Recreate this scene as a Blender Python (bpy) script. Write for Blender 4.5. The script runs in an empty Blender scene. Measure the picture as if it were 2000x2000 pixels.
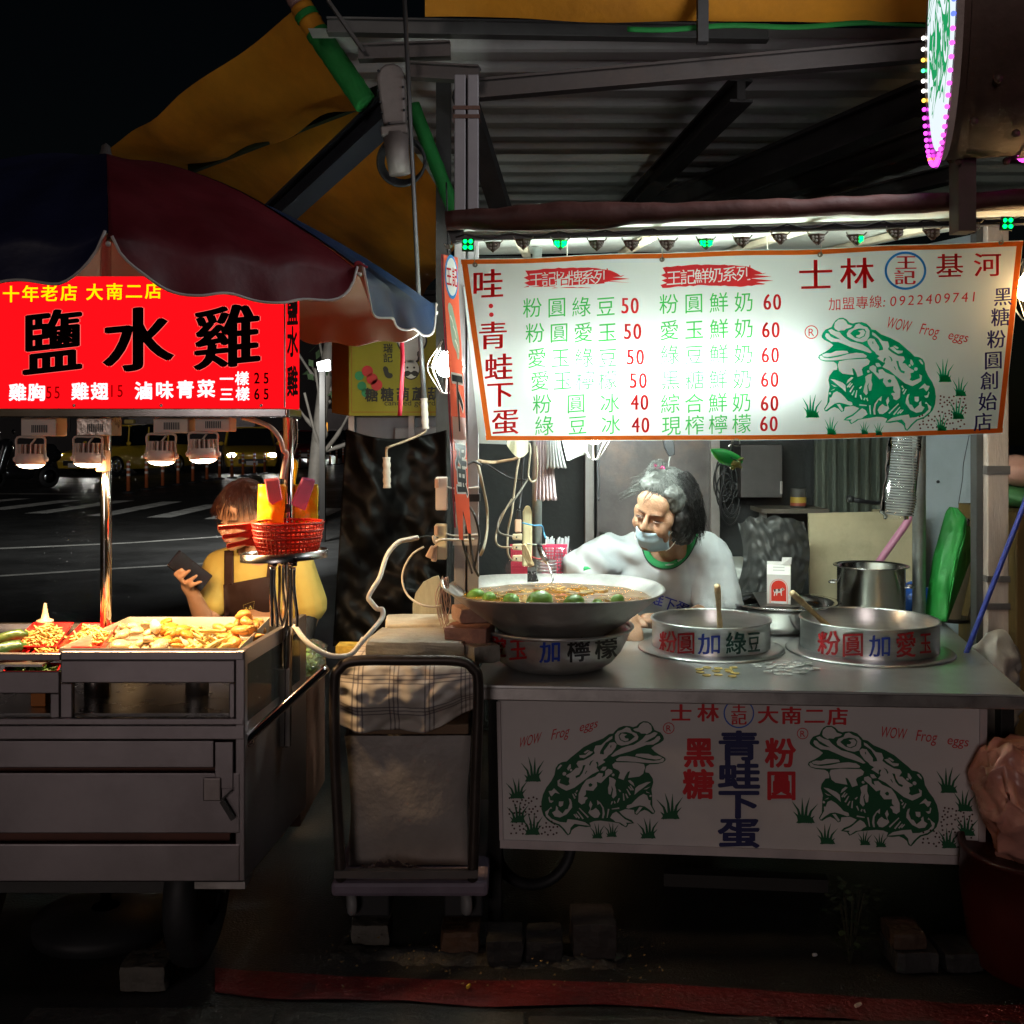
import bpy, bmesh, math, random
import numpy as np
from mathutils import Vector, Matrix, noise, Euler
from mathutils.bvhtree import BVHTree

random.seed(11)
V = Vector
rad = math.radians
SC = bpy.context.scene
COL = SC.collection
# ------------------------------------------------------------------ camera, world, sun, exposure
F, H, CZ = 2100.0, 842.0, 1.45          # focal length and horizon row for a 2000 px frame, eye height in metres
cam_d = bpy.data.cameras.new('camera')
cam = bpy.data.objects.new('camera', cam_d)
COL.objects.link(cam)
cam.location = (0, 0, CZ)
cam.rotation_euler = (rad(90), 0, 0)
cam_d.sensor_width = 36
cam_d.lens = 36 * F / 2000
cam_d.shift_y = (H - 1000) / 2000
cam_d.clip_start = 0.05
cam_d.clip_end = 600
SC.camera = cam

world = bpy.data.worlds.new('World')
SC.world = world
world.use_nodes = True
wn = world.node_tree.nodes
sky = wn.new('ShaderNodeTexSky')
sky.sky_type = 'NISHITA'
sky.sun_disc = False
SUN_EL, SUN_ROT = rad(9), rad(194)
sky.sun_elevation = SUN_EL
sky.sun_rotation = SUN_ROT
wbg = wn['Background']
wbg.inputs['Strength'].default_value = 0.0004
world.node_tree.links.new(sky.outputs['Color'], wbg.inputs['Color'])

sun_d = bpy.data.lights.new('fill_sun', 'SUN')  # weak sun lamp added at night for unseen street and stall light
sun_d.energy = 0.23
sun_d.angle = rad(14)
sun_d.color = (1.0, 0.84, 0.80)
fill_sun = bpy.data.objects.new('fill_sun', sun_d)
COL.objects.link(fill_sun)
sdir = V((math.sin(SUN_ROT) * math.cos(SUN_EL), math.cos(SUN_ROT) * math.cos(SUN_EL), math.sin(SUN_EL)))
fill_sun.rotation_euler = sdir.to_track_quat('Z', 'Y').to_euler()

SC.view_settings.view_transform = 'Standard'
SC.view_settings.look = 'None'
SC.view_settings.exposure = 0.25
SC.view_settings.gamma = 1.0
SC.view_settings.use_curve_mapping = False
SC.render.engine = 'CYCLES'
SC.cycles.use_denoising = True
SC.cycles.use_adaptive_sampling = True
SC.cycles.adaptive_threshold = .012
SC.cycles.adaptive_min_samples = 40
SC.cycles.max_bounces = 7
SC.cycles.diffuse_bounces = 4
SC.cycles.glossy_bounces = 4
SC.cycles.transmission_bounces = 6
SC.cycles.transparent_max_bounces = 12
SC.cycles.sample_clamp_indirect = 6
SC.cycles.caustics_reflective = False
SC.cycles.caustics_refractive = False

# ------------------------------------------------------------------ helpers
def P(x, y, Y):
    """World point that the photograph shows at pixel (x, y) when it stands Y metres away."""
    return V(((x - 1000) / F * Y, Y, CZ - (y - H) / F * Y))

def gY(y, z=0.0):
    """Distance of a point of height z seen at row y."""
    return (CZ - z) * F / (y - H)

def px(n, Y):
    return n * Y / F

MATS = {}
def M(name, col, rough=.5, metal=0., var=.12, scale=6., bump=0., bscale=60., spec=.5, emit=None, es=0.,
      alpha=1., stain=0., stain_col=(.03, .025, .02), stain_scale=3., stretch=None, trans=0., sss=0., coat=0., sheen=0., ior=1.45):
    if name in MATS:
        return MATS[name]
    m = bpy.data.materials.new(name); m.use_nodes = True
    MATS[name] = m
    nt = m.node_tree; N = nt.nodes; L = nt.links
    b = N['Principled BSDF']
    b.inputs['Base Color'].default_value = (*col, 1)
    b.inputs['Roughness'].default_value = rough
    b.inputs['Metallic'].default_value = metal
    b.inputs['Specular IOR Level'].default_value = spec
    b.inputs['Alpha'].default_value = alpha
    b.inputs['Transmission Weight'].default_value = trans
    b.inputs['IOR'].default_value = ior
    if coat: b.inputs['Coat Weight'].default_value = coat
    if sheen: b.inputs['Sheen Weight'].default_value = sheen
    if sss:
        b.inputs['Subsurface Weight'].default_value = sss
        b.inputs['Subsurface Radius'].default_value = (.012, .005, .003)
        b.inputs['Subsurface Scale'].default_value = 1.0
    if emit is not None:
        b.inputs['Emission Color'].default_value = (*emit, 1)
        b.inputs['Emission Strength'].default_value = es
    if var or bump or stain:
        tc = N.new('ShaderNodeTexCoord')
        mp = N.new('ShaderNodeMapping')
        L.new(tc.outputs['Object'], mp.inputs['Vector'])
        if stretch: mp.inputs['Scale'].default_value = stretch
        cur = None
        if var:
            n1 = N.new('ShaderNodeTexNoise'); n1.inputs['Scale'].default_value = scale; n1.inputs['Detail'].default_value = 6
            n1.inputs['Roughness'].default_value = .65
            L.new(mp.outputs[0], n1.inputs['Vector'])
            rp = N.new('ShaderNodeValToRGB')
            rp.color_ramp.elements[0].position = .3; rp.color_ramp.elements[1].position = .7
            rp.color_ramp.elements[0].color = (*[max(0, c * (1 - var)) for c in col], 1)
            rp.color_ramp.elements[1].color = (*[min(1, c * (1 + var)) for c in col], 1)
            L.new(n1.outputs['Fac'], rp.inputs['Fac'])
            cur = rp.outputs['Color']
            mr = N.new('ShaderNodeMapRange')
            mr.inputs['To Min'].default_value = max(.03, rough * (1 - min(.6, var * 1.6)))
            mr.inputs['To Max'].default_value = min(1, rough * (1 + min(.6, var * 1.6)))
            L.new(n1.outputs['Fac'], mr.inputs['Value'])
            L.new(mr.outputs[0], b.inputs['Roughness'])
        if stain:
            n2 = N.new('ShaderNodeTexNoise'); n2.inputs['Scale'].default_value = stain_scale; n2.inputs['Detail'].default_value = 8
            n2.inputs['Roughness'].default_value = .7
            L.new(mp.outputs[0], n2.inputs['Vector'])
            r2 = N.new('ShaderNodeValToRGB')
            r2.color_ramp.elements[0].position = .5; r2.color_ramp.elements[0].color = (0, 0, 0, 1)
            r2.color_ramp.elements[1].position = .72; r2.color_ramp.elements[1].color = (stain, stain, stain, 1)
            L.new(n2.outputs['Fac'], r2.inputs['Fac'])
            mx = N.new('ShaderNodeMix'); mx.data_type = 'RGBA'
            L.new(r2.outputs['Color'], mx.inputs['Factor'])
            if cur is not None: L.new(cur, mx.inputs['A'])
            else: mx.inputs['A'].default_value = (*col, 1)
            mx.inputs['B'].default_value = (*stain_col, 1)
            cur = mx.outputs['Result']
        if cur is not None:
            L.new(cur, b.inputs['Base Color'])
        if bump:
            n3 = N.new('ShaderNodeTexNoise'); n3.inputs['Scale'].default_value = bscale; n3.inputs['Detail'].default_value = 5
            L.new(mp.outputs[0], n3.inputs['Vector'])
            bp = N.new('ShaderNodeBump'); bp.inputs['Strength'].default_value = bump; bp.inputs['Distance'].default_value = .01
            L.new(n3.outputs['Fac'], bp.inputs['Height'])
            L.new(bp.outputs['Normal'], b.inputs['Normal'])
    return m

def MT(name, col, t=.55, rough=.6, var=.05, scale=9):
    """thin sheet that lets light through"""
    if name in MATS: return MATS[name]
    m = bpy.data.materials.new(name); m.use_nodes = True; MATS[name] = m
    nt = m.node_tree; N = nt.nodes; L = nt.links
    N.remove(N['Principled BSDF'])
    tc = N.new('ShaderNodeTexCoord'); n1 = N.new('ShaderNodeTexNoise'); n1.inputs['Scale'].default_value = scale; n1.inputs['Detail'].default_value = 5
    L.new(tc.outputs['Object'], n1.inputs['Vector'])
    rp = N.new('ShaderNodeValToRGB')
    rp.color_ramp.elements[0].color = (*[c * (1 - var) for c in col], 1); rp.color_ramp.elements[1].color = (*[min(1, c * (1 + var)) for c in col], 1)
    L.new(n1.outputs['Fac'], rp.inputs['Fac'])
    d = N.new('ShaderNodeBsdfDiffuse'); tr = N.new('ShaderNodeBsdfTranslucent'); g = N.new('ShaderNodeBsdfGlossy')
    g.inputs['Roughness'].default_value = .3
    for x in (d, tr): L.new(rp.outputs['Color'], x.inputs['Color'])
    m1 = N.new('ShaderNodeMixShader'); m1.inputs[0].default_value = t
    L.new(d.outputs[0], m1.inputs[1]); L.new(tr.outputs[0], m1.inputs[2])
    m2 = N.new('ShaderNodeMixShader'); m2.inputs[0].default_value = .03
    L.new(m1.outputs[0], m2.inputs[1]); L.new(g.outputs[0], m2.inputs[2])
    L.new(m2.outputs[0], N['Material Output'].inputs['Surface'])
    return m

def lamp_light(name, kind, loc, power, col, size, parent, direction=None):
    d = bpy.data.lights.new(name, kind); d.energy = power; d.color = col
    if kind == 'AREA':
        d.shape = 'DISK' if not isinstance(size, tuple) else 'RECTANGLE'
        if isinstance(size, tuple): d.size, d.size_y = size
        else: d.size = size
    else: d.shadow_soft_size = size
    o = bpy.data.objects.new(name, d); _link(o, parent); o.location = loc
    if direction is not None: o.rotation_euler = (-V(direction)).to_track_quat('Z', 'Y').to_euler()
    return o

def ME(name, col, s, sample=False):
    if name in MATS: return MATS[name]
    m = bpy.data.materials.new(name); m.use_nodes = True; MATS[name] = m
    N = m.node_tree.nodes; N.remove(N['Principled BSDF'])
    e = N.new('ShaderNodeEmission'); e.inputs['Color'].default_value = (*col, 1); e.inputs['Strength'].default_value = s
    m.node_tree.links.new(e.outputs[0], N['Material Output'].inputs['Surface'])
    if not sample: m.cycles.emission_sampling = 'NONE'
    return m

def MG(name, col=(.9, .95, .93), rough=.05, a=.18):
    """clear thin film or pane: mostly see-through with a glossy skin"""
    if name in MATS: return MATS[name]
    m = bpy.data.materials.new(name); m.use_nodes = True; MATS[name] = m
    nt = m.node_tree; N = nt.nodes; L = nt.links; N.remove(N['Principled BSDF'])
    t = N.new('ShaderNodeBsdfTransparent'); g = N.new('ShaderNodeBsdfGlossy'); d = N.new('ShaderNodeBsdfTranslucent')
    d2 = N.new('ShaderNodeBsdfDiffuse')
    g.inputs['Roughness'].default_value = rough
    for x in (d, d2): x.inputs['Color'].default_value = (*col, 1)
    md = N.new('ShaderNodeMixShader'); md.inputs[0].default_value = .5; L.new(d.outputs[0], md.inputs[1]); L.new(d2.outputs[0], md.inputs[2])
    m1 = N.new('ShaderNodeMixShader'); m1.inputs[0].default_value = a
    L.new(t.outputs[0], m1.inputs[1]); L.new(md.outputs[0], m1.inputs[2])
    fr = N.new('ShaderNodeFresnel'); fr.inputs['IOR'].default_value = 1.45
    m2 = N.new('ShaderNodeMixShader'); L.new(fr.outputs[0], m2.inputs[0]); L.new(m1.outputs[0], m2.inputs[1]); L.new(g.outputs[0], m2.inputs[2])
    L.new(m2.outputs[0], N['Material Output'].inputs['Surface'])
    return m

WORLD = {}
def _link(o, parent):
    COL.objects.link(o)
    if parent is not None:
        o.parent = parent
        o.matrix_parent_inverse = WORLD.get(parent, Matrix()).inverted()
    WORLD[o] = Matrix()
    return o

def tag(o, label=None, cat=None, group=None, kind=None):
    if label: o['label'] = label
    if cat: o['category'] = cat
    if group: o['group'] = group
    if kind: o['kind'] = kind
    return o

def thing(name, label, cat, loc=(0, 0, 0), group=None):
    o = bpy.data.objects.new(name, None)
    o.empty_display_size = .05
    COL.objects.link(o)
    o.location = loc
    WORLD[o] = Matrix.Translation(V(loc))
    return tag(o, label, cat, group)

def copy_tree(o, parent=None):
    c = o.copy(); COL.objects.link(c)
    WORLD[c] = WORLD.get(o, Matrix())
    if parent is not None: c.parent = parent
    for ch in o.children: copy_tree(ch, c)
    return c

def meshobj(name, verts, faces, mat, parent=None, smooth=False, bevel=0., solid=0., subsurf=0):
    me = bpy.data.meshes.new(name)
    me.from_pydata([tuple(v) for v in verts], [], faces)
    me.validate(); me.update()
    return wrap(name, me, mat, parent, smooth, bevel, solid, subsurf)

def wrap(name, me, mat, parent=None, smooth=False, bevel=0., solid=0., subsurf=0):
    o = bpy.data.objects.new(name, me)
    for m in (mat if isinstance(mat, (list, tuple)) else [mat]): me.materials.append(m)
    if smooth:
        me.polygons.foreach_set('use_smooth', [True] * len(me.polygons))
    _link(o, parent)
    if solid:
        s = o.modifiers.new('solid', 'SOLIDIFY'); s.thickness = solid; s.offset = 0
    if bevel:
        s = o.modifiers.new('bevel', 'BEVEL'); s.width = bevel; s.segments = 2; s.limit_method = 'ANGLE'; s.angle_limit = rad(35)
    if subsurf:
        s = o.modifiers.new('sub', 'SUBSURF'); s.levels = subsurf; s.render_levels = subsurf
    return o

class B:
    """collects faces of one mesh"""
    def __init__(s): s.v = []; s.f = []
    def add(s, vs, fs):
        n = len(s.v); s.v += [V(p) for p in vs]; s.f += [tuple(i + n for i in f) for f in fs]; return s
    def box(s, c, d, R=None):
        c = V(c); hx, hy, hz = d[0] / 2, d[1] / 2, d[2] / 2
        vs = [V((x, y, z)) for z in (-hz, hz) for x, y in ((-hx, -hy), (hx, -hy), (hx, hy), (-hx, hy))]
        if R is not None:
            if not isinstance(R, Matrix): R = Euler(R).to_matrix()
            vs = [R @ p for p in vs]
        return s.add([c + p for p in vs], [(0, 3, 2, 1), (4, 5, 6, 7), (0, 1, 5, 4), (1, 2, 6, 5), (2, 3, 7, 6), (3, 0, 4, 7)])
    def bar(s, a, b, w, h, up=(0, 0, 1)):
        a, b = V(a), V(b); d = (b - a).normalized(); up = V(up)
        if abs(d.dot(up)) > .98: up = V((0, 1, 0))
        x = d.cross(up).normalized(); z = x.cross(d).normalized()
        vs = []
        for q in (a, b):
            vs += [q - x * w / 2 - z * h / 2, q + x * w / 2 - z * h / 2, q + x * w / 2 + z * h / 2, q - x * w / 2 + z * h / 2]
        return s.add(vs, [(3, 2, 1, 0), (4, 5, 6, 7), (0, 1, 5, 4), (1, 2, 6, 5), (2, 3, 7, 6), (3, 0, 4, 7)])
    def tube(s, pts, r, n=8, cap=True):
        pts = [V(p) for p in pts]; k = len(pts)
        rr = r if isinstance(r, (list, tuple)) else [r] * k
        prev = None; vs = []
        for i, p in enumerate(pts):
            d = (pts[min(i + 1, k - 1)] - pts[max(i - 1, 0)])
            d = d.normalized() if d.length > 1e-9 else V((0, 0, 1))
            if prev is None:
                u = d.orthogonal().normalized()
            else:
                u = (prev - d * prev.dot(d)); u = u.normalized() if u.length > 1e-6 else d.orthogonal().normalized()
            prev = u; w = d.cross(u)
            for j in range(n):
                a = 2 * math.pi * j / n
                vs.append(p + (u * math.cos(a) + w * math.sin(a)) * rr[i])
        fs = [(i * n + j, i * n + (j + 1) % n, (i + 1) * n + (j + 1) % n, (i + 1) * n + j) for i in range(k - 1) for j in range(n)]
        if cap:
            fs += [tuple(range(n - 1, -1, -1)), tuple(range((k - 1) * n, k * n))]
        return s.add(vs, fs)
    def lathe(s, prof, c=(0, 0, 0), n=48, axis=None, close=False):
        c = V(c); R = V(axis).normalized().to_track_quat('Z', 'Y').to_matrix() if axis is not None else Matrix.Identity(3)
        vs = []
        for r, z in prof:
            for j in range(n):
                a = 2 * math.pi * j / n
                vs.append(c + R @ V((r * math.cos(a), r * math.sin(a), z)))
        k = len(prof)
        fs = [(i * n + j, i * n + (j + 1) % n, (i + 1) * n + (j + 1) % n, (i + 1) * n + j) for i in range(k - 1) for j in range(n)]
        if close:
            if prof[0][0] > 1e-6: fs.append(tuple(range(n - 1, -1, -1)))
            if prof[-1][0] > 1e-6: fs.append(tuple(range((k - 1) * n, k * n)))
        return s.add(vs, fs)
    def ell(s, c, r, R=None, n=12, m=8):
        c = V(c); vs = []; 
        if R is not None and not isinstance(R, Matrix): R = Euler(R).to_matrix()
        for i in range(1, m):
            t = math.pi * i / m
            for j in range(n):
                a = 2 * math.pi * j / n
                vs.append(V((r[0] * math.sin(t) * math.cos(a), r[1] * math.sin(t) * math.sin(a), r[2] * math.cos(t))))
        vs += [V((0, 0, r[2])), V((0, 0, -r[2]))]
        if R is not None: vs = [R @ p for p in vs]
        fs = [(i * n + j, (i + 1) * n + j, (i + 1) * n + (j + 1) % n, i * n + (j + 1) % n) for i in range(m - 2) for j in range(n)]
        T, Bt = (m - 1) * n, (m - 1) * n + 1
        fs += [(T, j, (j + 1) % n) for j in range(n)] + [(Bt, (m - 2) * n + (j + 1) % n, (m - 2) * n + j) for j in range(n)]
        return s.add([c + p for p in vs], fs)
    def cone(s, a, b, r0, r1, n=12):
        """round cone: two spheres joined"""
        a, b = V(a), V(b); d = (b - a); L = d.length
        R = d.normalized().to_track_quat('Z', 'Y').to_matrix()
        prof = [(1e-4, -r0)] + [(r0 * math.cos(t), r0 * math.sin(t)) for t in (rad(-60), rad(-30), 0)] + [(r1 * math.cos(t), L + r1 * math.sin(t)) for t in (0, rad(30), rad(60))] + [(1e-4, L + r1)]
        return s.lathe(prof, a, n, d, close=True)
    def prism(s, poly, d):
        """flat polygon (list of 3D points) pushed along d"""
        poly = [V(p) for p in poly]; d = V(d); n = len(poly)
        return s.add(poly + [p + d for p in poly], [tuple(range(n)), tuple(range(2 * n - 1, n - 1, -1))] + [(i, i + n, (i + 1) % n + n, (i + 1) % n) for i in range(n)])
    def grid(s, fn, nu, nv):
        vs = [V(fn(i / nu, j / nv)) for j in range(nv + 1) for i in range(nu + 1)]
        w = nu + 1
        return s.add(vs, [(j * w + i, j * w + i + 1, (j + 1) * w + i + 1, (j + 1) * w + i) for j in range(nv) for i in range(nu)])
    def build(s, name, mat, parent=None, smooth=False, bevel=0., solid=0., subsurf=0):
        return meshobj(name, s.v, s.f, mat, parent, smooth, bevel, solid, subsurf)

def nz(p, sc=1., seed=0):
    return noise.noise(V(p) * sc + V((seed * 13.7, seed * 7.1, seed * 3.3)))

def curve_pts(pts, n=6):
    """Catmull-Rom through points"""
    pts = [V(p) for p in pts]; out = []
    for i in range(len(pts) - 1):
        p0, p1, p2, p3 = pts[max(i - 1, 0)], pts[i], pts[i + 1], pts[min(i + 2, len(pts) - 1)]
        for k in range(n):
            t = k / n
            out.append(.5 * ((2 * p1) + (p2 - p0) * t + (2 * p0 - 5 * p1 + 4 * p2 - p3) * t * t + (3 * p1 - p0 - 3 * p2 + p3) * t ** 3))
    return out + [pts[-1]]

def cable(name, pts, r, mat, parent=None, n=6, label=None, cat=None, group=None):
    o = B().tube(curve_pts(pts, 6), r, n).build(name, mat, parent, True)
    return tag(o, label, cat, group)

def evalmesh(o):
    dg = bpy.context.evaluated_depsgraph_get()
    return bpy.data.meshes.new_from_object(o.evaluated_get(dg))

def blob(parts, voxel=.008, smooth=6, disp=None):
    """one continuous surface from overlapping round pieces"""
    b = B()
    for q in parts:
        if q[0] == 'c': b.cone(*q[1:])
        else: b.ell(*q[1:], n=16, m=10)
    me = bpy.data.meshes.new('tmp'); me.from_pydata([tuple(v) for v in b.v], [], b.f)
    o = bpy.data.objects.new('tmp', me); COL.objects.link(o)
    r = o.modifiers.new('r', 'REMESH'); r.mode = 'VOXEL'; r.voxel_size = voxel
    if smooth:
        s = o.modifiers.new('s', 'SMOOTH'); s.factor = .5; s.iterations = smooth
    out = evalmesh(o)
    bpy.data.objects.remove(o); bpy.data.meshes.remove(me)
    if disp:
        out.update()
        nrm = [v.normal.copy() for v in out.vertices]
        for v, n in zip(out.vertices, nrm): v.co = disp(v.co.copy(), n)
    out.update()
    return out

# ---- lettering and print: outlines laid on the surface they are printed on
CAMP = V((0, 0, CZ))
def ray(x, y): return V(((x - 1000) / F, 1, (H - y) / F))
def on_plane(p0, n, eps=.0015):
    n = V(n).normalized()
    if n.dot(V(p0) - CAMP) > 0: n = -n
    k = (V(p0) - CAMP).dot(n)
    def f(x, y, e=0.):
        d = ray(x, y)
        return CAMP + d * (k / d.dot(n)) + n * (eps + e)
    return f
def on_lathe(c, prof, eps=.0012):
    """front of a turned surface: prof is a list of (r, z) with z rising, relative to c"""
    c = V(c)
    def rad_at(z):
        z -= c.z
        if z <= prof[0][1]: return prof[0][0]
        for (r0, z0), (r1, z1) in zip(prof, prof[1:]):
            if z <= z1: return r0 + (r1 - r0) * (z - z0) / (z1 - z0)
        return prof[-1][0]
    def f(x, y, e=0.):
        d = ray(x, y); t = c.y - max(r for r, _ in prof) - .05
        for _ in range(60):
            q = CAMP + d * t
            g = math.hypot(q.x - c.x, q.y - c.y) - rad_at(q.z)
            if abs(g) < 1e-5: break
            t = min(t + g * .7, c.y)
        q = CAMP + d * t
        n = V((q.x - c.x, q.y - c.y, 0)).normalized()
        k = rad_at(q.z); q = V((c.x + n.x * k, c.y + n.y * k, q.z))
        return q + n * (eps + e)
    return f

_G = {}
def glyph(ch, bold=0., res=4):
    k = (ch, round(bold, 4))
    if k not in _G:
        c = bpy.data.curves.new('g', 'FONT'); c.body = ch; c.size = 1; c.offset = bold; c.resolution_u = res
        o = bpy.data.objects.new('g', c); COL.objects.link(o)
        me = evalmesh(o)
        _G[k] = ([(v.co.x, v.co.y) for v in me.vertices], [tuple(p.vertices) for p in me.polygons])
        bpy.data.objects.remove(o); bpy.data.curves.remove(c); bpy.data.meshes.remove(me)
    return _G[k]

def letters(parent, s, a, b, h, mp, mat, bold=.012, w=None, tilt=0., heavy=0., name='lettering', skew=0., rot=0., split=0, label=None, rough=0.):
    """characters of s with centres from pixel a to pixel b, each h px tall in its em square"""
    w = w or h
    vs, fs = [], []
    n = len(s)
    cr, sr = math.cos(rad(rot)), math.sin(rad(rot))
    for i, ch in enumerate(s):
        if ch == ' ': continue
        t = i / (n - 1) if n > 1 else .5
        cx, cy = a[0] + (b[0] - a[0]) * t, a[1] + (b[1] - a[1]) * t
        gv, gf = glyph(ch, 0)
        xs = [q[0] for q in gv]
        ox = (min(xs) + max(xs)) / 2 if ord(ch) < 0x2000 else .5
        oy = .36 if ord(ch) < 0x2000 else .38
        sh = [(0, 0)]
        if bold > .024: sh += [(bold * math.cos(a), bold * math.sin(a)) for a in (.39 + .785 * j for j in range(8))]
        elif bold > .004: sh += [(bold, bold * .7), (-bold, bold * .7), (bold, -bold * .7), (-bold, -bold * .7)]
        if heavy: sh += [(bold + heavy, 0), (-bold - heavy, 0)]
        for k, (sx_, sy_) in enumerate(sh):
            base = len(vs)
            for gx, gy in gv:
                X = (gx - ox) + sx_; Y = gy - oy + tilt * (gx - ox) + sy_
                X += skew * Y
                if rough:
                    X += rough * noise.noise(V((gx * 7 + i * 3, gy * 7, 0))); Y += rough * noise.noise(V((gx * 7, gy * 7 + i * 3, 5)))
                X *= w; Y *= h
                X, Y = X * cr - Y * sr, X * sr + Y * cr
                vs.append((cx + X, cy - Y, k * .00007))
            fs += [tuple(q + base for q in f) for f in gf]
    return print_mesh(parent, vs, fs, mp, mat, name, split, label)

def glyph_loops(ch):
    gv, gf = glyph(ch); cnt = {}
    for f in gf:
        for a, b in zip(f, f[1:] + f[:1]): cnt[(a, b)] = 1
    nxt = {a: b for a, b in cnt if (b, a) not in cnt}
    out = []
    while nxt:
        a, b = nxt.popitem(); lp = [a]
        while b != lp[0] and b in nxt: lp.append(b); b = nxt.pop(b)
        if len(lp) > 2: out.append([gv[i] for i in lp])
    return out

def word(parent, s, x0, x1, y, h, mp, mat, bold=0., y1=None, skew=0., name='lettering', split=0):
    """a latin word from x0 to x1 on base line y (rising or falling to y1)"""
    gv, gf = glyph(s, 0)
    xs = [q[0] for q in gv]; m0, m1 = min(xs), max(xs)
    y1 = y if y1 is None else y1
    vs = []
    for gx, gy in gv:
        t = (gx - m0) / (m1 - m0)
        X = x0 + (x1 - x0) * t + skew * gy * h
        vs.append((X, y + (y1 - y) * t - gy * h, 0))
    return print_mesh(parent, vs, gf, mp, mat, name, split)

def print_mesh(parent, vs, fs, mp, mat, name, split=0, label=None):
    if split:
        bm = bmesh.new()
        bv = [bm.verts.new(v) for v in vs]
        for f in fs:
            try: bm.faces.new([bv[i] for i in f])
            except ValueError: pass
        bmesh.ops.triangulate(bm, faces=bm.faces)
        for _ in range(4):
            ed = [e for e in bm.edges if e.calc_length() > split]
            if not ed: break
            bmesh.ops.subdivide_edges(bm, edges=ed, cuts=1)
            bmesh.ops.triangulate(bm, faces=bm.faces)
        bm.verts.index_update()
        vs = [tuple(v.co) for v in bm.verts]; fs = [tuple(v.index for v in f.verts) for f in bm.faces]
        bm.free()
    o = meshobj(name, [mp(v[0], v[1], v[2]) for v in vs], fs, mat, parent)
    if label: o['label'] = label
    return o

def outline_fill(polys, smooth=True, res=3):
    """2D fill of closed outlines, even-odd, so inner outlines are holes"""
    c = bpy.data.curves.new('f', 'CURVE'); c.dimensions = '2D'; c.fill_mode = 'BOTH'; c.resolution_u = res
    for pl in polys:
        if smooth and len(pl) > 4:
            s = c.splines.new('BEZIER'); s.bezier_points.add(len(pl) - 1)
            for bp, q in zip(s.bezier_points, pl):
                bp.co = (q[0], -q[1], 0); bp.handle_left_type = bp.handle_right_type = 'AUTO'
        else:
            s = c.splines.new('POLY'); s.points.add(len(pl) - 1)
            for bp, q in zip(s.points, pl): bp.co = (q[0], -q[1], 0, 1)
        s.use_cyclic_u = True
    o = bpy.data.objects.new('f', c); COL.objects.link(o)
    bpy.context.view_layer.update()
    me = evalmesh(o)
    r = ([(v.co.x, -v.co.y) for v in me.vertices], [tuple(p.vertices) for p in me.polygons])
    bpy.data.objects.remove(o); bpy.data.curves.remove(c); bpy.data.meshes.remove(me)
    return r

def flat(parent, polys, mp, mat, name, smooth=False, split=0, e=0., label=None):
    vs, fs = outline_fill(polys, smooth)
    return print_mesh(parent, [(x, y, e) for x, y in vs], fs, mp, mat, name, split, label)

def circ(cx, cy, r, n=24, ry=None):
    ry = ry or r
    return [(cx + r * math.cos(2 * math.pi * i / n), cy + ry * math.sin(2 * math.pi * i / n)) for i in range(n)]

def ribbon(pts, w0, w1=None):
    """outline of a tapering stroke"""
    w1 = w0 if w1 is None else w1
    L, R = [], []
    n = len(pts)
    for i, (x, y) in enumerate(pts):
        x0, y0 = pts[max(i - 1, 0)]; x1, y1 = pts[min(i + 1, n - 1)]
        dx, dy = x1 - x0, y1 - y0; l = math.hypot(dx, dy) or 1
        w = (w0 + (w1 - w0) * i / (n - 1)) / 2
        L.append((x - dy / l * w, y + dx / l * w)); R.append((x + dy / l * w, y - dx / l * w))
    return L + R[::-1]
# ------------------------------------------------------------------ materials shared by many things
steel = M('stainless', (.50, .49, .48), .27, 1, .18, 3.5, .04, 220, stretch=(1, 1, 9))
steel_dull = M('stainless_worn', (.42, .40, .39), .38, 1, .25, 5, .05, 160, stain=.5, stain_col=(.16, .13, .11), stain_scale=4)
chrome = M('chrome_tube', (.62, .61, .60), .12, 1, .1, 6)
alu = M('spun_aluminium', (.66, .67, .67), .30, 1, .12, 5, .05, 150, stretch=(1, 1, 14))
alu_old = M('old_aluminium', (.60, .60, .58), .36, .72, .2, 9, .12, 90, stain=.35, stain_col=(.25, .22, .18))
black_rub = M('black_rubber', (.015, .015, .016), .6, 0, .2)
black_pl = M('black_plastic', (.02, .02, .022), .4, 0, .2)
white_pl = M('white_plastic', (.74, .72, .66), .4, 0, .06)
cream_pl = M('aged_cream_plastic', (.62, .58, .42), .42, 0, .1, stain=.4, stain_col=(.35, .28, .16))
grey_paint = M('grey_painted_steel', (.10, .088, .082), .5, .2, .18, 7, .08, 70, stain=.5, stain_col=(.14, .10, .08), stain_scale=5)
galv = M('galvanised_pipe', (.42, .46, .45), .45, .7, .25, 14, .05, 90)
rust = M('rusty_brown_steel', (.14, .075, .055), .7, .3, .35, 8, .2, 60, stain=.6, stain_col=(.05, .03, .025))
dark_steel = M('dark_beam_steel', (.06, .058, .056), .7, .2, .3, 7, .15, 50)
orange_cloth = M('orange_canvas', (.60, .24, .012), .85, 0, .2, 3, .35, 22, stain=.35, stain_col=(.22, .07, .01), stain_scale=2)
green_cloth = M('green_canvas', (.012, .20, .035), .8, 0, .25, 6, .2, 40)
concrete = M('weathered_concrete', (.30, .28, .24), .9, 0, .3, 9, .5, 40, stain=.5, stain_col=(.12, .11, .09))
brick_m = M('brick_pinkish', (.40, .25, .19), .9, 0, .35, 9, .5, 60, stain=.5, stain_col=(.35, .30, .25))
asphalt = M('asphalt_wet', (.022, .021, .020), .45, 0, .35, 1.3, .35, 140, spec=.4)
pale_bounce = M('white_sheet', (.72, .74, .70), .6, 0, .08, 4)
ink_red = M('print_red', (.55, .012, .02), .55, 0, .1)
ink_navy = M('print_navy', (.012, .014, .09), .55, 0, .1)
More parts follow.
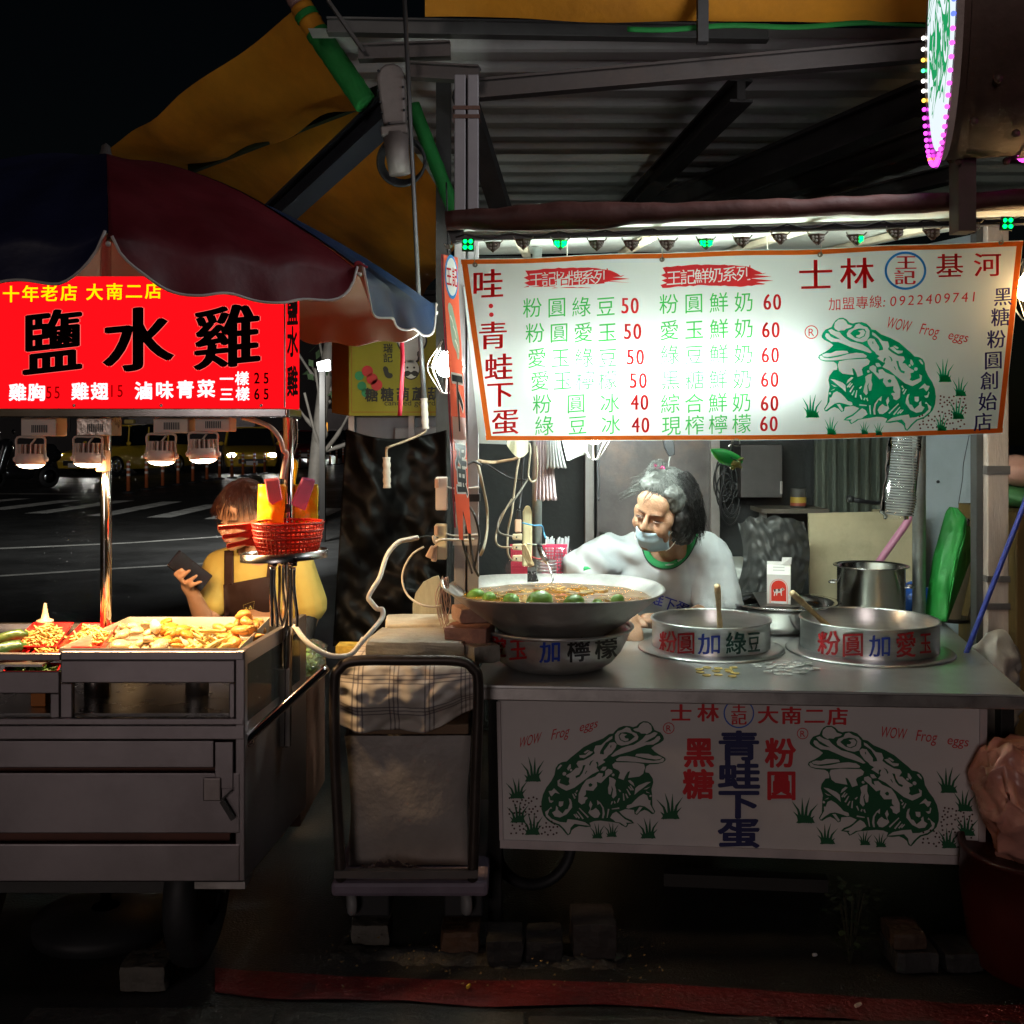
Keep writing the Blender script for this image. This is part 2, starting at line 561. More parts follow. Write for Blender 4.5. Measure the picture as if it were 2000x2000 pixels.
ink_dgreen = M('print_dark_green', (.004, .085, .030), .55, 0, .08)
ink_blue = M('print_blue', (.02, .10, .48), .5, 0, .08)
ink_brown = M('print_dark_brown', (.06, .02, .018), .55, 0, .1)
paint_red = M('brushed_red_paint', (.42, .02, .025), .45, 0, .3, 40)
paint_blue = M('brushed_blue_paint', (.02, .06, .45), .45, 0, .3, 40)
paint_green = M('brushed_green_paint', (.01, .06, .045), .45, 0, .3, 40)
paint_black = M('brushed_black_paint', (.015, .012, .012), .45, 0, .3, 40)

# ------------------------------------------------------------------ ground and street
def G(x, y, z=0.):
    return P(x, y, gY(y, z))

tag(B().grid(lambda u, v: (-60 + 120 * u, -12 + 120 * v, 0), 96, 96).build('ground', asphalt), kind='structure')
road_paint = M('worn_road_paint', (.62, .60, .55), .7, 0, .3, 3, .1, 60, stain=.9, stain_col=(.05, .05, .048), stain_scale=4)
line_paint = M('thin_line_paint', (.22, .21, .19), .7, 0, .3, 3, .1, 60, stain=.9, stain_col=(.05, .05, .048), stain_scale=2)
def stripe(name, pts, z=.004, m=None):
    m = m or (line_paint if name == 'road_line' else road_paint)
    vs = [V((p.x, p.y, z)) for p in (G(*q) for q in pts)]
    n = len(vs)
    return tag(meshobj(name, vs, [tuple(range(n))], m), kind='structure')
for q in (((-40, 996), (10, 996), (162, 977), (118, 977)), ((47, 1003), (92, 1003), (262, 978), (225, 978)), ((168, 1008), (214, 1008), (356, 980), (318, 980)),
          ((286, 1011), (334, 1011), (440, 986), (402, 986)), ((398, 1014), (446, 1014), (530, 990), (492, 990)), ((505, 1012), (552, 1012), (612, 990), (576, 990)),
          ((594, 1008), (640, 1008), (672, 993), (636, 993)), ((-60, 982), (-20, 982), (60, 974), (26, 974))):
    stripe('crosswalk_stripe', q)
stripe('road_line', ((-60, 966), (220, 966), (220, 963.5), (-60, 963.5)))
stripe('road_line', ((-60, 1076), (250, 1062), (470, 1047), (470, 1045), (250, 1060), (-60, 1073)))
stripe('road_line', ((-60, 1131), (200, 1114), (400, 1102), (400, 1100), (200, 1111), (-60, 1128)))
stripe('road_line', ((470, 955), (660, 942), (660, 940), (470, 952)))
stripe('road_line', ((600, 957), (668, 952), (668, 958), (620, 962)))

# painted red no-parking line along the gutter, broken concrete kerb behind it
red_line = M('red_kerb_paint', (.13, .004, .005), .6, 0, .5, 7, .6, 70, stain=1., stain_col=(.022, .018, .016), stain_scale=7)
B_ = B()
def rl(u, v):
    x = 420 + 1640 * u
    y0 = 1893 + 72 * u + 6 * math.sin(u * 9); y1 = y0 + 48 + 4 * math.sin(u * 23)
    p = G(x, y0 + (y1 - y0) * v); p.z = .005 + .004 * nz((p.x, p.y, 0), 9); return p
tag(B_.grid(rl, 60, 4).build('red_gutter_line', red_line, smooth=True), kind='structure')
B_ = B()
def slab(u, v):
    x = -.52 + .84 * u; y = 2.93 - .06 * u + (.13 + .03 * nz((u * 6, 0, 0), 1.)) * v
    return V((x, y, -.006 + .026 * math.sin(v * math.pi) * (0.4 + .6 * abs(nz((x, y, 0), 5, 2))) * math.sin(u * 3.14) ** .5 * 1.6 + .010 * nz((x, y, 0), 26)))
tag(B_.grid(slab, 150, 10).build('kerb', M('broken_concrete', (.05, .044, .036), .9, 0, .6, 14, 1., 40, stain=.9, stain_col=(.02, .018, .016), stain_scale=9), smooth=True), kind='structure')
B_ = B()
for i in range(6):
    x0, x1 = -1.2 + i * .62, -1.2 + i * .62 + .612
    B_.box(((x0 + x1) / 2, 2.45 - i * .02, -.02), (x1 - x0, .5, .05))
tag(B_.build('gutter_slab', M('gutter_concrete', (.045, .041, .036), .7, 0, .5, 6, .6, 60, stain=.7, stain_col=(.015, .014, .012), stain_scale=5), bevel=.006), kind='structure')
rnd = random.Random(4)
deb = M('dry_leaf_litter', (.22, .14, .05), .8, 0, .4)
B_ = B()
for i in range(160):
    p = G(rnd.uniform(640, 1300), rnd.uniform(1840, 1960)); p.z = .02 + .02 * rnd.random()
    s = rnd.uniform(.003, .009); a = rnd.uniform(0, 6)
    B_.add([p, p + V((s * math.cos(a), s * math.sin(a), .003)), p + V((-s * math.sin(a), s * math.cos(a), .001))], [(0, 1, 2)])
tag(B_.build('street_litter', deb), 'scattered dry leaf scraps along the red gutter line', 'litter', kind='stuff')
for q, (x, y, L_, a, c, lab) in enumerate(((1676, 1975, .022, 35, (.6, .5, .4), 'pale cigarette end lying on the red gutter line'),
                                      (915, 1938, .016, 70, (.6, .42, .03), 'tiny yellow paper scrap on the red gutter line'),
                                      (1591, 1876, .012, 10, (.5, .5, .5), 'small crumpled white paper scrap on dark ground under the counter'))):
    p = G(x, y); p.z = .016
    d = V((math.cos(rad(a)), math.sin(rad(a)), 0)) * L_
    tag(B().tube([p - d * .5, p, p + d * .5], [.004, .005, .004], 7).build('paper_scrap', M('scrap%d' % q, c, .8)), lab, 'scrap')

# ------------------------------------------------------------------ the frog emblem (outlines in one 1932-unit square)
FROG = [
 [(95,390),(110,350),(150,300),(240,262),(262,215),(300,165),(350,135),(410,130),(460,155),(500,200),(550,215),(600,200),(680,195),(750,220),(800,270),(822,304),(880,312),(960,375),(1100,430),(1230,500),(1330,590),(1400,650),(1450,702),(1520,715),(1570,745),(1600,800),(1610,900),(1650,990),(1710,1080),(1750,1180),(1765,1290),(1755,1400),(1720,1490),(1660,1560),(1590,1610),(1500,1640),(1440,1690),(1390,1750),(1350,1790),(1315,1770),(1300,1715),(1260,1680),(1200,1655),(1100,1672),(1030,1665),(1055,1610),(990,1585),(900,1580),(800,1595),(700,1610),(640,1620),(590,1655),(530,1685),(510,1660),(500,1635),(420,1625),(460,1580),(540,1545),(600,1500),(645,1450),(560,1415),(440,1430),(425,1490),(390,1505),(350,1460),(290,1430),(240,1450),(180,1495),(150,1490),(135,1455),(180,1380),(190,1300),(200,1200),(215,1130),(195,1030),(210,970),(270,890),(320,880),(325,840),(310,790),(270,765),(150,760),(80,740),(45,705),(60,670),(150,620),(210,580),(265,525),(220,490),(140,450),(100,415)],
 [(275,265),(290,200),(340,155),(410,148),(450,180),(475,225),(545,245),(520,270),(450,290),(425,312),(365,312),(345,325),(290,290)],
 [(190,308),(240,290),(300,325),(360,337),(400,390),(450,430),(520,475),(600,490),(690,520),(770,570),(830,635),(800,645),(700,610),(560,570),(440,520),(340,480),(240,475),(170,430),(145,390),(160,350),(195,357),(230,400),(290,430),(370,442),(300,398),(225,355)],
 [(460,360),(490,310),(560,280),(590,230),(640,213),(700,250),(760,270),(795,320),(790,400),(750,465),(690,485),(600,470),(520,430),(470,400)],
 [(510,355),(560,310),(640,285),(720,295),(745,335),(720,400),(650,435),(580,420)],
 [(625,322),(700,303),(732,340),(705,395),(640,424),(598,408),(600,383),(645,378),(660,348)],
 [(65,690),(90,670),(130,705),(220,713),(340,694),(480,655),(600,637),(700,647),(755,685),(740,710),(600,715),(400,735),(300,745),(150,745),(80,730)],
 [(100,663),(160,640),(230,640),(300,610),(400,605),(470,610),(485,640),(400,658),(280,683),(180,697),(120,688)],
 [(330,810),(350,760),(480,735),(760,725),(800,760),(780,810),(700,850),(680,880),(700,960),(620,990),(600,930),(570,870),(540,860),(560,960),(470,950),(400,940),(350,900)],
 [(900,720),(940,690),(890,660),(870,630),(820,590),(770,510),(760,460),(800,430),(860,440),(890,490),(935,560),(930,610),(990,600),(985,560),(960,510),(920,440),(830,380),(830,340),(870,360),(930,420),(980,470),(1060,480),(1080,550),(1060,590),(1120,640),(1210,690),(1290,700),(1310,740),(1270,800),(1310,800),(1380,870),(1450,910),(1430,935),(1390,945),(1400,1000),(1380,1040),(1420,1060),(1530,1020),(1520,960),(1560,985),(1550,1060),(1490,1100),(1420,1135),(1310,1090),(1200,1000),(1080,900),(980,850),(1020,800),(960,760)],
 [(1010,715),(1035,720),(1010,770),(1020,800),(1000,790),(995,750)], [(1065,685),(1110,710),(1130,755),(1115,775),(1095,720)],
 [(1180,760),(1215,765),(1225,830),(1260,900),(1310,920),(1300,950),(1250,930),(1215,880)], [(1145,845),(1160,845),(1180,890),(1170,892)],
 [(832,478),(846,478),(848,510),(836,510)],
 [(1085,570),(1140,557),(1190,610),(1280,617),(1270,650),(1210,660),(1130,610)], [(1135,545),(1170,540),(1220,575),(1200,592),(1165,572)],
 [(1390,745),(1410,750),(1440,810),(1420,840),(1385,800)], circ(1380, 832, 18, 10), circ(1470, 885, 27, 12), [(1510,755),(1540,750),(1575,800),(1570,825),(1540,800)],
 [(920,890),(980,880),(1030,930),(1150,980),(1200,1060),(1245,1180),(1240,1300),(1190,1340),(1145,1320),(1140,1280),(1110,1250),(1120,1230),(1170,1230),(1140,1190),(1145,1130),(1040,1140),(990,1070),(1000,1010),(940,1030),(850,930),(790,880),(795,840),(850,820),(890,850),(890,920),(930,945)],
 [(1055,1050),(1090,1025),(1115,1045),(1105,1080),(1075,1080)], circ(775, 912, 20, 10),
 [(830,940),(820,1040),(835,1100),(820,1190),(790,1200),(775,1130),(790,1070),(760,1120),(770,1230),(745,1260),(705,1210),(720,1120),(740,1060),(730,990),(770,960)],
 [(215,1290),(240,1290),(270,1220),(320,1195),(380,1230),(440,1290),(480,1340),(540,1360),(550,1400),(520,1410),(440,1385),(360,1365),(290,1380),(220,1430),(160,1480),(150,1460),(215,1350)],
 [(320,1390),(365,1385),(415,1470),(400,1495),(375,1470)],
 [(1045,1655),(1120,1600),(1250,1565),(1370,1550),(1385,1600),(1480,1590),(1600,1540),(1660,1480),(1640,1400),(1605,1390),(1620,1365),(1660,1410),(1700,1440),(1680,1510),(1590,1585),(1480,1625),(1400,1700),(1345,1775),(1325,1740),(1320,1680),(1270,1620),(1150,1640)],
 [(450,1615),(560,1560),(640,1490),(690,1450),(740,1480),(770,1540),(720,1570),(690,1600),(620,1612),(540,1670),(520,1640),(540,1615)],
 [(1380,1245),(1360,1320),(1380,1400),(1415,1410),(1450,1470),(1520,1410),(1520,1380),(1550,1350),(1555,1420),(1600,1450),(1560,1510),(1480,1525),(1390,1480),(1320,1380),(1330,1310),(1350,1260)],
 [(1450,1290),(1515,1290),(1515,1350),(1490,1370),(1455,1350)], [(1510,1180),(1600,1095),(1630,1130),(1675,1135),(1650,1190),(1625,1215),(1580,1160)],
 [(1655,1215),(1670,1230),(1650,1300),(1620,1310),(1590,1280),(1640,1270)],
 [(230,1020),(290,1025),(400,1070),(445,1110),(450,1210),(400,1160),(300,1080)], [(235,1090),(330,1130),(280,1130)], [(225,1190),(290,1157),(280,1178)], circ(220, 1228, 17, 10),
 [(455,1090),(480,1030),(530,990),(560,1000),(520,1040)],
 [(850,1480),(870,1390),(920,1320),(975,1275),(965,1350),(930,1330),(890,1400),(880,1480),(885,1545),(860,1545)],
 [(915,1480),(940,1430),(985,1390),(1020,1420),(1060,1430),(1035,1340),(1070,1285),(1085,1350),(1060,1400),(1085,1460),(1050,1500),(990,1540),(940,1535)],
 [(880,790),(930,790),(965,840),(910,850),(885,825)],
] + [ribbon([a, b], 22, 14) for a, b in (((470,1140),(520,1070)),((497,1140),(545,1085)),((510,1210),(565,1120)),((540,1255),(575,1190)),((592,1290),(610,1185)),((662,1255),(682,1320)),((715,1330),(730,1295)),
   ((755,1300),(770,1345)),((800,1410),(812,1540)),((1080,1530),(1220,1390)),((1150,1550),(1240,1440)),((1205,1540),(1262,1475)),((1240,1530),(1290,1480)),((1265,1130),(1285,1158)),((1275,1205),(1300,1168)),((1290,1250),(1330,1180)),((650,1160),(680,1128)),((650,1400),(755,1412)))]
_frogfill = outline_fill(FROG, False)
def frog(parent, pairs, mp, mat):
    """pairs: three or more (emblem point, pixel) matches"""
    A = np.array([[a[0], a[1], 1] for a, b in pairs]); Bm = np.array([b for a, b in pairs])
    T = np.linalg.lstsq(A, Bm, rcond=None)[0]
    return print_mesh(parent, [(*(np.array([x, y, 1]) @ T), 0) for x, y in _frogfill[0]], _frogfill[1], mp, mat, 'frog_emblem')
def grass_tuft(parent, x, y, w, h, mp, mat, flip=1):
    """foot centre x,y in px"""
    out = []
    for (tx, ty, bx, k) in ((-.55, -.75, -.1, .25), (-.2, -1., 0, .05), (.12, -.98, .1, 0), (.55, -.85, .15, -.2), (.5, -.45, .2, -.1), (-.4, -.28, -.2, .1)):
        p0 = (x + flip * bx * w, y); p1 = (x + flip * (bx + (tx - bx) * .35) * w, y + ty * .6 * h); p2 = (x + flip * tx * w, y + ty * h)
        out.append(ribbon([p0, p1, p2], w * .17, w * .01))
    out.append([(x - .38 * w, y), (x - .2 * w, y - .22 * h), (x + .1 * w, y - .3 * h), (x + .32 * w, y - .2 * h), (x + .42 * w, y)])
    vs, fs = [], []
    for i, pl in enumerate(out):
        a, f = outline_fill([pl], False); n = len(vs)
        vs += [(q[0], q[1], i * .00012) for q in a]; fs += [tuple(j + n for j in g) for g in f]
    return print_mesh(parent, vs, fs, mp, mat, 'grass_emblem')
def dots(parent, pts, r, mp, mat, name='egg_dots'):
    vs, fs = [], []
    for x, y in pts:
        n = len(vs); vs += [(*q, 0) for q in circ(x, y, r, 8)]; fs.append(tuple(range(n, n + 8)))
    o = print_mesh(parent, vs, fs, mp, mat, name); o['kind'] = 'stuff'; return o
def ring_px(parent, cx, cy, rx, ry, w, mp, mat, name='ring_emblem'):
    return flat(parent, [circ(cx, cy, rx, 40, ry), circ(cx, cy, rx - w, 40, ry - w)], mp, mat, name)
# ------------------------------------------------------------------ drinks stall: counter, posts, roof
ZC = .72
stall = thing('drinks_stall', 'steel drinks stall with low front board, posts and brown tarpaulin roof', 'stall', (.7, 3.1, 0))
def onz(x, y, z): return P(x, y, gY(y, z))
cFL, cFR, cBR, cBL = (onz(*q, ZC) for q in ((918, 1338), (2006, 1357), (1838, 1211), (990, 1211)))
top_b = B().prism([cFL, cFR, cBR, cBL], (0, 0, -.006))
counter_top = top_b.build('counter_top', M('counter_steel', (.70, .72, .71), .33, .8, .15, 2.2, .03, 300, stain=.25, stain_col=(.4, .38, .36), stain_scale=6), stall)
B().prism([cFL + V((0, 0, -.0065)), cFR + V((0, 0, -.0065)), cFR + V((0, .03, -.0065)), cFL + V((0, .03, -.0065))], (0, 0, -.036)).build('counter_edge', steel_dull, stall, bevel=.003)
for a, b in ((cFR, cBR), (cFL, cBL)):
    d = V((-.02, 0, 0)) if a is cFR else V((.02, 0, 0))
    B().prism([a + V((0, .032, -.0065)), b + V((0, 0, -.0065)), b + d + V((0, 0, -.0065)), a + d + V((0, .032, -.0065))], (0, 0, -.036)).build('counter_edge', steel_dull, stall)

# front board with its print
pnl_l, pnl_r = P(972, 0, 3.13), P(1926, 0, 3.02)
pn = V((pnl_r.y - pnl_l.y, -(pnl_r.x - pnl_l.x), 0)).normalized()
mp = on_plane(V((pnl_l.x, pnl_l.y, .5)), pn, 0.)
corners = [mp(972, 1368), mp(1926, 1384), mp(1922, 1686), mp(977, 1652)]
board_m = M('white_board', (.60, .56, .545), .5, 0, .06, 3, 0, stain=.25, stain_col=(.36, .31, .29), stain_scale=2.5)
board = B().prism(corners, (-pn.x * .02, -pn.y * .02, 0)).build('front_board', board_m, stall)
mp = on_plane(corners[0], pn, .0012)
lip = on_plane(corners[0] , pn, .006)
fm = M('board_lip', (.50, .44, .44), .45, .2, .15, 6)
for q in ([(977, 1639), (1922, 1672), (1922, 1689), (977, 1655)], [(970, 1370), (977, 1370), (983, 1640), (976, 1640)], [(1913, 1384), (1927, 1384), (1923, 1672), (1910, 1672)]):
    pr = [lip(*c) for c in q]
    B().prism(pr, (-pn.x * .0052, -pn.y * .0052, 0)).build('board_trim', fm, board)
letters(board, '士林', (1330, 1392), (1383, 1392), 36, mp, ink_red, .022, 43, heavy=.008)
letters(board, '大南二店', (1500, 1396), (1636, 1399), 36, mp, ink_red, .022, 42, heavy=.008)
ring_px(board, 1443, 1393, 30, 29, 2.6, mp, ink_blue)
letters(board, '王記', (1443, 1381), (1443, 1404), 24, mp, ink_red, .02, 32)
letters(board, '青蛙下蛋', (1443, 1456), (1443, 1626), 60, mp, ink_navy, .034, 84)
letters(board, '黑糖', (1365, 1469), (1364, 1531), 60, mp, ink_red, .034, 62)
letters(board, '粉圓', (1524, 1470), (1526, 1533), 60, mp, ink_red, .030, 62)
for x, y in ((1306, 1422), (1567.5, 1432.5)):
    ring_px(board, x, y, 11.2, 11.2, 1.6, mp, ink_red); letters(board, 'R', (x, y), (x, y), 17, mp, ink_red, .01)
sk = .30
for w_, x0, x1, y0, y1, h in (('WOW', 1012, 1054, 1461, 1450, 30), ('Frog', 1076, 1110, 1445, 1437, 30), ('eggs', 1131, 1166, 1429, 1420, 26),
                          ('WOW', 1718, 1768, 1439, 1444, 30), ('Frog', 1788, 1828, 1446, 1450, 30), ('eggs', 1849, 1890, 1453, 1458, 26)):
    word(board, w_, x0, x1, y0, h, mp, ink_red, -.002, y1, .22)
frog(board, (((45, 705), (1577.3, 1492.8)), ((1765, 1290), (1833.2, 1587.2)), ((380, 130), (1619.5, 1417.4)), ((1345, 1790), (1778.5, 1653.4))), mp, ink_dgreen)
frog(board, (((45, 705), (1300.3, 1483)), ((1765, 1290), (1057.4, 1564.5)), ((380, 130), (1260.3, 1409.4)), ((1345, 1790), (1109.6, 1632.7))), mp, ink_dgreen)
for x, y, w, h in ((1040, 1526, 40, 48), (1009, 1559, 38, 40), (1011, 1606, 38, 40), (1039, 1630, 38, 42), (1166, 1637, 26, 30), (1194, 1634, 26, 28), (1308, 1599, 46, 50), (1265, 1637, 38, 40)):
    grass_tuft(board, x, y, w, h, mp, ink_dgreen, 1)
for x, y, w, h in ((1852, 1548, 42, 50), (1884, 1584, 38, 42), (1888, 1632, 40, 42), (1853, 1656, 38, 40), (1572, 1607, 46, 50), (1615, 1648, 38, 40), (1689, 1650, 26, 28), (1720, 1654, 26, 28)):
    grass_tuft(board, x, y, w, h, mp, ink_dgreen, -1)
rnd = random.Random(3)
def scatter(x0, x1, y0, y1, n, md, slope=0):
    pts = []
    for _ in range(4000):
        x, y = rnd.uniform(x0, x1), rnd.uniform(y0, y1)
        if slope and (y - y0) / (y1 - y0) < slope * (x - x0) / (x1 - x0) * .3: continue
        if all(math.hypot(x - a, y - b) > md for a, b in pts): pts.append((x, y))
        if len(pts) >= n: break
    return pts
dots(board, scatter(994, 1056, 1556, 1596, 34, 6) + scatter(996, 1095, 1604, 1632, 34, 6), 2.0, mp, ink_brown)
dots(board, scatter(1838, 1902, 1576, 1614, 34, 6) + scatter(1798, 1902, 1618, 1655, 38, 6), 2.0, mp, ink_brown)

# frame under the counter
uf = M('under_frame', (.02, .019, .018), .6, .4, .3)
for x, y in ((-.05, 3.2), (1.42, 3.1), (.06, 4.05), (1.62, 4.05)):
    B().bar((x, y, .0), (x, y, ZC - .008), .04, .04).build('leg', uf, stall, bevel=.003)
B().bar((-.05, 3.2, .25), (.06, 4.05, .25), .03, .03).bar((1.42, 3.1, .25), (1.62, 4.05, .25), .03, .03).bar((-.05, 3.22, .26), (1.42, 3.12, .26), .03, .03).build('stretcher', uf, stall)
B().prism([V((-.05, 3.22, .30)), V((1.42, 3.12, .30)), V((1.62, 4.05, .30)), V((.06, 4.05, .30))], (0, 0, -.012)).build('lower_shelf', uf, stall)
B().lathe([(.115, -.02), (.13, -.015), (.135, 0), (.13, .015), (.115, .02), (.1, 0), (.115, -.02)], (.07, 3.35, .155), 32, (0.2, -1, 0)).build('wheel', black_rub, stall, True)

# posts
post_m = M('painted_post', (.30, .28, .29), .5, .15, .15, 6, .06, 60, stain=.5, stain_col=(.20, .17, .17), stain_scale=6)
x0, x1 = P(888, 0, 3.45).x, P(935, 0, 3.45).x
zt = P(0, 150, 3.45).z
lp = B()
lp.box(((x0 + x0 + .036) / 2, 3.45, zt / 2), (.036, .05, zt)).box((x1 - .0175, 3.45, zt / 2), (.035, .05, zt))
lp.box((x0 + .0385, 3.462, zt / 2), (.006, .02, zt))
post = lp.build('post', post_m, stall, bevel=.003)
bw = M('band_tape', (.55, .52, .50), .6)
for zz, mm in ((P(0, 1058, 3.45).z, bw), (P(0, 975, 3.45).z, black_rub), (P(0, 968, 3.45).z, black_rub), (P(0, 215, 3.45).z, rust), (P(0, 232, 3.45).z, rust)):
    B().box(((x0 + x1) / 2, 3.45, zz), (x1 - x0 + .008, .058, .012 if mm is not bw else .018)).build('tie_band', mm, post)
zr_top = P(0, 400, 3.75).z
rx0, rx1 = P(1925, 0, 3.75).x, P(1967, 0, 3.75).x
wrapm = M('worn_wooden_post', (.42, .33, .28), .8, 0, .18, 4, .15, 40, stretch=(6, 6, 1), stain=.4, stain_col=(.24, .17, .13))
rpost = B().box(((rx0 + rx1) / 2, 3.77, zr_top / 2), (rx1 - rx0, .07, zr_top)).build('post', wrapm, stall, bevel=.004)
tape = M('dark_tape', (.10, .085, .08), .5, 0, .2)
for yy, hh in ((918, .03), (1130, .022), (1183, .022)):
    B().box(((rx0 + rx1) / 2, 3.77, P(0, yy, 3.75).z), (rx1 - rx0 + .006, .078, hh)).build('tie_band', tape, rpost)
B().box((rx0 - .014, 3.79, zr_top / 2), (.022, .05, zr_top)).build('post_channel', dark_steel, stall)
pipe_zt = 2.12
for x_, Y_ in ((1049, 3.93), (1795, 3.95)):
    p = P(x_, 0, Y_)
    B().tube([(p.x, Y_, ZC), (p.x, Y_, pipe_zt)], px(9.5 if x_ < 1200 else 12.5, Y_), 20).build('pipe_post', galv, stall, True)

# roof
roof = B()
eL, eR = P(872, 448, 3.0), P(2080, 404, 2.9)
def rf(u, v, dz=0.):
    a = eL.lerp(eR, u); b = V((a.x, 4.75, 2.23 + .02 * u))
    q = a.lerp(b, v); q.z += dz + .012 * math.sin(u * 17 + v * 3) * v * (1 - v) * 3 + .006 * nz((q.x, q.y, 0), 3)
    return q
lining = B().grid(lambda u, v: rf(u, v), 40, 16).build('roof_lining', M('roof_lining', (.66, .68, .62), .6, 0, .1, 5, .1, 30, stain=.3, stain_col=(.5, .46, .34), stain_scale=2), stall, True)
B().grid(lambda u, v: rf(u, v, .035), 40, 16).build('roof_sheet', M('brown_tarpaulin', (.085, .030, .024), .6, 0, .35, 7, .35, 30, stain=.4, stain_col=(.16, .07, .05)), stall, True)
er = B()
pts = []
for i in range(60):
    u = i / 59; q = eL.lerp(eR, u) + V((0, -.01, .022 + .006 * nz((u * 9, 0, 0), 2)))
    pts.append(q)
er.tube(pts, [.026 + .006 * nz((i * .3, 3, 0)) + (.012 if i < 22 and i > 2 else 0) * math.sin(i / 22 * 3.1) for i in range(60)], 12).build('eave_roll', MATS['brown_tarpaulin'], stall, True)
B().prism([P(868, 436, 3.02), P(905, 430, 3.02), P(906, 470, 3.02), P(884, 476, 3.02)], (0, .03, 0)).build('eave_end', black_pl, stall)
# white soffit strip above the light string
sf = B()
sf.grid(lambda u, v: P(905 + 1110 * u, (452 - 30 * u) + (20 - 2 * u) * v, 3.06 - .1 * u), 30, 3)
sf.build('soffit', M('soffit_white', (.62, .64, .60), .35, 0, .1), stall, True)
for u in (.12, .36, .62, .86):
    a = rf(u, .05, -.02); b = rf(u + .03, .95, -.02)
    B().bar(a, b, .03, .02).build('roof_batten', M('batten_wood', (.42, .36, .26), .7, 0, .2), stall)

# ------------------------------------------------------------------ menu banner
banner = thing('menu_banner', 'wide white menu banner with orange border, green dish names and a frog', 'banner', P(1450, 850, 3.25))
bTL, bTR, bBL = P(900, 505, 3.06), P(1999, 470, 2.95), P(950, 860, 3.34)
bn = (bTR - bTL).cross(bBL - bTL).normalized()
if bn.y > 0: bn = -bn
_bp = on_plane(bTL, bn, 0.)
def bmap(eps):
    def f(x, y, e=0.):
        u = (x - 900) / 1100; v = (y - 480) / 380
        return _bp(x, y) + bn * (eps + e + .010 * math.sin(u * 3.1) * math.sin(v * 3.1) + .004 * math.sin(u * 11 + 1) * (1 - .4 * v))
    return f
def bquad(u, v):
    tx, ty = 900 + 1099 * u, 505 - 35 * u + 5 * math.sin(u * math.pi * 4) ** 2 * .4
    lx, ly = 950 + 1008 * u, 860 - 13 * u + 6 * math.sin(u * math.pi)
    return tx + (lx - tx) * v, ty + (ly - ty) * v
bs, bp1, bp2 = bmap(0), bmap(.0012), bmap(.0024)
cloth = MT('banner_vinyl', (.86, .90, .88), .33, var=.02)
B().grid(lambda u, v: bs(*bquad(u, v)), 60, 24).build('sheet', cloth, banner, True)
tg = lambda n, c: MT('banner_' + n, c, .92, var=.04)
b_or, b_red, b_gr, b_frog, b_bl, b_nv, b_br, b_wh = tg('orange', (.90, .17, .02)), tg('red', (.85, .04, .05)), tg('green', (.06, .60, .11)), tg('frog', (.0, .50, .23)), tg('blue', (.02, .26, .75)), tg('navy', (.06, .04, .30)), tg('brown', (.20, .06, .06)), tg('white', (.9, .9, .86))
bo = B()
nU = 40
def ringstrip(f0, f1, n):
    bo.grid(lambda u, v: (lambda a, b: bp1(a[0] + (b[0] - a[0]) * v, a[1] + (b[1] - a[1]) * v))(f0(u), f1(u)), n, 1)
ringstrip(lambda u: bquad(u, 0.004), lambda u: bquad(u, .028), nU)
ringstrip(lambda u: bquad(u, .972), lambda u: bquad(u, .996), nU)
ringstrip(lambda v: bquad(.001, .028 + .944 * v), lambda v: bquad(.011, .028 + .944 * v), 12)
ringstrip(lambda v: bquad(.989, .028 + .944 * v), lambda v: bquad(.999, .028 + .944 * v), 12)
bo.build('border', b_or, banner, True)
for ch, x, y, h in (('哇', 953, 553, 62), ('青', 963, 653, 58), ('蛙', 974, 715, 56), ('下', 977, 768, 54), ('蛋', 987, 822, 54)):
    letters(banner, ch, (x, y), (x, y), h, bp1, b_red, 0, h * 1.02, tilt=.06, heavy=.018)
flat(banner, [circ(959, 596, 4.5, 12)], bp1, b_red, 'print_mark'); flat(banner, [circ(960, 613, 4.5, 12)], bp1, b_red, 'print_mark')
def brush(x0, x1, y0, y1):
    rr = random.Random(int(x0)); up = []; lo = []
    n = 26
    for i in range(n + 1):
        t = i / n; x = x0 + (x1 - x0) * t
        bow = -6 * math.sin(t * math.pi)
        end = max(0, (t - .78) / .22)
        up.append((x, y0 + bow + 12 * end * end + rr.uniform(-1, 1)))
        lo.append((x, y1 + bow - 8 * end + rr.uniform(-1, 1)))
    tip = [(x1 + 6, y0 + 9), (x1 - 18, y0 + 13), (x1 + 16, y0 + 16), (x1 - 24, y0 + 20), (x1 + 20, y0 + 24), (x1 - 14, y0 + 27), (x1 + 4, y0 + 30)]
    tail = [(x0 - 4, y1 - 6), (x0 + 8, y1 - 10), (x0 - 2, y1 - 15), (x0 + 9, y1 - 19), (x0 - 3, y1 - 25), (x0 + 6, y1 - 29)]
    return up + tip + lo[::-1] + tail
for br_, s, a, b in ((brush(1026, 1214, 528, 566), '王記招牌系列', (1047, 545), (1174, 539)), (brush(1294, 1490, 522, 562), '王記鮮奶系列', (1316, 542), (1452, 532))):
    pl = [br_]
    for i, ch in enumerate(s):
        cx, cy = a[0] + (b[0] - a[0]) * i / 5, a[1] + (b[1] - a[1]) * i / 5
        pl += [[(cx + (x - .5) * 31, cy - (y - .38 + .08 * (x - .5)) * 31) for x, y in lp] for lp in glyph_loops(ch)]
    flat(banner, pl, bp1, b_red, 'brush_stroke')
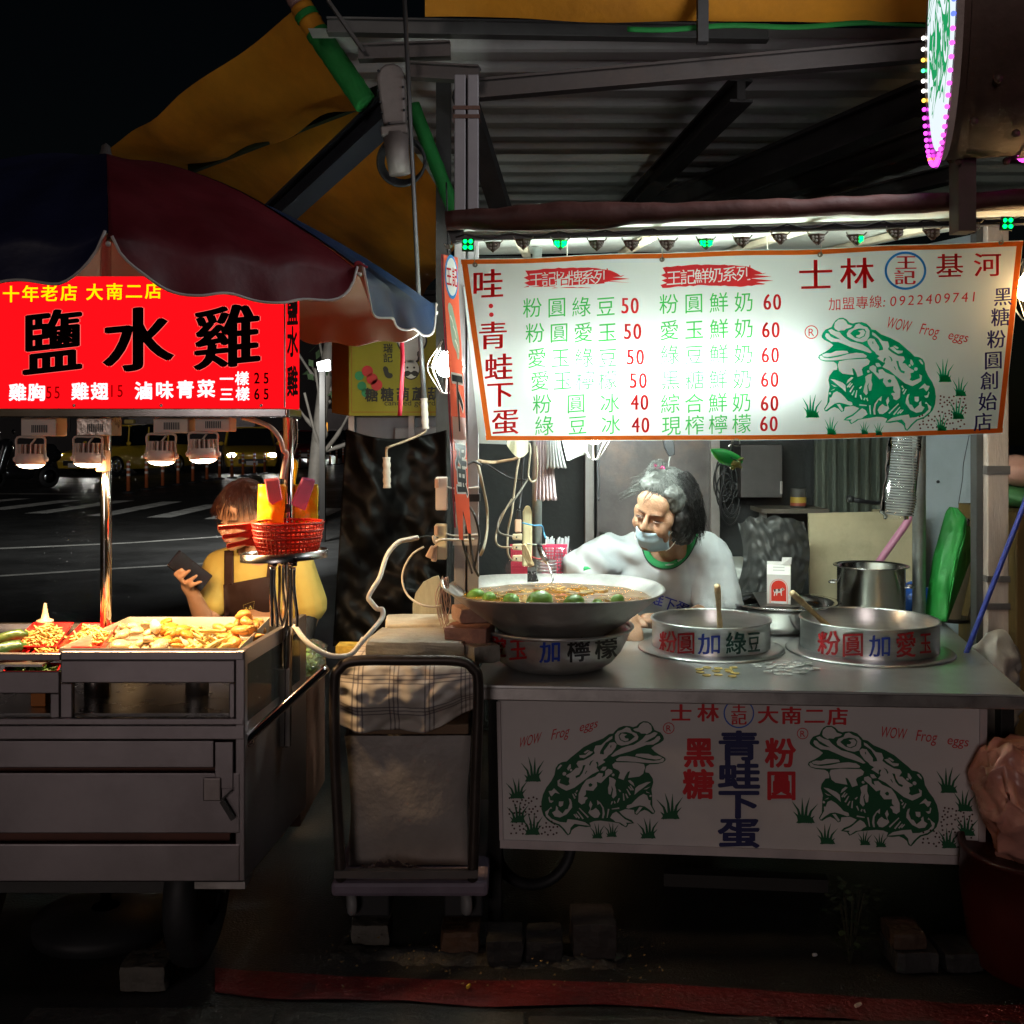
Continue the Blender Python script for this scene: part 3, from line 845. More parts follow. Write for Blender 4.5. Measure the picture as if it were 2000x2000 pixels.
for s, a, b in (('粉圓綠豆', (1040, 599), (1183, 597)), ('粉圓愛玉', (1045, 648), (1186, 647)), ('愛玉綠豆', (1049, 697), (1187, 697)), ('愛玉檸檬', (1055, 742), (1187, 740)), ('粉圓冰', (1059, 787), (1191, 786)), ('綠豆冰', (1063, 830), (1193, 829)),
                ('粉圓鮮奶', (1306, 592), (1452, 587)), ('愛玉鮮奶', (1307, 643), (1452, 638)), ('綠豆鮮奶', (1308, 691), (1451, 688)), ('黑糖鮮奶', (1310, 740), (1449, 737)), ('綜合鮮奶', (1309, 787), (1448, 783)), ('現榨檸檬', (1311, 831), (1448, 826))):
    letters(banner, s, a, b, 41, bp1, b_gr, 0, 39, tilt=.07)
for s, x, y in (('50', 1230, 595), ('50', 1235, 645), ('50', 1240.5, 695), ('50', 1246, 741), ('40', 1249, 784), ('40', 1251, 829), ('60', 1507, 586), ('60', 1504, 640), ('60', 1503, 689), ('60', 1502, 737), ('60', 1502, 784), ('60', 1501, 825)):
    letters(banner, s, (x - 9.5, y), (x + 9.5, y), 43, bp1, b_red, 0, 32, heavy=.024)
letters(banner, '士林', (1592, 535), (1673, 532), 64, bp1, b_red, 0, 70, tilt=.03, heavy=.013)
letters(banner, '基河', (1855, 519), (1929, 517), 50, bp1, b_red, 0, 56, tilt=.03, heavy=.013)
ring_px(banner, 1768, 528, 41, 37, 4.5, bp1, b_bl)
letters(banner, '王記', (1769, 512), (1767, 541), 30, bp1, b_red, 0, 44, heavy=.02)
letters(banner, '加盟專線', (1629, 591), (1709, 587), 26, bp1, b_red, .0)
letters(banner, ':0922409741', (1726, 587), (1902, 579), 27, bp1, b_red, 0, 27, skew=.12)
ring_px(banner, 1583, 645, 13.2, 13.2, 1.8, bp1, b_red); letters(banner, 'R', (1583, 645), (1583, 645), 21, bp1, b_red, .0)
for w_, x0, x1, y0, y1, h in (('WOW', 1728, 1774, 637, 647, 30), ('Frog', 1794, 1830, 650, 657, 29), ('eggs', 1850, 1888, 661, 668, 25)):
    word(banner, w_, x0, x1, y0, h, bp1, b_red, -.012, y1, .36)
for ch, x, y in (('黑', 1959, 579), ('糖', 1954, 619), ('粉', 1946, 662), ('圓', 1940, 703), ('創', 1933, 743), ('始', 1929, 784), ('店', 1920, 824)):
    letters(banner, ch, (x, y), (x, y), 38, bp1, b_nv, 0, tilt=.07, heavy=.014)
frog(banner, (((0, 0), (1590, 600)), ((1932, 0), (1850, 600)), ((0, 1932), (1590, 860)), ((1932, 1932), (1850, 860))), bp1, b_frog)
for x, y, w, h in ((1623, 847, 24, 36), (1688, 847, 18, 26), (1716, 849, 18, 26), (1839, 841, 24, 34), (1585, 813, 34, 46), (1844.5, 745, 32, 46), (1875.5, 773, 28, 38), (1871, 818, 30, 40)):
    grass_tuft(banner, x, y, w, h, bp1, b_frog, -1)
dots(banner, scatter(1832, 1888, 772, 808, 34, 5.5) + scatter(1795, 1885, 810, 838, 40, 5.5), 1.9, bp1, b_br)
hookm = M('wire_hook', (.4, .38, .34), .35, 1)
for x, y in ((928, 516), (1293, 507), (1601, 496), (1956, 474)):
    c = bp1(x, y); g = B()
    g.lathe([(.0035, 0), (.006, .0015), (.0075, 0)], c, 14, bn)
    g.tube(curve_pts([c + bn * .004 + V((0, 0, -.002)), c + bn * .014 + V((0, -.0, .012)), c + V((0, 0, .035)), c + V((0, .01, .06))]), .0013, 6)
    g.build('hook', hookm, banner, True)

# fluorescent tube hung behind the banner
lampt = thing('tube_lamp', 'glowing white fluorescent tube behind the menu banner', 'lamp', P(1305, 702, 3.35))
ta, tb = P(1062, 704, 3.275), P(1572, 698, 3.215)
tube_e = ME('tube_glow', (.86, 1.0, .93), 60)
B().tube([ta.lerp(tb, i / 24) for i in range(25)], .0125, 12).build('tube', tube_e, lampt, True)
dd = (tb - ta).normalized()
for sgn in (1, -1):
    lamp_light('tube_light', 'AREA', ta.lerp(tb, .5) + bn * .0135 * sgn, .55 if sgn > 0 else 26, (.86, 1., .93), ((tb - ta).length, .022), lampt, bn * sgn)
for q, s in ((ta, -1), (tb, 1)):
    B().tube([q + dd * s * .001, q + dd * s * .03], .015, 14).build('end_cap', white_pl, lampt, True)
B().bar(ta + V((0, .045, .012)), tb + V((0, .045, .012)), .03, .02).build('batten', white_pl, lampt)
for t in (.1, .9):
    q = ta.lerp(tb, t) + V((0, .045, .02)); B().tube([q, V((q.x, q.y + .1, 2.06))], .0015, 5).build('hanger', hookm, lampt)

# ------------------------------------------------------------------ green light string
rail = thing('light_string_rail', 'black rail and wire carrying the light modules along the eave', 'rail', P(1450, 470, 2.98))
ra, rb = P(890, 466, 2.99), P(2010, 432, 2.90)
B().bar(ra, rb, .012, .012).build('bar', black_pl, rail)
wv = [ra.lerp(rb, i / 60) + V((0, -.01, .002 + .006 * math.sin(i * 1.3) + .004 * nz((i, 0, 0), .7))) for i in range(61)]
B().tube(wv, .0022, 6).build('wire', black_pl, rail, True)
led_on = ME('green_led_lit', (.0, 1, .10), 5)
led_off = M('led_lens_off', (.45, .43, .36), .25, 0, .1)
mod_m = M('led_module_brown', (.13, .085, .06), .5, 0, .25)
lampB = ((877, 482, 0, 'far left tip'), (914, 478, 1, ''), (963, 480, 0, ''), (1022, 475, 0, ''), (1094.6, 475, 2, ''), (1165.6, 477, 0, ''), (1234, 477, 0, ''), (1304, 477, 0, ''), (1379, 474, 2, ''), (1450, 471, 0, ''),
         (1524.6, 464, 0, ''), (1597, 465, 0, ''), (1673, 466, 3, ''), (1751, 455, 0, ''), (1822, 455, 0, ''), (1900, 443, 0, ''), (1966, 437, 1, ''))
on_lab = {914: 'square green light module glowing at the left end of the string', 1094.6: 'glowing green wedge light above the first red menu heading', 1379: 'glowing green wedge light above the second red menu heading',
          1673: 'wedge light above the menu banner with only its right side glowing green', 1966: 'bright green light module at the right end of the string', 877: 'small light module at the left roof corner beside the side banner'}
offn = 0
for x, y, lit, _ in lampB:
    c = P(x, y, 2.965 - .1 * (x - 900) / 1100)
    offn += 1
    lab = on_lab.get(x, 'unlit brown wedge light module, number %s along the string from the left' % ('one two three four five six seven eight nine ten eleven twelve thirteen fourteen fifteen sixteen seventeen'.split()[offn - 1]))
    t = thing('light_module', lab, 'light', c, 'light modules strung along the eave')
    s = .022 if x > 880 else .01
    if lit == 1:
        B().box(c, (s * 1.5, .012, s * 1.7), (rad(10), 0, rad(8))).build('housing', black_pl, t, bevel=.002)
        for i in (-1, 1):
            for j in (-1, 1):
                B().lathe([(.0058, 0), (.004, -.004), (1e-4, -.0055)], c + V((i * .0078, -.0075, j * .0082)), 12, (0, 1, 0)).build('led', led_on, t, True)
    else:
        pr = [c + V((-s, .006, s * .55)), c + V((s, .006, s * .55)), c + V((s * .78, .006, -s * .15)), c + V((0, -.012, -s * .95)), c + V((-s * .78, .006, -s * .15))]
        B().add(pr + [c + V((-s, .02, s * .55)), c + V((s, .02, s * .55)), c + V((0, .012, -s * .8)), c + V((0, -.016, s * .45))], [(0, 4, 3, 8), (8, 3, 2, 1), (0, 8, 1), (0, 1, 6, 5), (0, 5, 4), (4, 5, 7, 3), (3, 7, 6, 2), (1, 2, 6)]).build('housing', mod_m, t)
        for i in (-1, 1):
            on = lit == 2 or (lit == 3 and i > 0)
            for a_, b_ in ((.28, .3), (.28, -.12), (.62, .38), (.58, .08)):
                q = c + V((i * s * a_, -.0165 + .022 * a_ - .001, s * (b_ - .28)))
                B().lathe([(.0042, 0), (.003, -.003), (1e-4, -.004)], q, 8, (-i * .5, 1, .1)).build('led', led_on if on else led_off, t, True)
        B().tube([c + V((-s, .006, s * .5)), c + V((-s * 1.25, .0, s * .8))], .002, 5).tube([c + V((s, .006, s * .5)), c + V((s * 1.25, .0, s * .8))], .002, 5).build('clip', hookm, t)

# ------------------------------------------------------------------ side banner, caged lamps
sb = thing('side_banner', 'narrow red swallow tailed banner hung edge on beside the left post', 'banner', P(890, 1045, 3.2))
s_a, s_b = P(866, 0, 3.15), P(893, 0, 3.27)
sn = V((s_b.y - s_a.y, -(s_b.x - s_a.x), 0)).normalized()
def sbq(u, v):
    x = 866 + 28 * u + 27 * max(v, 0.) ** 1.15 + (-1.5 * math.sin(v * 9)) * .5; y = 497 + 545 * v + 6 * u
    return x, y
def sb3(u, v, e=0.):
    x, y = sbq(u, v); Y = 3.15 + .12 * u + .03 * v
    return P(x, y, Y) + sn * e
s_red = MT('side_banner_red', (.62, .10, .05), .4, var=.15)
tail = B().grid(lambda u, v: sb3(u, v * .86), 6, 40).build('sheet', s_red, sb, True)
tl = B()
tl.add([sb3(0, .86), sb3(.5, .86), sb3(1, .86), sb3(.12, 1.02), sb3(.38, 1.02), sb3(.52, .91), sb3(.78, .99), sb3(1., .99)], [(0, 1, 5, 4, 3), (1, 2, 7, 6, 5)])
tl.build('tail', s_red, sb)
B().grid(lambda u, v: sb3(-.12 * u, v * .98, -.002), 1, 30).build('hem', MT('side_banner_maroon', (.16, .01, .02), .3), sb, True)
def smp(x, y, e=0.):
    """x,y in banner units 0-100 across, 0-1000 down"""
    return sb3(x / 100, y / 1000, .0014 + e)
s_wh, s_bl, s_gr, s_bk, s_rd = MT('side_white', (.82, .82, .76), .45), MT('side_blue', (.05, .22, .5), .4), MT('side_grey_green', (.35, .48, .38), .4), MT('side_black', (.03, .03, .03), .3), MT('side_print_red', (.5, .02, .03), .4)
flat(sb, [circ(50, 75, 46, 24, 80)], smp, s_bl, 'badge_ring'); flat(sb, [circ(50, 75, 38, 24, 68)], smp, s_wh, 'badge', e=.0006)
smp2 = lambda x, y, e=0.: smp(x, y, e + .0012)
letters(sb, '王', (30, 75), (30, 75), 74, smp2, s_rd, .02, 36); letters(sb, '記', (70, 75), (70, 75), 74, smp2, s_rd, .02, 36)
isl = [(20, 175), (35, 170), (60, 215), (75, 260), (85, 310), (80, 345), (70, 370), (60, 345), (40, 320), (28, 270), (25, 220)]
flat(sb, [isl], smp, s_gr, 'island_emblem', True)
for a in ((30, 215), (45, 250), (55, 300)):
    flat(sb, [ribbon([a, (a[0] + 14, a[1] + 20), (a[0] + 20, a[1] + 44)], 8, 3)], smp, s_wh, 'island_line', e=.0006)
for ch, y0, hh in (('下', 520, 230), ('蛋', 760, 200)):
    letters(sb, ch, (52, y0), (52, y0), hh, lambda x, y, e=0.: smp(x, y, e), s_wh, .055, 84)
    letters(sb, ch, (52, y0), (52, y0), hh, lambda x, y, e=0.: smp(x, y, e + .0008), s_bk, .02, 78)
flat(sb, [[(4, 580), (98, 575), (98, 655), (80, 700), (60, 665), (40, 690), (4, 660)]], smp, s_wh, 'white_patch', e=.0003)

bulb_w = ME('bulb_cool_glow', (.90, 1, .95), 60)
def cage_lamp(name, c, label, power=100, col=(.86, 1, .93), glow=bulb_w, top=.14):
    t = thing(name, label, 'lamp', c)
    lamp_light('bulb_light', 'POINT', c + V((0, 0, -.002)), power, col, .035, t)
    B().lathe([(.012, .05), (.016, .042), (.022, .03), (.030, .012), (.032, -.004), (.026, -.022), (.014, -.031), (1e-4, -.034)], c, 20).build('bulb', glow, t, True)
    B().lathe([(.006, .09), (.015, .088), (.017, .05), (.012, .046)], c, 16, close=True).build('socket', black_pl, t, True)
    g = B()
    for k in range(8):
        a = 2 * math.pi * k / 8; d = V((math.cos(a), math.sin(a), 0))
        g.tube(curve_pts([c + d * .012 + V((0, 0, .085)), c + d * .030 + V((0, 0, .055)), c + d * .060 + V((0, 0, .0)), c + d * .034 + V((0, 0, -.055)), c + d * .014 + V((0, 0, -.085))], 4), .0014, 5)
    for r, z in ((.060, 0), (.014, -.085), (.013, .085)):
        g.tube([c + V((r * math.cos(2 * math.pi * i / 24), r * math.sin(2 * math.pi * i / 24), z)) for i in range(25)], .0016, 5)
    g.build('cage', M('cage_wire', (.62, .60, .56), .3, 1, .05), t, True)
    B().tube(curve_pts([c + V((0, 0, .09)), c + V((.006, .01, .09 + top * .5)), c + V((0, .02, .09 + top))]), .003, 6).build('cord', black_pl, t, True)
    return t
cage_lamp('caged_bulb', P(871, 716, 3.42), 'lit bulb in a wire cage half hidden by the red side banner', power=45, top=.5)
cl = P(1160, 848, 3.62)
cage_lamp('caged_bulb', cl, 'lit caged bulb peeping out under the menu banner above the wok', top=.45)
cage_lamp('caged_bulb', P(2008, 566, 3.05), 'warm bulb shining behind the right end of the menu banner', power=15, col=(1, .62, .27), glow=ME('bulb_warm_glow', (1, .62, .27), 40), top=.3)
# ------------------------------------------------------------------ big wok of tea and limes on its painted basin
bc = V((P(1085, 0, 3.345).x, 3.345, ZC + .001))
bprof = [(.125, 0), (.150, .004), (.178, .022), (.203, .052), (.220, .085), (.231, .115)]
basin = thing('painted_basin', 'worn metal basin with painted red blue and black characters, under the big wok', 'basin', bc)
B().lathe([(.001, .006), (.12, .006)] + [(r - .004, z + .002) for r, z in bprof[1:]] + [(.238, .118), (.243, .123), (.243, .128), (.238, .130), (.231, .124)] + [(r, z) for r, z in reversed(bprof)] + [(.001, 0)], bc, 72).build('bowl', alu_old, basin, True)
lm = on_lathe(bc, bprof, .0012)
for s, x, y, m_, h in (('愛', 972, 1262, paint_red, 48), ('玉', 1012, 1268, paint_red, 46), ('加', 1075, 1272, paint_blue, 46), ('檸', 1130, 1269, paint_black, 50), ('檬', 1183, 1264, paint_black, 48)):
    letters(basin, s, (x, y), (x, y), h, lm, m_, .018, h * (.8 if x < 1020 else .95), tilt=.08, heavy=.006, split=6, rough=.03)

wc = V((bc.x, bc.y, 0))
wok = thing('wok', 'very wide shallow metal wok full of brown tea jelly and limes', 'wok', (bc.x, bc.y, .80))
zr = .962
wp = [(.001, .795), (.08, .800), (.15, .822), (.215, .862), (.28, .913), (.333, zr - .004), (.339, zr), (.338, zr + .004), (.331, zr + .003), (.277, .918), (.212, .867), (.148, .827), (.08, .805), (.001, .800)]
wv = B().lathe(wp, wc, 96)
wv.v = [V((q.x, q.y, q.z + .004 * math.sin(3 * math.atan2(q.y - wc.y, q.x - wc.x)) * max(0, (q.z - .85) / .11) )) for q in wv.v]
wv.build('bowl', alu_old, wok, True)
hl = wc + V((-.335, -.02, zr - .01))
B().tube(curve_pts([hl + V((.01, -.02, 0)), hl + V((-.012, -.02, .018)), hl + V((-.016, 0, .036)), hl + V((-.012, .02, .018)), hl + V((.01, .02, 0))]), .005, 8).build('handle', alu_old, wok, True)
tea = M('brown_tea', (.34, .14, .012), .07, 0, .5, 9, .12, 26, spec=.6, coat=.4, stain=.35, stain_col=(.46, .33, .13), stain_scale=6)
zl = .936
lq = B().grid(lambda u, v: (wc.x + .302 * (1e-4 + v) * math.cos(u * 2 * math.pi), wc.y + .302 * v * math.sin(u * 2 * math.pi), zl + .0035 * nz((.302 * v * math.cos(u * 6.283), .302 * v * math.sin(u * 6.283), 0), 14)), 72, 22)
lq.build('tea', tea, wok, True)
jelly = M('pale_jelly', (.62, .44, .20), .08, 0, .2, 12, .1, 30, trans=.35, coat=.5)
rnd = random.Random(21)
jb = B()
for i in range(26):
    a, r = rnd.uniform(0, 6.28), .24 * math.sqrt(rnd.random())
    c = wc + V((r * math.cos(a), r * math.sin(a), zl + .001))
    k = rnd.randint(4, 6); s = rnd.uniform(.012, .032); a0 = rnd.uniform(0, 6)
    pl = [c + V((s * rnd.uniform(.5, 1.2) * math.cos(a0 + 6.283 * j / k), s * rnd.uniform(.5, 1.2) * math.sin(a0 + 6.283 * j / k), rnd.uniform(-.001, .006))) for j in range(k)]
    jb.prism(pl, (0, 0, -.012))
jo = jb.build('jelly', jelly, wok, bevel=.002); jo['kind'] = 'stuff'
lime_m = M('lime_peel', (.13, .28, .035), .32, 0, .25, 10, .25, 300, coat=.2)
for i, (x, y, r, lab) in enumerate(((929, 1159, 15, 'leftmost green lime floating in the wok'), (955, 1164, 14, 'dark small lime second from the left in the wok'), (998.6, 1170, 17, 'lime third from the left along the wok rim'),
        (1053, 1172, 25, 'largest green lime at the front middle of the wok'), (1120, 1175, 20, 'wide pale lime right of the largest one in the wok'), (1167, 1177, 13, 'small lime just showing over the wok rim'), (1206, 1169, 14, 'rightmost pale green lime in the wok'))):
    c = onz(x, y, zl + .008); rr = px(r, c.y); c.z -= .007
    d = (V((c.x, c.y, 0)) - wc); L_ = d.length
    if L_ > .29 - rr: c -= d.normalized() * (L_ - (.29 - rr))
    R = Euler((rnd.uniform(-.3, .3), rnd.uniform(-.3, .3), rnd.uniform(0, 3))).to_matrix()
    b = B().ell(V((0, 0, 0)), (rr * 1.15, rr * .95, rr * .92), None, 18, 12)
    for j, q in enumerate(b.v):
        t = q.x / (rr * 1.15)
        q = q * (1 + .03 * nz(q, 60, i)) + V((.16 * rr * max(0, abs(t) - .82) / .18 * (1 if t > 0 else -1), 0, 0))
        b.v[j] = c + R @ q
    tag(b.build('lime', lime_m, None, True), lab, 'lime', 'limes floating in the wok')
# tools standing in the wok
wood_h = M('pale_wood_handle', (.55, .42, .24), .6, 0, .25, 10, .15, 40, stretch=(8, 8, 1))
sp = thing('cleaver', 'wooden handled cleaver standing in the back of the wok', 'cleaver', P(1036, 1136, 3.52))
def flatbar(pts, ws, t, Y0, Y1):
    """flat strip through pixel points, ws half widths px"""
    n = len(pts); b = B()
    L, R = [], []
    for i, (x, y) in enumerate(pts):
        x0, y0 = pts[max(0, i - 1)]; x1, y1 = pts[min(n - 1, i + 1)]
        dx, dy = x1 - x0, y1 - y0; l = math.hypot(dx, dy); Y = Y0 + (Y1 - Y0) * i / (n - 1)
        L.append(P(x - dy / l * ws[i], y + dx / l * ws[i], Y)); R.append(P(x + dy / l * ws[i], y - dx / l * ws[i], Y))
    return b.prism(L + R[::-1], (0, t, 0))
flatbar([(1022, 1063), (1027, 1080), (1034, 1097), (1039, 1107)], [4, 7.5, 6, 6.5], .016, 3.54, 3.52).build('handle', wood_h, sp, bevel=.004)
B().prism([P(1030, 1108, 3.522), P(1045, 1108, 3.522), P(1052, 1136, 3.50), P(1030, 1138, 3.50)], (0, .003, 0)).build('blade', steel, sp)
sk_ = thing('ladle', 'steel handled ladle leaning in the back of the wok', 'ladle', P(1078, 1133, 3.5))
B().tube([P(1054, 1070, 3.6), P(1060, 1083, 3.58), P(1068, 1098, 3.555)], [.009, .0105, .008], 12).build('grip', steel, sk_, True)
B().tube([P(1055, 1069, 3.601), P(1052.5, 1064, 3.61)], [.0092, .008], 12).build('end_cap', black_pl, sk_, True)
B().tube(curve_pts([P(1068, 1098, 3.555), P(1073, 1110, 3.54), P(1080, 1130, 3.5), P(1077, 1138, 3.47)]), .0028, 8).build('shaft', steel, sk_, True)

# ------------------------------------------------------------------ two flanged pots with painted names
def flange_pot(x, Y, r, rd, zrim, label, strokes, content):
    c = V((P(x, 0, Y).x, Y, ZC + .0015)); h = zrim - ZC
    t = thing('flanged_pot', label, 'pot', c)
    B().lathe([(r + .002, .012), (rd * .92, .010), (rd * .985, .006), (rd, .003), (rd, .0005), (r, .0005)], c, 96).build('flange', alu, t, True)
    B().lathe([(r - .004, .012), (r - .004, h - .004), (r - .002, h), (r + .004, h), (r + .0055, h - .003), (r + .004, h - .007), (r, h - .009), (r, .011)], c, 96).build('rim_ring', alu, t, True)
    B().lathe([(1e-4, .016), (r * .5, .0165), (r - .0045, .016)], c, 64).build('contents', content, t, True)
    mpp = on_lathe(c, [(r, 0), (r, h)], .0009)
    for s, xx, yy, m_, hh, ww in strokes:
        letters(t, s, (xx, yy), (xx, yy), hh, mpp, m_, .012, ww, tilt=.05, heavy=.007, split=5, rough=.035)
    return t, c
soup1 = M('pearl_soup', (.24, .22, .18), .12, 0, .3, 20, .1, 40)
soup2 = M('jelly_soup', (.42, .33, .20), .10, 0, .35, 12, .1, 30)
p1, c1 = flange_pot(1388, 3.61, .195, .243, .8225, 'low steel pot beside the wok with a blue middle character and two green ones', [('粉', 1305, 1254, paint_red, 46, 36), ('圓', 1340, 1256, paint_red, 46, 38), ('加', 1386, 1257, paint_blue, 44, 48), ('綠', 1437, 1256, paint_green, 46, 42), ('豆', 1472, 1254, paint_green, 44, 26)], soup1)
p2, c2 = flange_pot(1697, 3.574, .2204, .27, .829, 'larger low steel pot at the right with red characters around a blue one', [('粉', 1619, 1256, paint_red, 50, 46), ('圓', 1666, 1259, paint_red, 50, 46), ('加', 1719, 1261, paint_blue, 46, 46), ('愛', 1769, 1259, paint_red, 52, 42), ('玉', 1807, 1256, paint_red, 46, 24)], soup2)
for a, b, w, lab in ((onz(1390, 1226, .75), P(1401, 1144, 3.52), 5.6, 'upright wooden ladle handle in the pot beside the wok'), (onz(1612, 1222, .75), P(1547, 1158, 3.48), 5.8, 'slanting turned wooden ladle handle in the larger right pot')):
    t = thing('wooden_ladle', lab, 'ladle', a)
    a = V((a.x, min(a.y, 3.66), .738)); n = 12
    rr = [px(w, 3.55) * (1 + .12 * math.sin(i * .8) * (i > 4)) * (.93 if i in (6, 8) else 1) for i in range(n)]
    B().tube([a.lerp(b, i / (n - 1)) for i in range(n)], rr, 14).build('handle', wood_h, t, True)
    B().ell(a + V((0, 0, .012)), (.03, .03, .012)).build('bowl', wood_h, t, True)

# ------------------------------------------------------------------ mixing basin with tray and milk carton, tall pot
b2 = V((P(1528, 0, 3.95).x, 3.95, ZC + .001))
t = thing('steel_mixing_basin', 'deep shiny steel basin behind the two low pots, milk carton standing on it', 'basin', b2)
hb = .829 - ZC
B().lathe([(1e-4, .0), (.12, 0), (.135, .006), (.15, .03), (.165, hb - .03), (.178, hb - .014), (.205, hb - .008), (.209, hb - .003), (.205, hb), (.178, hb - .006), (.162, hb - .026), (.146, .03), (.13, .008), (1e-4, .004)], b2, 80).build('bowl', M('mirror_steel', (.55, .54, .53), .14, 1, .12, 4), t, True)
B().lathe([(1e-4, hb - .035), (.15, hb - .035)], b2, 48).build('cold_water', M('grey_water', (.10, .11, .11), .06, 0, .2), t, True)
tr = thing('small_tray', 'thin dark tray laid across the deep steel basin, under the milk carton', 'tray', b2 + V((-.03, -.1, hb)))
ty0 = b2.z + hb + .0015
B().prism([V((P(1478, 0, 3.84).x, 3.78, ty0)), V((P(1572, 0, 3.84).x, 3.78, ty0)), V((P(1570, 0, 4.0).x, 4.10, ty0)), V((P(1482, 0, 4.0).x, 4.10, ty0))], (0, 0, .004)).build('plate', steel_dull, tr)
ck = V((P(1521, 0, 3.86).x, 3.86, ty0 + .0045))
mc = thing('milk_carton', 'white gable topped milk carton with a cow on a red arch', 'carton', ck)
cw = .041; Rm = Matrix.Rotation(rad(-14), 3, 'Z')
card = M('carton_white', (.80, .80, .79), .45, 0, .04)
def ct(x, y, z): return ck + Rm @ V((x, y, z))
g = B()
zs = .104; zg = .134; zf = .146
vv = [ct(-cw, -cw, 0), ct(cw, -cw, 0), ct(cw, cw, 0), ct(-cw, cw, 0), ct(-cw, -cw, zs), ct(cw, -cw, zs), ct(cw, cw, zs), ct(-cw, cw, zs), ct(-cw, -.002, zg), ct(cw, -.002, zg), ct(cw, .002, zg), ct(-cw, .002, zg), ct(-cw, -.002, zf), ct(cw, -.002, zf), ct(cw, .002, zf), ct(-cw, .002, zf)]
g.add(vv, [(0, 3, 2, 1), (0, 1, 5, 4), (1, 2, 6, 5), (2, 3, 7, 6), (3, 0, 4, 7), (4, 5, 9, 8), (6, 7, 11, 10), (5, 6, 10, 9), (7, 4, 8, 11), (8, 9, 13, 12), (10, 11, 15, 14), (9, 10, 14, 13), (11, 8, 12, 15), (12, 13, 14, 15)])
g.build('carton_body', card, mc)
B().add([ct(cw * .2, -.003, zg), ct(cw * 1.05, -.012, zg + .004), ct(cw * 1.1, -.02, zg + .03), ct(cw * .3, -.005, zf + .016)], [(0, 1, 2, 3)]).build('opened_spout', card, mc, solid=.0012)
def cmap(x, y, e=0.): return ct(x, -cw - .0006 - e, y)
arch = lambda w, h0, h1: [(-w, h0), (w, h0)] + [(w * math.cos(a), h1 + w * math.sin(a)) for a in [math.pi * i / 12 for i in range(13)]]
car_red = M('carton_red', (.70, .04, .02), .45, 0, .05)
cpink = M('carton_pink', (.8, .35, .28), .45)
def cflat(pl, m_, nm, e=0.):
    vs, fs = outline_fill([pl] if not isinstance(pl[0], list) else pl, False)
    meshobj(nm, [cmap(x, y, e) for x, y in vs], fs, m_, mc)
cflat(arch(.031, .002, .058), cpink, 'arch_border'); cflat(arch(.0285, .002, .058), card, 'arch_white', .0003); cflat(arch(.026, .010, .058), car_red, 'arch', .0006)
cow = [(-.017, .052), (.006, .054), (.012, .058), (.019, .055), (.019, .050), (.012, .048), (.010, .040), (.011, .030), (.008, .030), (.006, .040), (-.004, .039), (-.006, .030), (-.009, .030), (-.009, .039), (-.012, .038), (-.014, .028), (-.017, .028), (-.016, .040), (-.019, .044)]
cflat(cow, card, 'cow', .0009)
for pl in ([(-.017, .052), (-.010, .053), (-.011, .044), (-.016, .043)], [(-.003, .053), (.004, .054), (.004, .046), (-.001, .044)], [(.010, .056), (.018, .055), (.014, .049)]):
    cflat(pl, paint_black, 'cow_patch', .0012)
for yy in (.128, .134, .140):
    B().add([ct(cw + .0005, -.02, yy - .1), ct(cw + .0005, .02, yy - .1), ct(cw + .0005, .02, yy - .1025), ct(cw + .0005, -.02, yy - .1025)], [(0, 1, 2, 3)]).build('print_line', ink_brown, mc)
B().add([ct(cw + .0006, -cw + .002, .002), ct(cw + .0006, cw - .002, .002), ct(cw + .0006, cw - .002, .02), ct(cw + .0006, -cw + .002, .02)], [(0, 1, 2, 3)]).build('red_band', car_red, mc)
for i, s in enumerate((.4, .7)):
    B().add([ct(-.02 + .0 * i, -cw + (cw - .002) * s - .0008, zs + (zg - zs) * s), ct(.02, -cw + (cw - .002) * s - .0008, zs + (zg - zs) * s), ct(.02, -cw + (cw - .002) * (s + .1) - .0008, zs + (zg - zs) * (s + .1)), ct(-.02, -cw + (cw - .002) * (s + .1) - .0008, zs + (zg - zs) * (s + .1))], [(0, 1, 2, 3)]).build('print_line', M('carton_grey', (.45, .45, .45), .5), mc)

p3 = V((P(1697, 0, 4.0).x + .008, 4.0, ZC + .001)); h3 = 1.45 - 263 * 4.0 / F - ZC
t = thing('tall_steel_pot', 'tall open stainless steel pot at the back right of the counter', 'pot', p3)
r3 = px(64, 4.0)
B().lathe([(1e-4, 0), (r3 - .01, 0), (r3, .012), (r3, h3 - .006), (r3 + .014, h3 - .001), (r3 + .015, h3 + .002), (r3 + .012, h3 + .003), (r3 - .003, h3 - .004), (r3 - .003, .012), (1e-4, .004)], p3, 80).build('pot_body', M('brushed_pot', (.52, .50, .48), .2, 1, .12, 4, .03, 200), t, True)
for a in (2.6, 5.8):
    q = p3 + V((r3 * math.cos(a), r3 * math.sin(a), h3 * .7)); d = V((math.cos(a), math.sin(a), 0)); s_ = V((-d.y, d.x, 0))
    B().tube(curve_pts([q - s_ * .03, q - s_ * .028 + d * .025, q + s_ * .028 + d * .025, q + s_ * .03]), .004, 8).build('handle', steel, t, True)

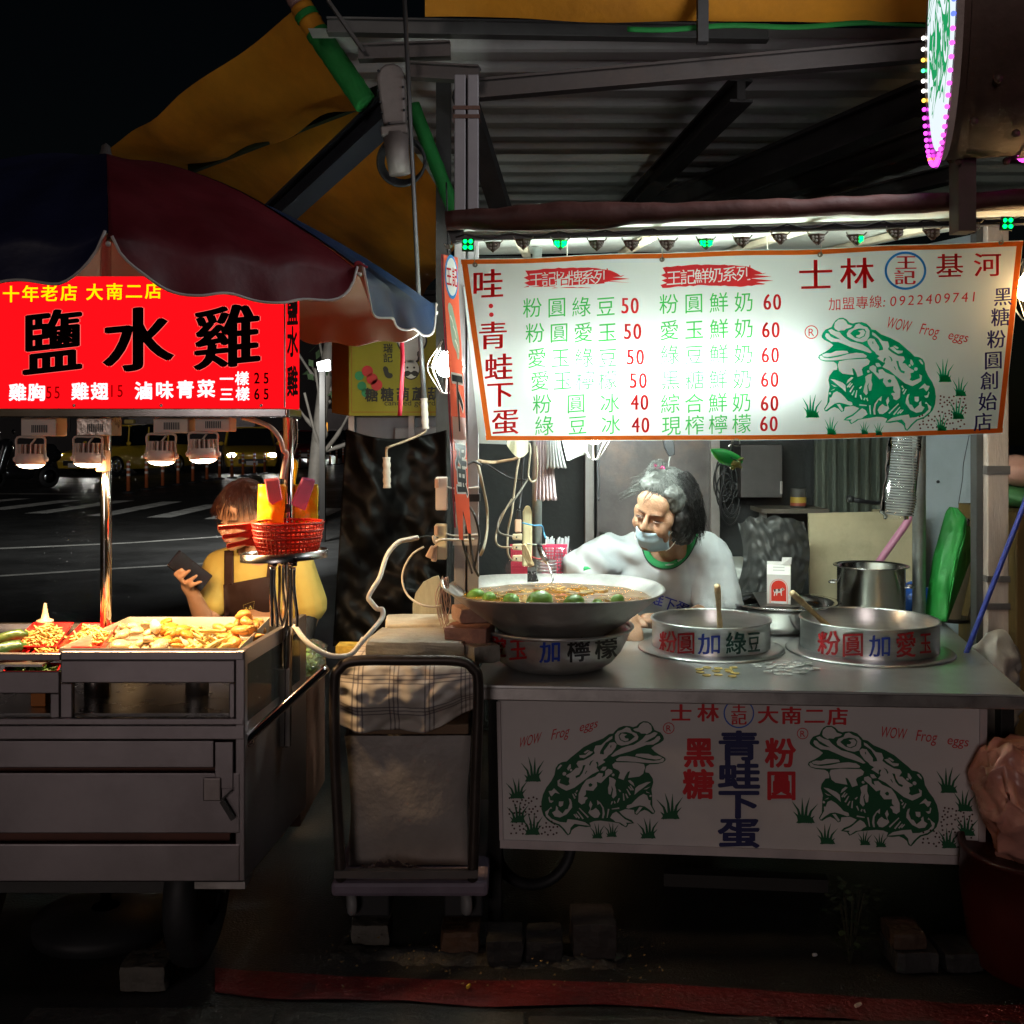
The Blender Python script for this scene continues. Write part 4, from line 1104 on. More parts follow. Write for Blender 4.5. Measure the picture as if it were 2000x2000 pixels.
# ------------------------------------------------------------------ coins
gold = M('brass_coin', (.62, .46, .14), .45, .5, .2, 60)
silver = M('nickel_coin', (.72, .72, .70), .42, .5, .2, 60)
cv = B().lathe([(1e-4, 0), (.0128, 0), (.0132, .0004), (.0132, .0014), (.0128, .0018), (.0115, .0018), (.0112, .0015), (1e-4, .0015)], (0, 0, 0), 24)
def coin_mesh(m_, nm):
    o = cv.build(nm, m_, None, True); return o
gp = [(460, 575), (500, 566), (462, 592), (497, 607), (560, 571), (548, 586), (560, 604), (615, 577), (641, 567), (652, 596), (635, 613), (620, 588)]
proto = coin_mesh(gold, 'gold_coin')
for i, (x, y) in enumerate(gp):
    o = proto if i == 0 else proto.copy()
    if i: COL.objects.link(o)
    q = onz(1200 + x * .3623, 1100 + y * .3623, ZC); o.location = (q.x, q.y, ZC + .0008 + .0006 * (i % 3)); o.rotation_euler = (rad(random.uniform(-1.5, 1.5)), rad(random.uniform(-1.5, 1.5)), random.uniform(0, 6))
    tag(o, 'gold coloured coin in the loose cluster left of the silver coins', 'coin', 'gold coins on the counter')
rnd = random.Random(8)
sp_ = [(765, 550), (772, 562), (828, 545), (835, 575), (880, 550), (895, 568), (925, 540), (920, 556), (960, 552), (985, 541), (1000, 556), (1045, 550), (1030, 570), (1060, 577), (1085, 576), (825, 597), (880, 600), (935, 585), (930, 607), (1015, 598), (975, 592), (865, 585), (945, 572), (905, 588), (990, 575), (850, 560), (970, 565)]
proto = coin_mesh(silver, 'silver_coin')
for i, (x, y) in enumerate(sp_):
    o = proto if i == 0 else proto.copy()
    if i: COL.objects.link(o)
    q = onz(1200 + x * .3623, 1100 + y * .3623, ZC); o.location = (q.x, q.y, ZC + .0008 + .0019 * (i % 4)); o.rotation_euler = (rad(rnd.uniform(-4, 4)), rad(rnd.uniform(-4, 4)), rnd.uniform(0, 6))
    tag(o, 'silver coin in the overlapping pile between the two low pots', 'coin', 'silver coins on the counter')
# ------------------------------------------------------------------ behind the counter
def panel(name, x0, x1, y0, y1, Y, mat, t=.03, parent=None, Y1=None, bevel=.003):
    Y1 = Y if Y1 is None else Y1
    a, b, c, d = P(x0, y0, Y), P(x1, y0, Y1), P(x1, y1, Y1), P(x0, y1, Y)
    b.z = a.z; c.z = d.z
    n = V((b.y - a.y, -(b.x - a.x), 0)).normalized()
    if n.y < 0: n = -n
    return B().prism([a, b, c, d], n * t).build(name, mat, parent, bevel=bevel)

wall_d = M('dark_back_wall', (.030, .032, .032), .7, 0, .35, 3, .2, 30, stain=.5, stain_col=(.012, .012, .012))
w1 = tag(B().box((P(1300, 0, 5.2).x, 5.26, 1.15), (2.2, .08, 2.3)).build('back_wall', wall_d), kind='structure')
wall_b = M('pale_blue_wall', (.40, .45, .48), .75, 0, .10, 3, .1, 60, stain=.35, stain_col=(.26, .29, .30), stain_scale=2.5)
side_wall = B().prism([P(1806, 300, 4.9), P(1920, 300, 4.6), P(1920, 1500, 4.6), P(1806, 1500, 4.9)], (.02, .1, 0))
for i, q in enumerate(side_wall.v): side_wall.v[i] = V((q.x, q.y, 2.3 if q.z > 1.4 else 0))
side_wall = tag(side_wall.build('side_wall', wall_b), kind='structure')
B().tube(curve_pts([P(1893, 850, 4.6), P(1882, 905, 4.63), P(1880, 935, 4.63), P(1872, 985, 4.66)]), .0016, 5).build('wall_crack', black_pl, side_wall)
B().ell(P(1832, 941, 4.79), (.008, .003, .007)).build('wall_hole', black_pl, side_wall)
door = thing('metal_door', 'stained dark metal door panel behind the old seller', 'door', P(1275, 1300, 5.1))
dm = M('stained_door_metal', (.15, .135, .135), .38, .55, .4, 3, .1, 30, stain=.8, stain_col=(.30, .20, .16), stain_scale=2.2)
B().prism([V((P(1166, 0, 5.1).x, 5.1, 0)), V((P(1386, 0, 5.1).x, 5.1, 0)), V((P(1386, 0, 5.1).x, 5.1, 2.05)), V((P(1166, 0, 5.1).x, 5.1, 2.05))], (0, .04, 0)).build('leaf', dm, door)
frm = M('door_frame_alu', (.30, .28, .27), .45, .6, .2)
for x in (1151, 1396):
    B().box((P(x, 0, 5.08).x, 5.09, 1.04), (px(18, 5.08), .05, 2.08)).build('frame_post', frm, door, bevel=.003)
B().box((P(1275, 0, 5.08).x, 5.09, 2.1), (px(260, 5.08), .05, .05)).build('frame_head', frm, door)
B().box((P(1184, 1040, 5.07).x, 5.07, P(0, 1042, 5.07).z), (px(24, 5.07), .04, px(5, 5.07))).box((P(1184, 1052, 5.07).x, 5.075, P(0, 1056, 5.07).z), (px(26, 5.07), .05, px(16, 5.07))).build('lock', dark_steel, door)
fz = thing('chest_freezer', 'white chest freezer behind the counter by the seller', 'freezer', P(1300, 1300, 4.75))
wm = M('freezer_white', (.62, .64, .60), .4, 0, .06)
zt = P(0, 1106, 4.6).z
B().box((P(1280, 0, 4.75).x, 4.78, zt / 2 - .03), (.86, .42, zt - .06)).build('cabinet', wm, fz, bevel=.01)
B().box((P(1280, 0, 4.75).x, 4.775, zt - .028), (.88, .44, .05)).build('lid', wm, fz, bevel=.01)
cb = thing('wall_cabinet', 'dark metal box cabinet hung on the wall right of the door', 'cabinet', P(1490, 975, 5.1))
panel('box', 1447, 1528, 868, 972, 4.98, M('dark_cabinet', (.07, .065, .065), .5, .3, .25), .18, cb)
panel('latch', 1524, 1529, 940, 965, 4.975, frm, .01, cb)
coil = B()
rnd = random.Random(5)
for k in range(9):
    r = rnd.uniform(.05, .085); c = P(rnd.uniform(1412, 1430), rnd.uniform(930, 985), 5.05)
    coil.tube([c + V((r * .6 * math.cos(a), .01 * math.sin(k + a), r * 1.3 * math.sin(a))) for a in [2 * math.pi * i / 28 for i in range(29)]], .004, 6)
tag(coil.build('cable_coil', black_pl, None, True), 'tangled black cable coil hanging beside the dark cabinet', 'cable')
sh = thing('wall_shelf', 'narrow plank shelf below the dark cabinet carrying a tin', 'shelf', P(1560, 996, 5.0))
B().box((P(1545, 0, 4.98).x, 5.02, P(0, 996, 4.98).z), (px(130, 4.98), .24, .02)).build('plank', M('dark_plank', (.10, .085, .07), .7, 0, .3), sh)
B().bar(P(1490, 1002, 5.1), P(1490, 1250, 5.1), .03, .03).bar(P(1598, 1002, 5.1), P(1598, 1250, 5.1), .03, .03).build('upright', galv, sh)
tc_ = P(1559, 991, 4.98); tc_.z = P(0, 996, 4.98).z + .0105
tin = thing('food_tin', 'old yellow and red labelled food tin on the shelf', 'tin', tc_)
B().lathe([(1e-4, 0), (.034, 0), (.036, .002), (.036, .088), (.034, .091), (.03, .089), (1e-4, .089)], tc_, 28).build('can', dark_steel, tin, True)
B().lathe([(.0364, .01), (.0364, .05)], tc_, 28).build('label_band', M('tin_yellow', (.38, .26, .04), .5, 0, .3), tin, True)
B().lathe([(.0367, .01), (.0367, .024)], tc_, 28).build('label_band', M('tin_red', (.25, .05, .03), .5, 0, .3), tin, True)
cg = B()
def cgf(u, v):
    p = P(1590 + 170 * u, 0, 5.05); k = (u * 8.0) % 1
    d = .03 * (0 if k < .35 else 1 if k > .85 else 0) if False else .018 * math.tanh(6 * math.sin(u * 8 * 2 * math.pi))
    return V((p.x, 5.05 + d, 2.2 * (1 - v)))
tag(cg.grid(cgf, 96, 2).build('corrugated_partition', M('green_grey_corrugated', (.10, .115, .095), .5, .3, .2), None, False), 'dark green ribbed metal partition behind the plywood', 'partition')
plyt = B().prism([P(1580, 1003, 4.72), P(1705, 1000, 4.72), P(1706, 995, 4.72), P(1800, 995, 4.72), V((P(1800, 0, 4.72).x, 4.66, 0)), V((P(1580, 0, 4.72).x, 4.66, 0))], (0, .02, 0))
tag(plyt.build('plywood_board', M('stained_plywood', (.50, .44, .28), .8, 0, .18, 3, .1, 50, stain=.6, stain_col=(.30, .25, .15), stain_scale=5)), 'stained pale yellow plywood board leaning behind the tall steel pot', 'board')
bag = B().grid(lambda u, v: P(1440 + 130 * u + 12 * math.sin(v * 5), 1020 + 200 * v - 12 * math.sin(u * 3.1) * (1 - v) + 9 * nz((u * 8, 0, 0), 1.), 4.5 - .12 * math.sin(u * 3.1) + .03 * nz((u * 5, v * 5, 0), 2.4)), 40, 40)
tag(bag.build('plastic_sack', M('smoky_film', (.06, .062, .06), .4, 0, .2, 8, .15, 14), None, True), 'smoky clear plastic sack slumped behind the milk carton', 'bag')
ph = B().tube([P(1660, 975, 4.6), P(1690, 980, 4.62), P(1742, 985, 4.66)], [.012, .010, .010], 12)
ph.tube([P(1656, 974, 4.597), P(1664, 975.5, 4.602)], .016, 12)
tag(ph.build('folded_umbrella', black_pl, None, True), 'black pipe like umbrella handle above the plywood', 'umbrella')
tag(B().tube([P(1790, 985, 4.3), P(1767, 1027, 4.3), P(1717, 1097, 4.32), P(1640, 1205, 4.36)], px(7, 4.3), 12).build('pink_stick', M('pink_handle', (.50, .19, .30), .45)), 'pink broom stick leaning behind the tall steel pot', 'stick')
blue_b = B().ell(P(1785, 1175, 4.35), (.07, .06, .07), None, 18, 12)
blue_b.v = [q + V((0, 0, .02 * nz(q, 12))) + V((.02 * nz(q, 15, 2), 0, 0)) for q in blue_b.v]
tag(blue_b.build('blue_bag', M('blue_plastic', (.02, .09, .40), .35, 0, .2), None, True), 'crumpled blue plastic bag low behind the steel pipe post', 'bag')

# cups in a long plastic sleeve
cs = thing('cup_sleeve', 'long clear sleeve of stacked plastic cups hanging by the pipe post', 'cups', P(1763, 1012, 3.86))
top, bot = P(1768, 850, 3.86), P(1757, 1003, 3.86)
g = B(); n = 30
for i in range(n):
    q = top.lerp(bot, i / (n - 1)); r = .050 + .003 * math.sin(i * .6)
    g.lathe([(r * .93, -.001), (r, .0), (r + .002, .003), (r, .005)], q, 24, (bot - top))
g.lathe([(.048, 0), (.04, .006), (1e-4, .006)], bot, 24, (bot - top))
co = g.build('cup', MG('cup_plastic', (.85, .9, .9), .12, .35), cs, True); co['kind'] = 'stuff'
sl = B().grid(lambda u, v: (lambda q, r: q + V((r * math.cos(u * 6.283), r * .8 * math.sin(u * 6.283), 0)))(top.lerp(bot + V((-.012, 0, -.02)), v), (.058 + .006 * nz((math.cos(u * 6.28) * 2, math.sin(u * 6.28) * 2, v * 5), 1.3)) * (1 if v < .93 else .75)), 28, 26)
sl.build('sleeve', MG('clear_film', (.9, .93, .93), .06, .07), cs, True)

# green folded cloth, plank, hoop, blue pole at the right
gc = thing('green_folded_cover', 'bright green folded cover standing upright at the right of the counter', 'cover', P(1830, 1213, 4.0))
gm = M('bright_green_vinyl', (.02, .27, .045), .5, 0, .15, 5, .1, 30)
L_ = [(1855, 990), (1847, 1000), (1836, 1040), (1822, 1090), (1813, 1150), (1806, 1213)]
R_ = [(1868, 992), (1886, 1012), (1884, 1045), (1868, 1100), (1857, 1160), (1848, 1214)]
S_ = [(1870, 993), (1889, 1016), (1907, 1066), (1893, 1100), (1874, 1150), (1850, 1213)]
def lrp(a, b, t): return (a[0] + (b[0] - a[0]) * t, a[1] + (b[1] - a[1]) * t)
def lin(Lp, v):
    k = v * (len(Lp) - 1); i = min(int(k), len(Lp) - 2); return lrp(Lp[i], Lp[i + 1], k - i)
g = B()
g.grid(lambda u, v: P(*lrp(lin(L_, v), lin(R_, v), u), 3.98 - .06 * math.sin(u * 1.57) * (.3 + v) + .01 * nz((u * 3, v * 4, 0), 1.5)), 10, 24)
g.build('front_fold', gm, gc, True, solid=.004)
g = B()
g.grid(lambda u, v: P(*lrp(lin(R_, v), lin(S_, v), u), 3.98 - .06 * (.3 + v) + .09 * u + .01 * nz((u * 3, v * 4, 3), 1.5)), 8, 24)
g.build('side_fold', gm, gc, True, solid=.004)
B().ell(P(1890, 1020, 3.98), (.012, .01, .016)).build('clip', chrome, gc, True)
pk = B().prism([P(1893, 1040, 4.1), P(1906, 1046, 4.1), P(1906, 1068, 4.1), P(1876, 1210, 4.1), P(1854, 1210, 4.1)], (0, .02, 0))
tag(pk.build('cream_plank', M('cream_plank', (.48, .42, .30), .7, 0, .15)), 'cream coloured plank behind the green folded cover', 'plank')
hp = B().tube(curve_pts([P(1906, 1085, 4.05), P(1913, 1110, 4.05), P(1908, 1160, 4.05), P(1893, 1215, 4.05)]), .006, 8).tube(curve_pts([P(1900, 1080, 4.06), P(1908, 1110, 4.06), P(1902, 1160, 4.06), P(1888, 1215, 4.06)]), .004, 8)
tag(hp.build('bent_hoop', M('hoop_wood', (.30, .22, .16), .6), None, True), 'bent wooden hoop strips between the green cover and the post', 'hoop')
tag(B().tube([P(2010, 955, 3.7), P(2000, 986, 3.68), P(1891, 1265, 3.55), P(1860, 1345, 3.5)], px(5, 3.6), 10).build('blue_pole', M('blue_pole', (.03, .05, .30), .4)), 'thin blue pole leaning across the right post', 'pole')
wk = B().lathe([(1e-4, 0), (.07, .004), (.075, .014), (.07, .016), (1e-4, .008)], onz(1862, 1214, ZC + .002), 30)
tag(wk.build('iron_dish', black_pl, None, True), 'small black iron dish at the back right corner of the counter', 'dish')
sx = B().ell(P(1945, 1345, 3.6), (.09, .09, .20), None, 48, 40)
sx.v = [q + V((.05 * nz(q, 8) + .02 * nz(q, 26), .05 * nz(q, 8, 2) + .02 * nz(q, 26, 4), .03 * nz(q, 7, 3))) for q in sx.v]
tag(sx.build('white_sack', M('white_film', (.42, .38, .34), .5, 0, .15, 9, .3, 40), None, True), 'white plastic sack slumped beside the right end of the counter', 'sack')
wcab = B().box((P(2010, 0, 4.0).x, 4.1, .58), (.24, .5, 1.16))
tag(wcab.build('wooden_cabinet', M('ochre_wood', (.16, .10, .03), .6, 0, .25, 3, stretch=(10, 10, 1)), bevel=.006), 'ochre wooden cabinet behind the right post at the picture edge', 'cabinet')
pb = B().ell(P(2000, 920, 4.05), (.12, .12, .06), None, 18, 12)
pb.v = [q + V((0, 0, .02 * nz(q, 14))) for q in pb.v]
tag(pb.build('parcel', M('pinkish_parcel', (.5, .26, .2), .6, 0, .2), None, True), 'pinkish wrapped parcel on top of the ochre cabinet', 'parcel')
pb = B().ell(P(2004, 970, 4.05), (.12, .12, .045), None, 18, 12)
pb.v = [q + V((0, 0, .02 * nz(q, 17))) for q in pb.v]
tag(pb.build('green_bundle', M('green_bundle', (.05, .16, .05), .6, 0, .4), None, True), 'green bundle under the pinkish parcel at the right edge', 'bundle')

# frog keyring hung under the banner
fk = thing('frog_keyring', 'little green leaf backed frog toy hanging under the menu banner', 'toy', P(1418, 900, 3.27))
c = P(1418, 893, 3.27)
b = B().ell(V((0, 0, 0)), (px(34, 3.27), .016, px(15, 3.27)), None, 20, 14)
b.v = [c + Euler((0, rad(22), 0)).to_matrix() @ V((q.x, q.y, q.z * (1 - .55 * max(0, -q.x / px(34, 3.27)) ** 2) + .004 * (q.x / .05) ** 2)) for q in b.v]
b.build('leaf_back', M('toy_green', (.03, .55, .10), .35, 0, .1, coat=.3), fk, True)
om = M('toy_olive', (.28, .30, .08), .5)
b = B().ell(P(1437, 905, 3.262), (.016, .014, .013)).ell(P(1446, 897, 3.262), (.012, .008, .005), (0, rad(-15), 0)).ell(P(1444, 911, 3.262), (.010, .008, .005), (0, rad(25), 0)).ell(P(1431, 914, 3.262), (.008, .007, .006))
b.build('head', om, fk, True)
B().tube([P(1427, 893, 3.255), P(1441, 901, 3.25)], .002, 5).build('dark_stripe', ink_dgreen, fk)
b = B()
cc = P(1438, 864, 3.27)
b.tube([cc + V((.011 * math.cos(a), .003 * math.sin(2 * a), .011 * math.sin(a))) for a in [2 * math.pi * i / 20 for i in range(21)]], .0012, 5).tube([P(1427, 880, 3.268), P(1428, 868, 3.268), P(1430, 858, 3.268)], .0012, 5)
b.ell(P(1427, 871, 3.268), (.005, .005, .005))
b.build('ring', hookm, fk, True)
sk2 = thing('hanging_socket', 'black plug socket on a cord hanging below the banner above the seller', 'socket', P(1312, 890, 3.75))
flatbar([(1306, 855), (1308, 872), (1313, 890)], [9, 10, 6], .03, 3.75, 3.75).build('socket_body', black_pl, sk2, bevel=.003)
B().tube(curve_pts([P(1310, 888, 3.76), P(1306, 905, 3.76), P(1305, 935, 3.76)]), .003, 6).build('cord', M('grey_cord', (.2, .2, .19), .5), sk2, True)
B().tube(curve_pts([P(1312, 860, 3.76), P(1316, 780, 3.8), P(1320, 690, 3.85)]), .003, 6).build('cord', black_pl, sk2, True)
lc = B().tube(curve_pts([P(1166, 800, 3.75), P(1166.5, 893, 3.75), P(1168, 960, 3.75), P(1169, 973, 3.75), P(1171.5, 960, 3.75), P(1170, 893, 3.75), P(1169, 800, 3.75)]), .0022, 6)
lc.ell(P(1169, 975, 3.75), (.004, .004, .007))
tag(lc.build('pull_cord', black_pl, None, True), 'thin black looped pull cord hanging in front of the metal door', 'cord')

# bundles of plastic bags on the left pipe post
bagw = MT('bag_white', (.78, .78, .76), .35, var=.06)
def pleats(name, x0, x1, xb0, xb1, y0, y1, Y, label, tint=None):
    b = B()
    def f(u, v):
        x = (x0 + (x1 - x0) * u) * (1 - v ** 1.6) + (xb0 + (xb1 - xb0) * u) * v ** 1.6
        return P(x, y0 + (y1 + 5 * nz((u * 9, 0, 0), 1) - y0) * v, Y - .02 * math.sin(u * 3.14) + .008 * math.sin(u * 38 + v * 2))
    b.grid(f, 60, 16)
    return tag(b.build(name, tint or bagw, None, True, solid=.002), label, 'bags', 'bundles of plastic bags')
redstr = MT('bag_red_streak', (.74, .60, .62), .35, var=.35, scale=22)
pleats('bag_bundle', 1047, 1078, 1044, 1088, 846, 977, 3.82, 'long pleated bundle of white bags with red streaks on the pipe post', redstr)
pleats('bag_bundle', 1068, 1092, 1066, 1107, 842, 914, 3.78, 'short pleated bundle of plain white bags beside the longer one')
shd = B().grid(lambda u, v: P(1095 + 52 * u + 12 * v * (1 - u), 846 + (54 - 14 * u) * v, 3.66 + .03 * math.sin(u * 3)), 8, 8)
tag(shd.build('white_paper', MT('white_shade', (.82, .84, .80), .5), None, True, solid=.002), 'white paper sheet shading the caged bulb under the banner', 'paper')
ys = B().grid(lambda u, v: P(990 + 42 * u, 850 + (20 + 24 * math.sin(u * 2.6)) * v, 3.6 + .02 * math.sin(u * 5)), 8, 6)
tag(ys.build('yellowed_cloth', MT('yellowed', (.70, .66, .46), .4, var=.15), None, True), 'yellowed cloth corner hanging behind the left end of the banner', 'cloth')
ws = B().prism([P(905, 560, 3.42), P(948, 560, 3.42), P(990, 868, 3.42), P(936, 866, 3.42)], (0, .003, 0))
tag(ws.build('spare_banner', MT('spare_vinyl', (.72, .75, .72), .35), None), 'white backing sheet behind the left edge of the menu banner', 'sheet')

# wooden power board and plugs on the pipe post
pbd = thing('power_board', 'long cream wooden power board tied upright to the pipe post with blue cord', 'power strip', P(1030, 1107, 3.86))
flatbar([(1031, 988), (1030, 1000), (1030, 1060), (1029, 1107)], [4, 9, 9.5, 9.5], .025, 3.87, 3.87).build('board', M('cream_board', (.62, .55, .32), .6, 0, .12, 6, stretch=(6, 6, 1)), pbd, bevel=.006)
plm = M('beige_plug', (.62, .42, .30), .45)
plc = M('cream_plug', (.60, .52, .36), .45)
flatbar([(1012, 1015), (1012, 1040)], [6.5, 6.5], .03, 3.84, 3.84).build('plug', plm, pbd, bevel=.004)
flatbar([(1013, 995), (1013, 1014)], [3.5, 5.5], .022, 3.845, 3.845).build('plug', black_pl, pbd, bevel=.004)
for yy in (1049, 1069, 1091):
    flatbar([(1001, yy), (1020, yy)], [5.5, 6.5], .025, 3.84, 3.84).build('plug', plc, pbd, bevel=.004)
    B().ell(P(1009, yy, 3.835), (.0035, .003, .0035)).build('screw', black_pl, pbd)
B().tube(curve_pts([P(1020, 1021, 3.85), P(1042, 1026, 3.84), P(1058, 1027, 3.87), P(1062, 1040, 3.9), P(1066, 1052, 3.88)]), .003, 6).build('tie_cord', M('blue_cord', (.10, .35, .60), .6), pbd, True)
B().tube(curve_pts([P(1040, 1088, 3.86), P(1052, 1092, 3.9), P(1064, 1092, 3.9)]), .004, 6).build('tie_cord', M('red_cord', (.45, .08, .08), .6), pbd, True)
B().tube(curve_pts([P(1030, 1062, 3.85), P(1050, 1064, 3.91), P(1066, 1063, 3.9)]), .0025, 6).build('tie_cord', M('pale_cord', (.55, .58, .50), .6), pbd, True)

# pink basket in a plastic bag, straws
pk = thing('pink_basket', 'pink plastic mesh basket of straws behind the wok by the pipe post', 'basket', P(1053, 1215, 4.03))
pm = M('pink_plastic', (.75, .06, .14), .4, 0, .1)
g = B()
xa, xb, ya, yb, Yk = 998, 1106, 1066, 1190, 4.02
for i in range(19):
    x = xa + (xb - xa) * i / 18
    g.bar(P(x, ya, Yk), P(x + 2, yb, Yk), .003, .003)
for j in range(20):
    y = ya + (yb - ya) * j / 19
    g.bar(P(xa, y, Yk + .003), P(xb, y, Yk + .003), .003, .003)
g.build('mesh_side', pm, pk)
B().bar(P(xa - 1, ya, Yk), P(xb + 1, ya, Yk), .008, .012).bar(P(xa, ya, Yk), P(xa, ya, Yk + .1), .008, .012).bar(P(xb, ya, Yk), P(xb, ya, Yk + .1), .008, .012).build('rim', pm, pk)
g = B()
q0 = P(xa, 0, Yk).x; q1 = P(xb, 0, Yk).x
zb0, zt0 = ZC + .002, P(0, ya, Yk).z
g.box(((q0 + q1) / 2, Yk + .1, (zb0 + zt0) / 2), (q1 - q0 - .008, .006, zt0 - zb0 - .01)).box((q0 + .004, Yk + .05, (zb0 + zt0) / 2), (.005, .09, zt0 - zb0 - .01)).box((q1 - .004, Yk + .05, (zb0 + zt0) / 2), (.005, .09, zt0 - zb0 - .01)).box(((q0 + q1) / 2, Yk + .05, zb0 + .004), (q1 - q0 - .02, .09, .006))
g.build('back_wall', pm, pk)
sb_ = B()
rnd = random.Random(2)
for i in range(44):
    x = rnd.uniform(1062, 1104); a = P(x, 1120, Yk + .03 + rnd.random() * .05); b_ = P(x + rnd.uniform(2, 11), rnd.uniform(1047, 1058), Yk + .02 + rnd.random() * .06)
    sb_.tube([a, b_], .003, 6)
tag(sb_.build('straw_bundle', MT('straw_plastic', (.72, .76, .80), .4), None, True), 'bundle of clear white straws sticking out of the pink basket', 'straws')
wrap_b = B().grid(lambda u, v: P(992 + 122 * u + 6 * math.sin(v * 7), 1070 + 60 * v, Yk - .012 - .008 * nz((u * 6, v * 4, 0), 1.2)), 26, 14)
tag(wrap_b.build('basket_wrap', MG('pinkish_film', (.9, .7, .75), .1, .10), None, True), 'thin clear plastic bag loosely wrapped over the pink basket', 'bag')
cup = B()
for i in range(5):
    q = P(1068, 1112, 3.72) + V((0, 0, .011 * i - .02)); cup.lathe([(.028, 0), (.034, .004), (.034, .008), (.030, .009)], q, 22)
tag(cup.build('lid_stack', MG('lid_plastic', (.8, .86, .92), .1, .45), None, True), 'short stack of clear plastic lids behind the wok rim', 'lids')

# boxes and cables on the left post
for k, (a, b_, cx, lab) in enumerate(((932, 997, 862, 'upper cream junction box strapped to the left post'), (1024, 1093, 861, 'lower cream power strip box strapped to the left post'))):
    t = thing('junction_box', lab, 'junction box', P(cx, b_, 3.4))
    flatbar([(cx, a), (cx, b_)], [11.5, 11.5], .035, 3.40, 3.40).build('case', cream_pl if k else M('white_case', (.66, .60, .54), .45, 0, .1), t, bevel=.004)
    B().box(P(cx - 9, a + 12, 3.395), (.012, .01, .03)).build('switch', plm, t, bevel=.002)
    B().tube(curve_pts([P(cx + 10, a + 18, 3.40), P(889, a + 22, 3.42), P(936, a + 20, 3.42)]), .003, 6).build('strap', white_pl, t, True)
pl2 = thing('plug_pair', 'two beige plugs hanging from the lower power strip on the left post', 'plug', P(842, 1096, 3.38))
flatbar([(846, 1068), (837, 1090)], [5, 7.5], .025, 3.37, 3.37).build('plug', plm, pl2, bevel=.004)
flatbar([(850, 1066), (847, 1097)], [4, 5.5], .025, 3.38, 3.38).build('plug', plm, pl2, bevel=.004)
wire_w = M('white_wire', (.66, .60, .50), .5, 0, .1)
wire_g = M('dirty_beige_wire', (.30, .26, .19), .55, 0, .2)
cable('white_cable', [P(851, 1052, 3.37), P(846, 1048, 3.36), P(850, 1060, 3.36), P(862, 1054, 3.36), P(900, 1055, 3.39), P(926, 1054, 3.39)], .004, wire_w, label='white cord tied round the left post above the plugs', cat='cord')
cable('thin_white_cord', [P(828, 1068, 3.37), P(806, 1082, 3.36), P(790, 1108, 3.35), P(786, 1135, 3.34), P(796, 1162, 3.33), P(820, 1180, 3.32), P(846, 1185, 3.33), P(862, 1182, 3.34)], .0035, wire_w, label='thin white lamp cord looping left of the wok', cat='cord')
cable('extension_cable', [P(575, 1222, 3.0), P(592, 1246, 2.98), P(612, 1264, 2.97), P(640, 1279, 2.97), P(668, 1282, 2.98), P(688, 1276, 3.0), P(705, 1256, 3.02), P(730, 1228, 3.06), P(746, 1207, 3.1), P(747, 1191, 3.12), P(737, 1189, 3.13), P(725, 1176, 3.14), P(720, 1166, 3.15), P(730, 1147, 3.17), P(742, 1127, 3.2), P(756, 1085, 3.26), P(777, 1060, 3.3), P(797, 1054, 3.32), P(816, 1050, 3.34)], .0075, M('white_flex', (.72, .68, .60), .45, 0, .08), n=8, label='thick white extension cable kinking up past the hand trolley', cat='cable')
cable('black_cable', [P(816, 1050, 3.34), P(835, 1047, 3.36), P(856, 1050, 3.38)], .002, black_pl, label='short black wire tying the white extension cable to the post', cat='cord')
for k, (pts, r, m_, lab) in enumerate((
    ([(936, 900), (960, 903), (985, 900), (1012, 893), (1030, 872)], .006, M('orange_beige_wire', (.38, .26, .16), .5), 'thick beige cable sagging from the left post to the pipe post'),
    ([(932, 900), (942, 945), (951, 990), (952, 1030), (946, 1065), (938, 1085)], .005, wire_g, 'beige cable dropping beside the left post'),
    ([(950, 906), (975, 922), (1000, 935), (1026, 937)], .0035, black_pl, 'thin black cable crossing to the pipe post'),
    ([(1022, 870), (1012, 905), (1005, 955), (1000, 1000), (992, 1040), (992, 1080), (1000, 1095)], .004, wire_g, 'grey cable hanging down to the lower plug'),
    ([(1030, 868), (1022, 900), (1018, 960), (1014, 996)], .004, black_pl, 'black cord running down to the black plug'),
    ([(1034, 866), (1036, 880), (1032, 925), (1038, 940), (1047, 936), (1050, 905), (1047, 870)], .0035, wire_g, 'beige cable loop hanging on the pipe post'),
    ([(1032, 935), (1005, 975), (980, 1005), (972, 1030), (978, 1042), (1001, 1048)], .0035, M('grey_wire', (.18, .17, .15), .5), 'grey cable curling down to the middle plug'),
    ([(1000, 975), (985, 1000), (971, 1035), (969, 1058), (978, 1068), (1000, 1069)], .0035, wire_g, 'pale cable looping to the third plug'),
    ([(900, 935), (908, 912), (925, 902), (940, 908)], .004, black_pl, 'short black cable bow at the left post'),
    ([(905, 1000), (915, 1030), (920, 1070), (925, 1105), (935, 1125)], .0045, black_pl, 'black cable beside the red banner tail'),
    ([(918, 990), (928, 1010), (936, 1045), (932, 1080), (926, 1110)], .004, black_pl, 'black cable bulging right of the left post'),
    ([(902, 1020), (904, 1060), (914, 1095), (922, 1120)], .004, black_pl, 'black cable tight against the left post'),
    ([(890, 1160), (898, 1173), (912, 1180), (930, 1196)], .003, black_pl, 'small black wire below the wok rim at the post'),
    ([(1022, 862), (1014, 868), (1012, 880), (1020, 884), (1028, 872), (1034, 850)], .005, black_pl, 'black cable loop tucked under the banner'))):
    cable('hanging_cable', [P(x, y, (3.42 if x < 950 else 3.75) - .02 * (i % 2) - .003 * k) for i, (x, y) in enumerate(pts)], r, m_, label=lab, cat='cable', group='cables around the posts')
sm = B()
rnd = random.Random(9)
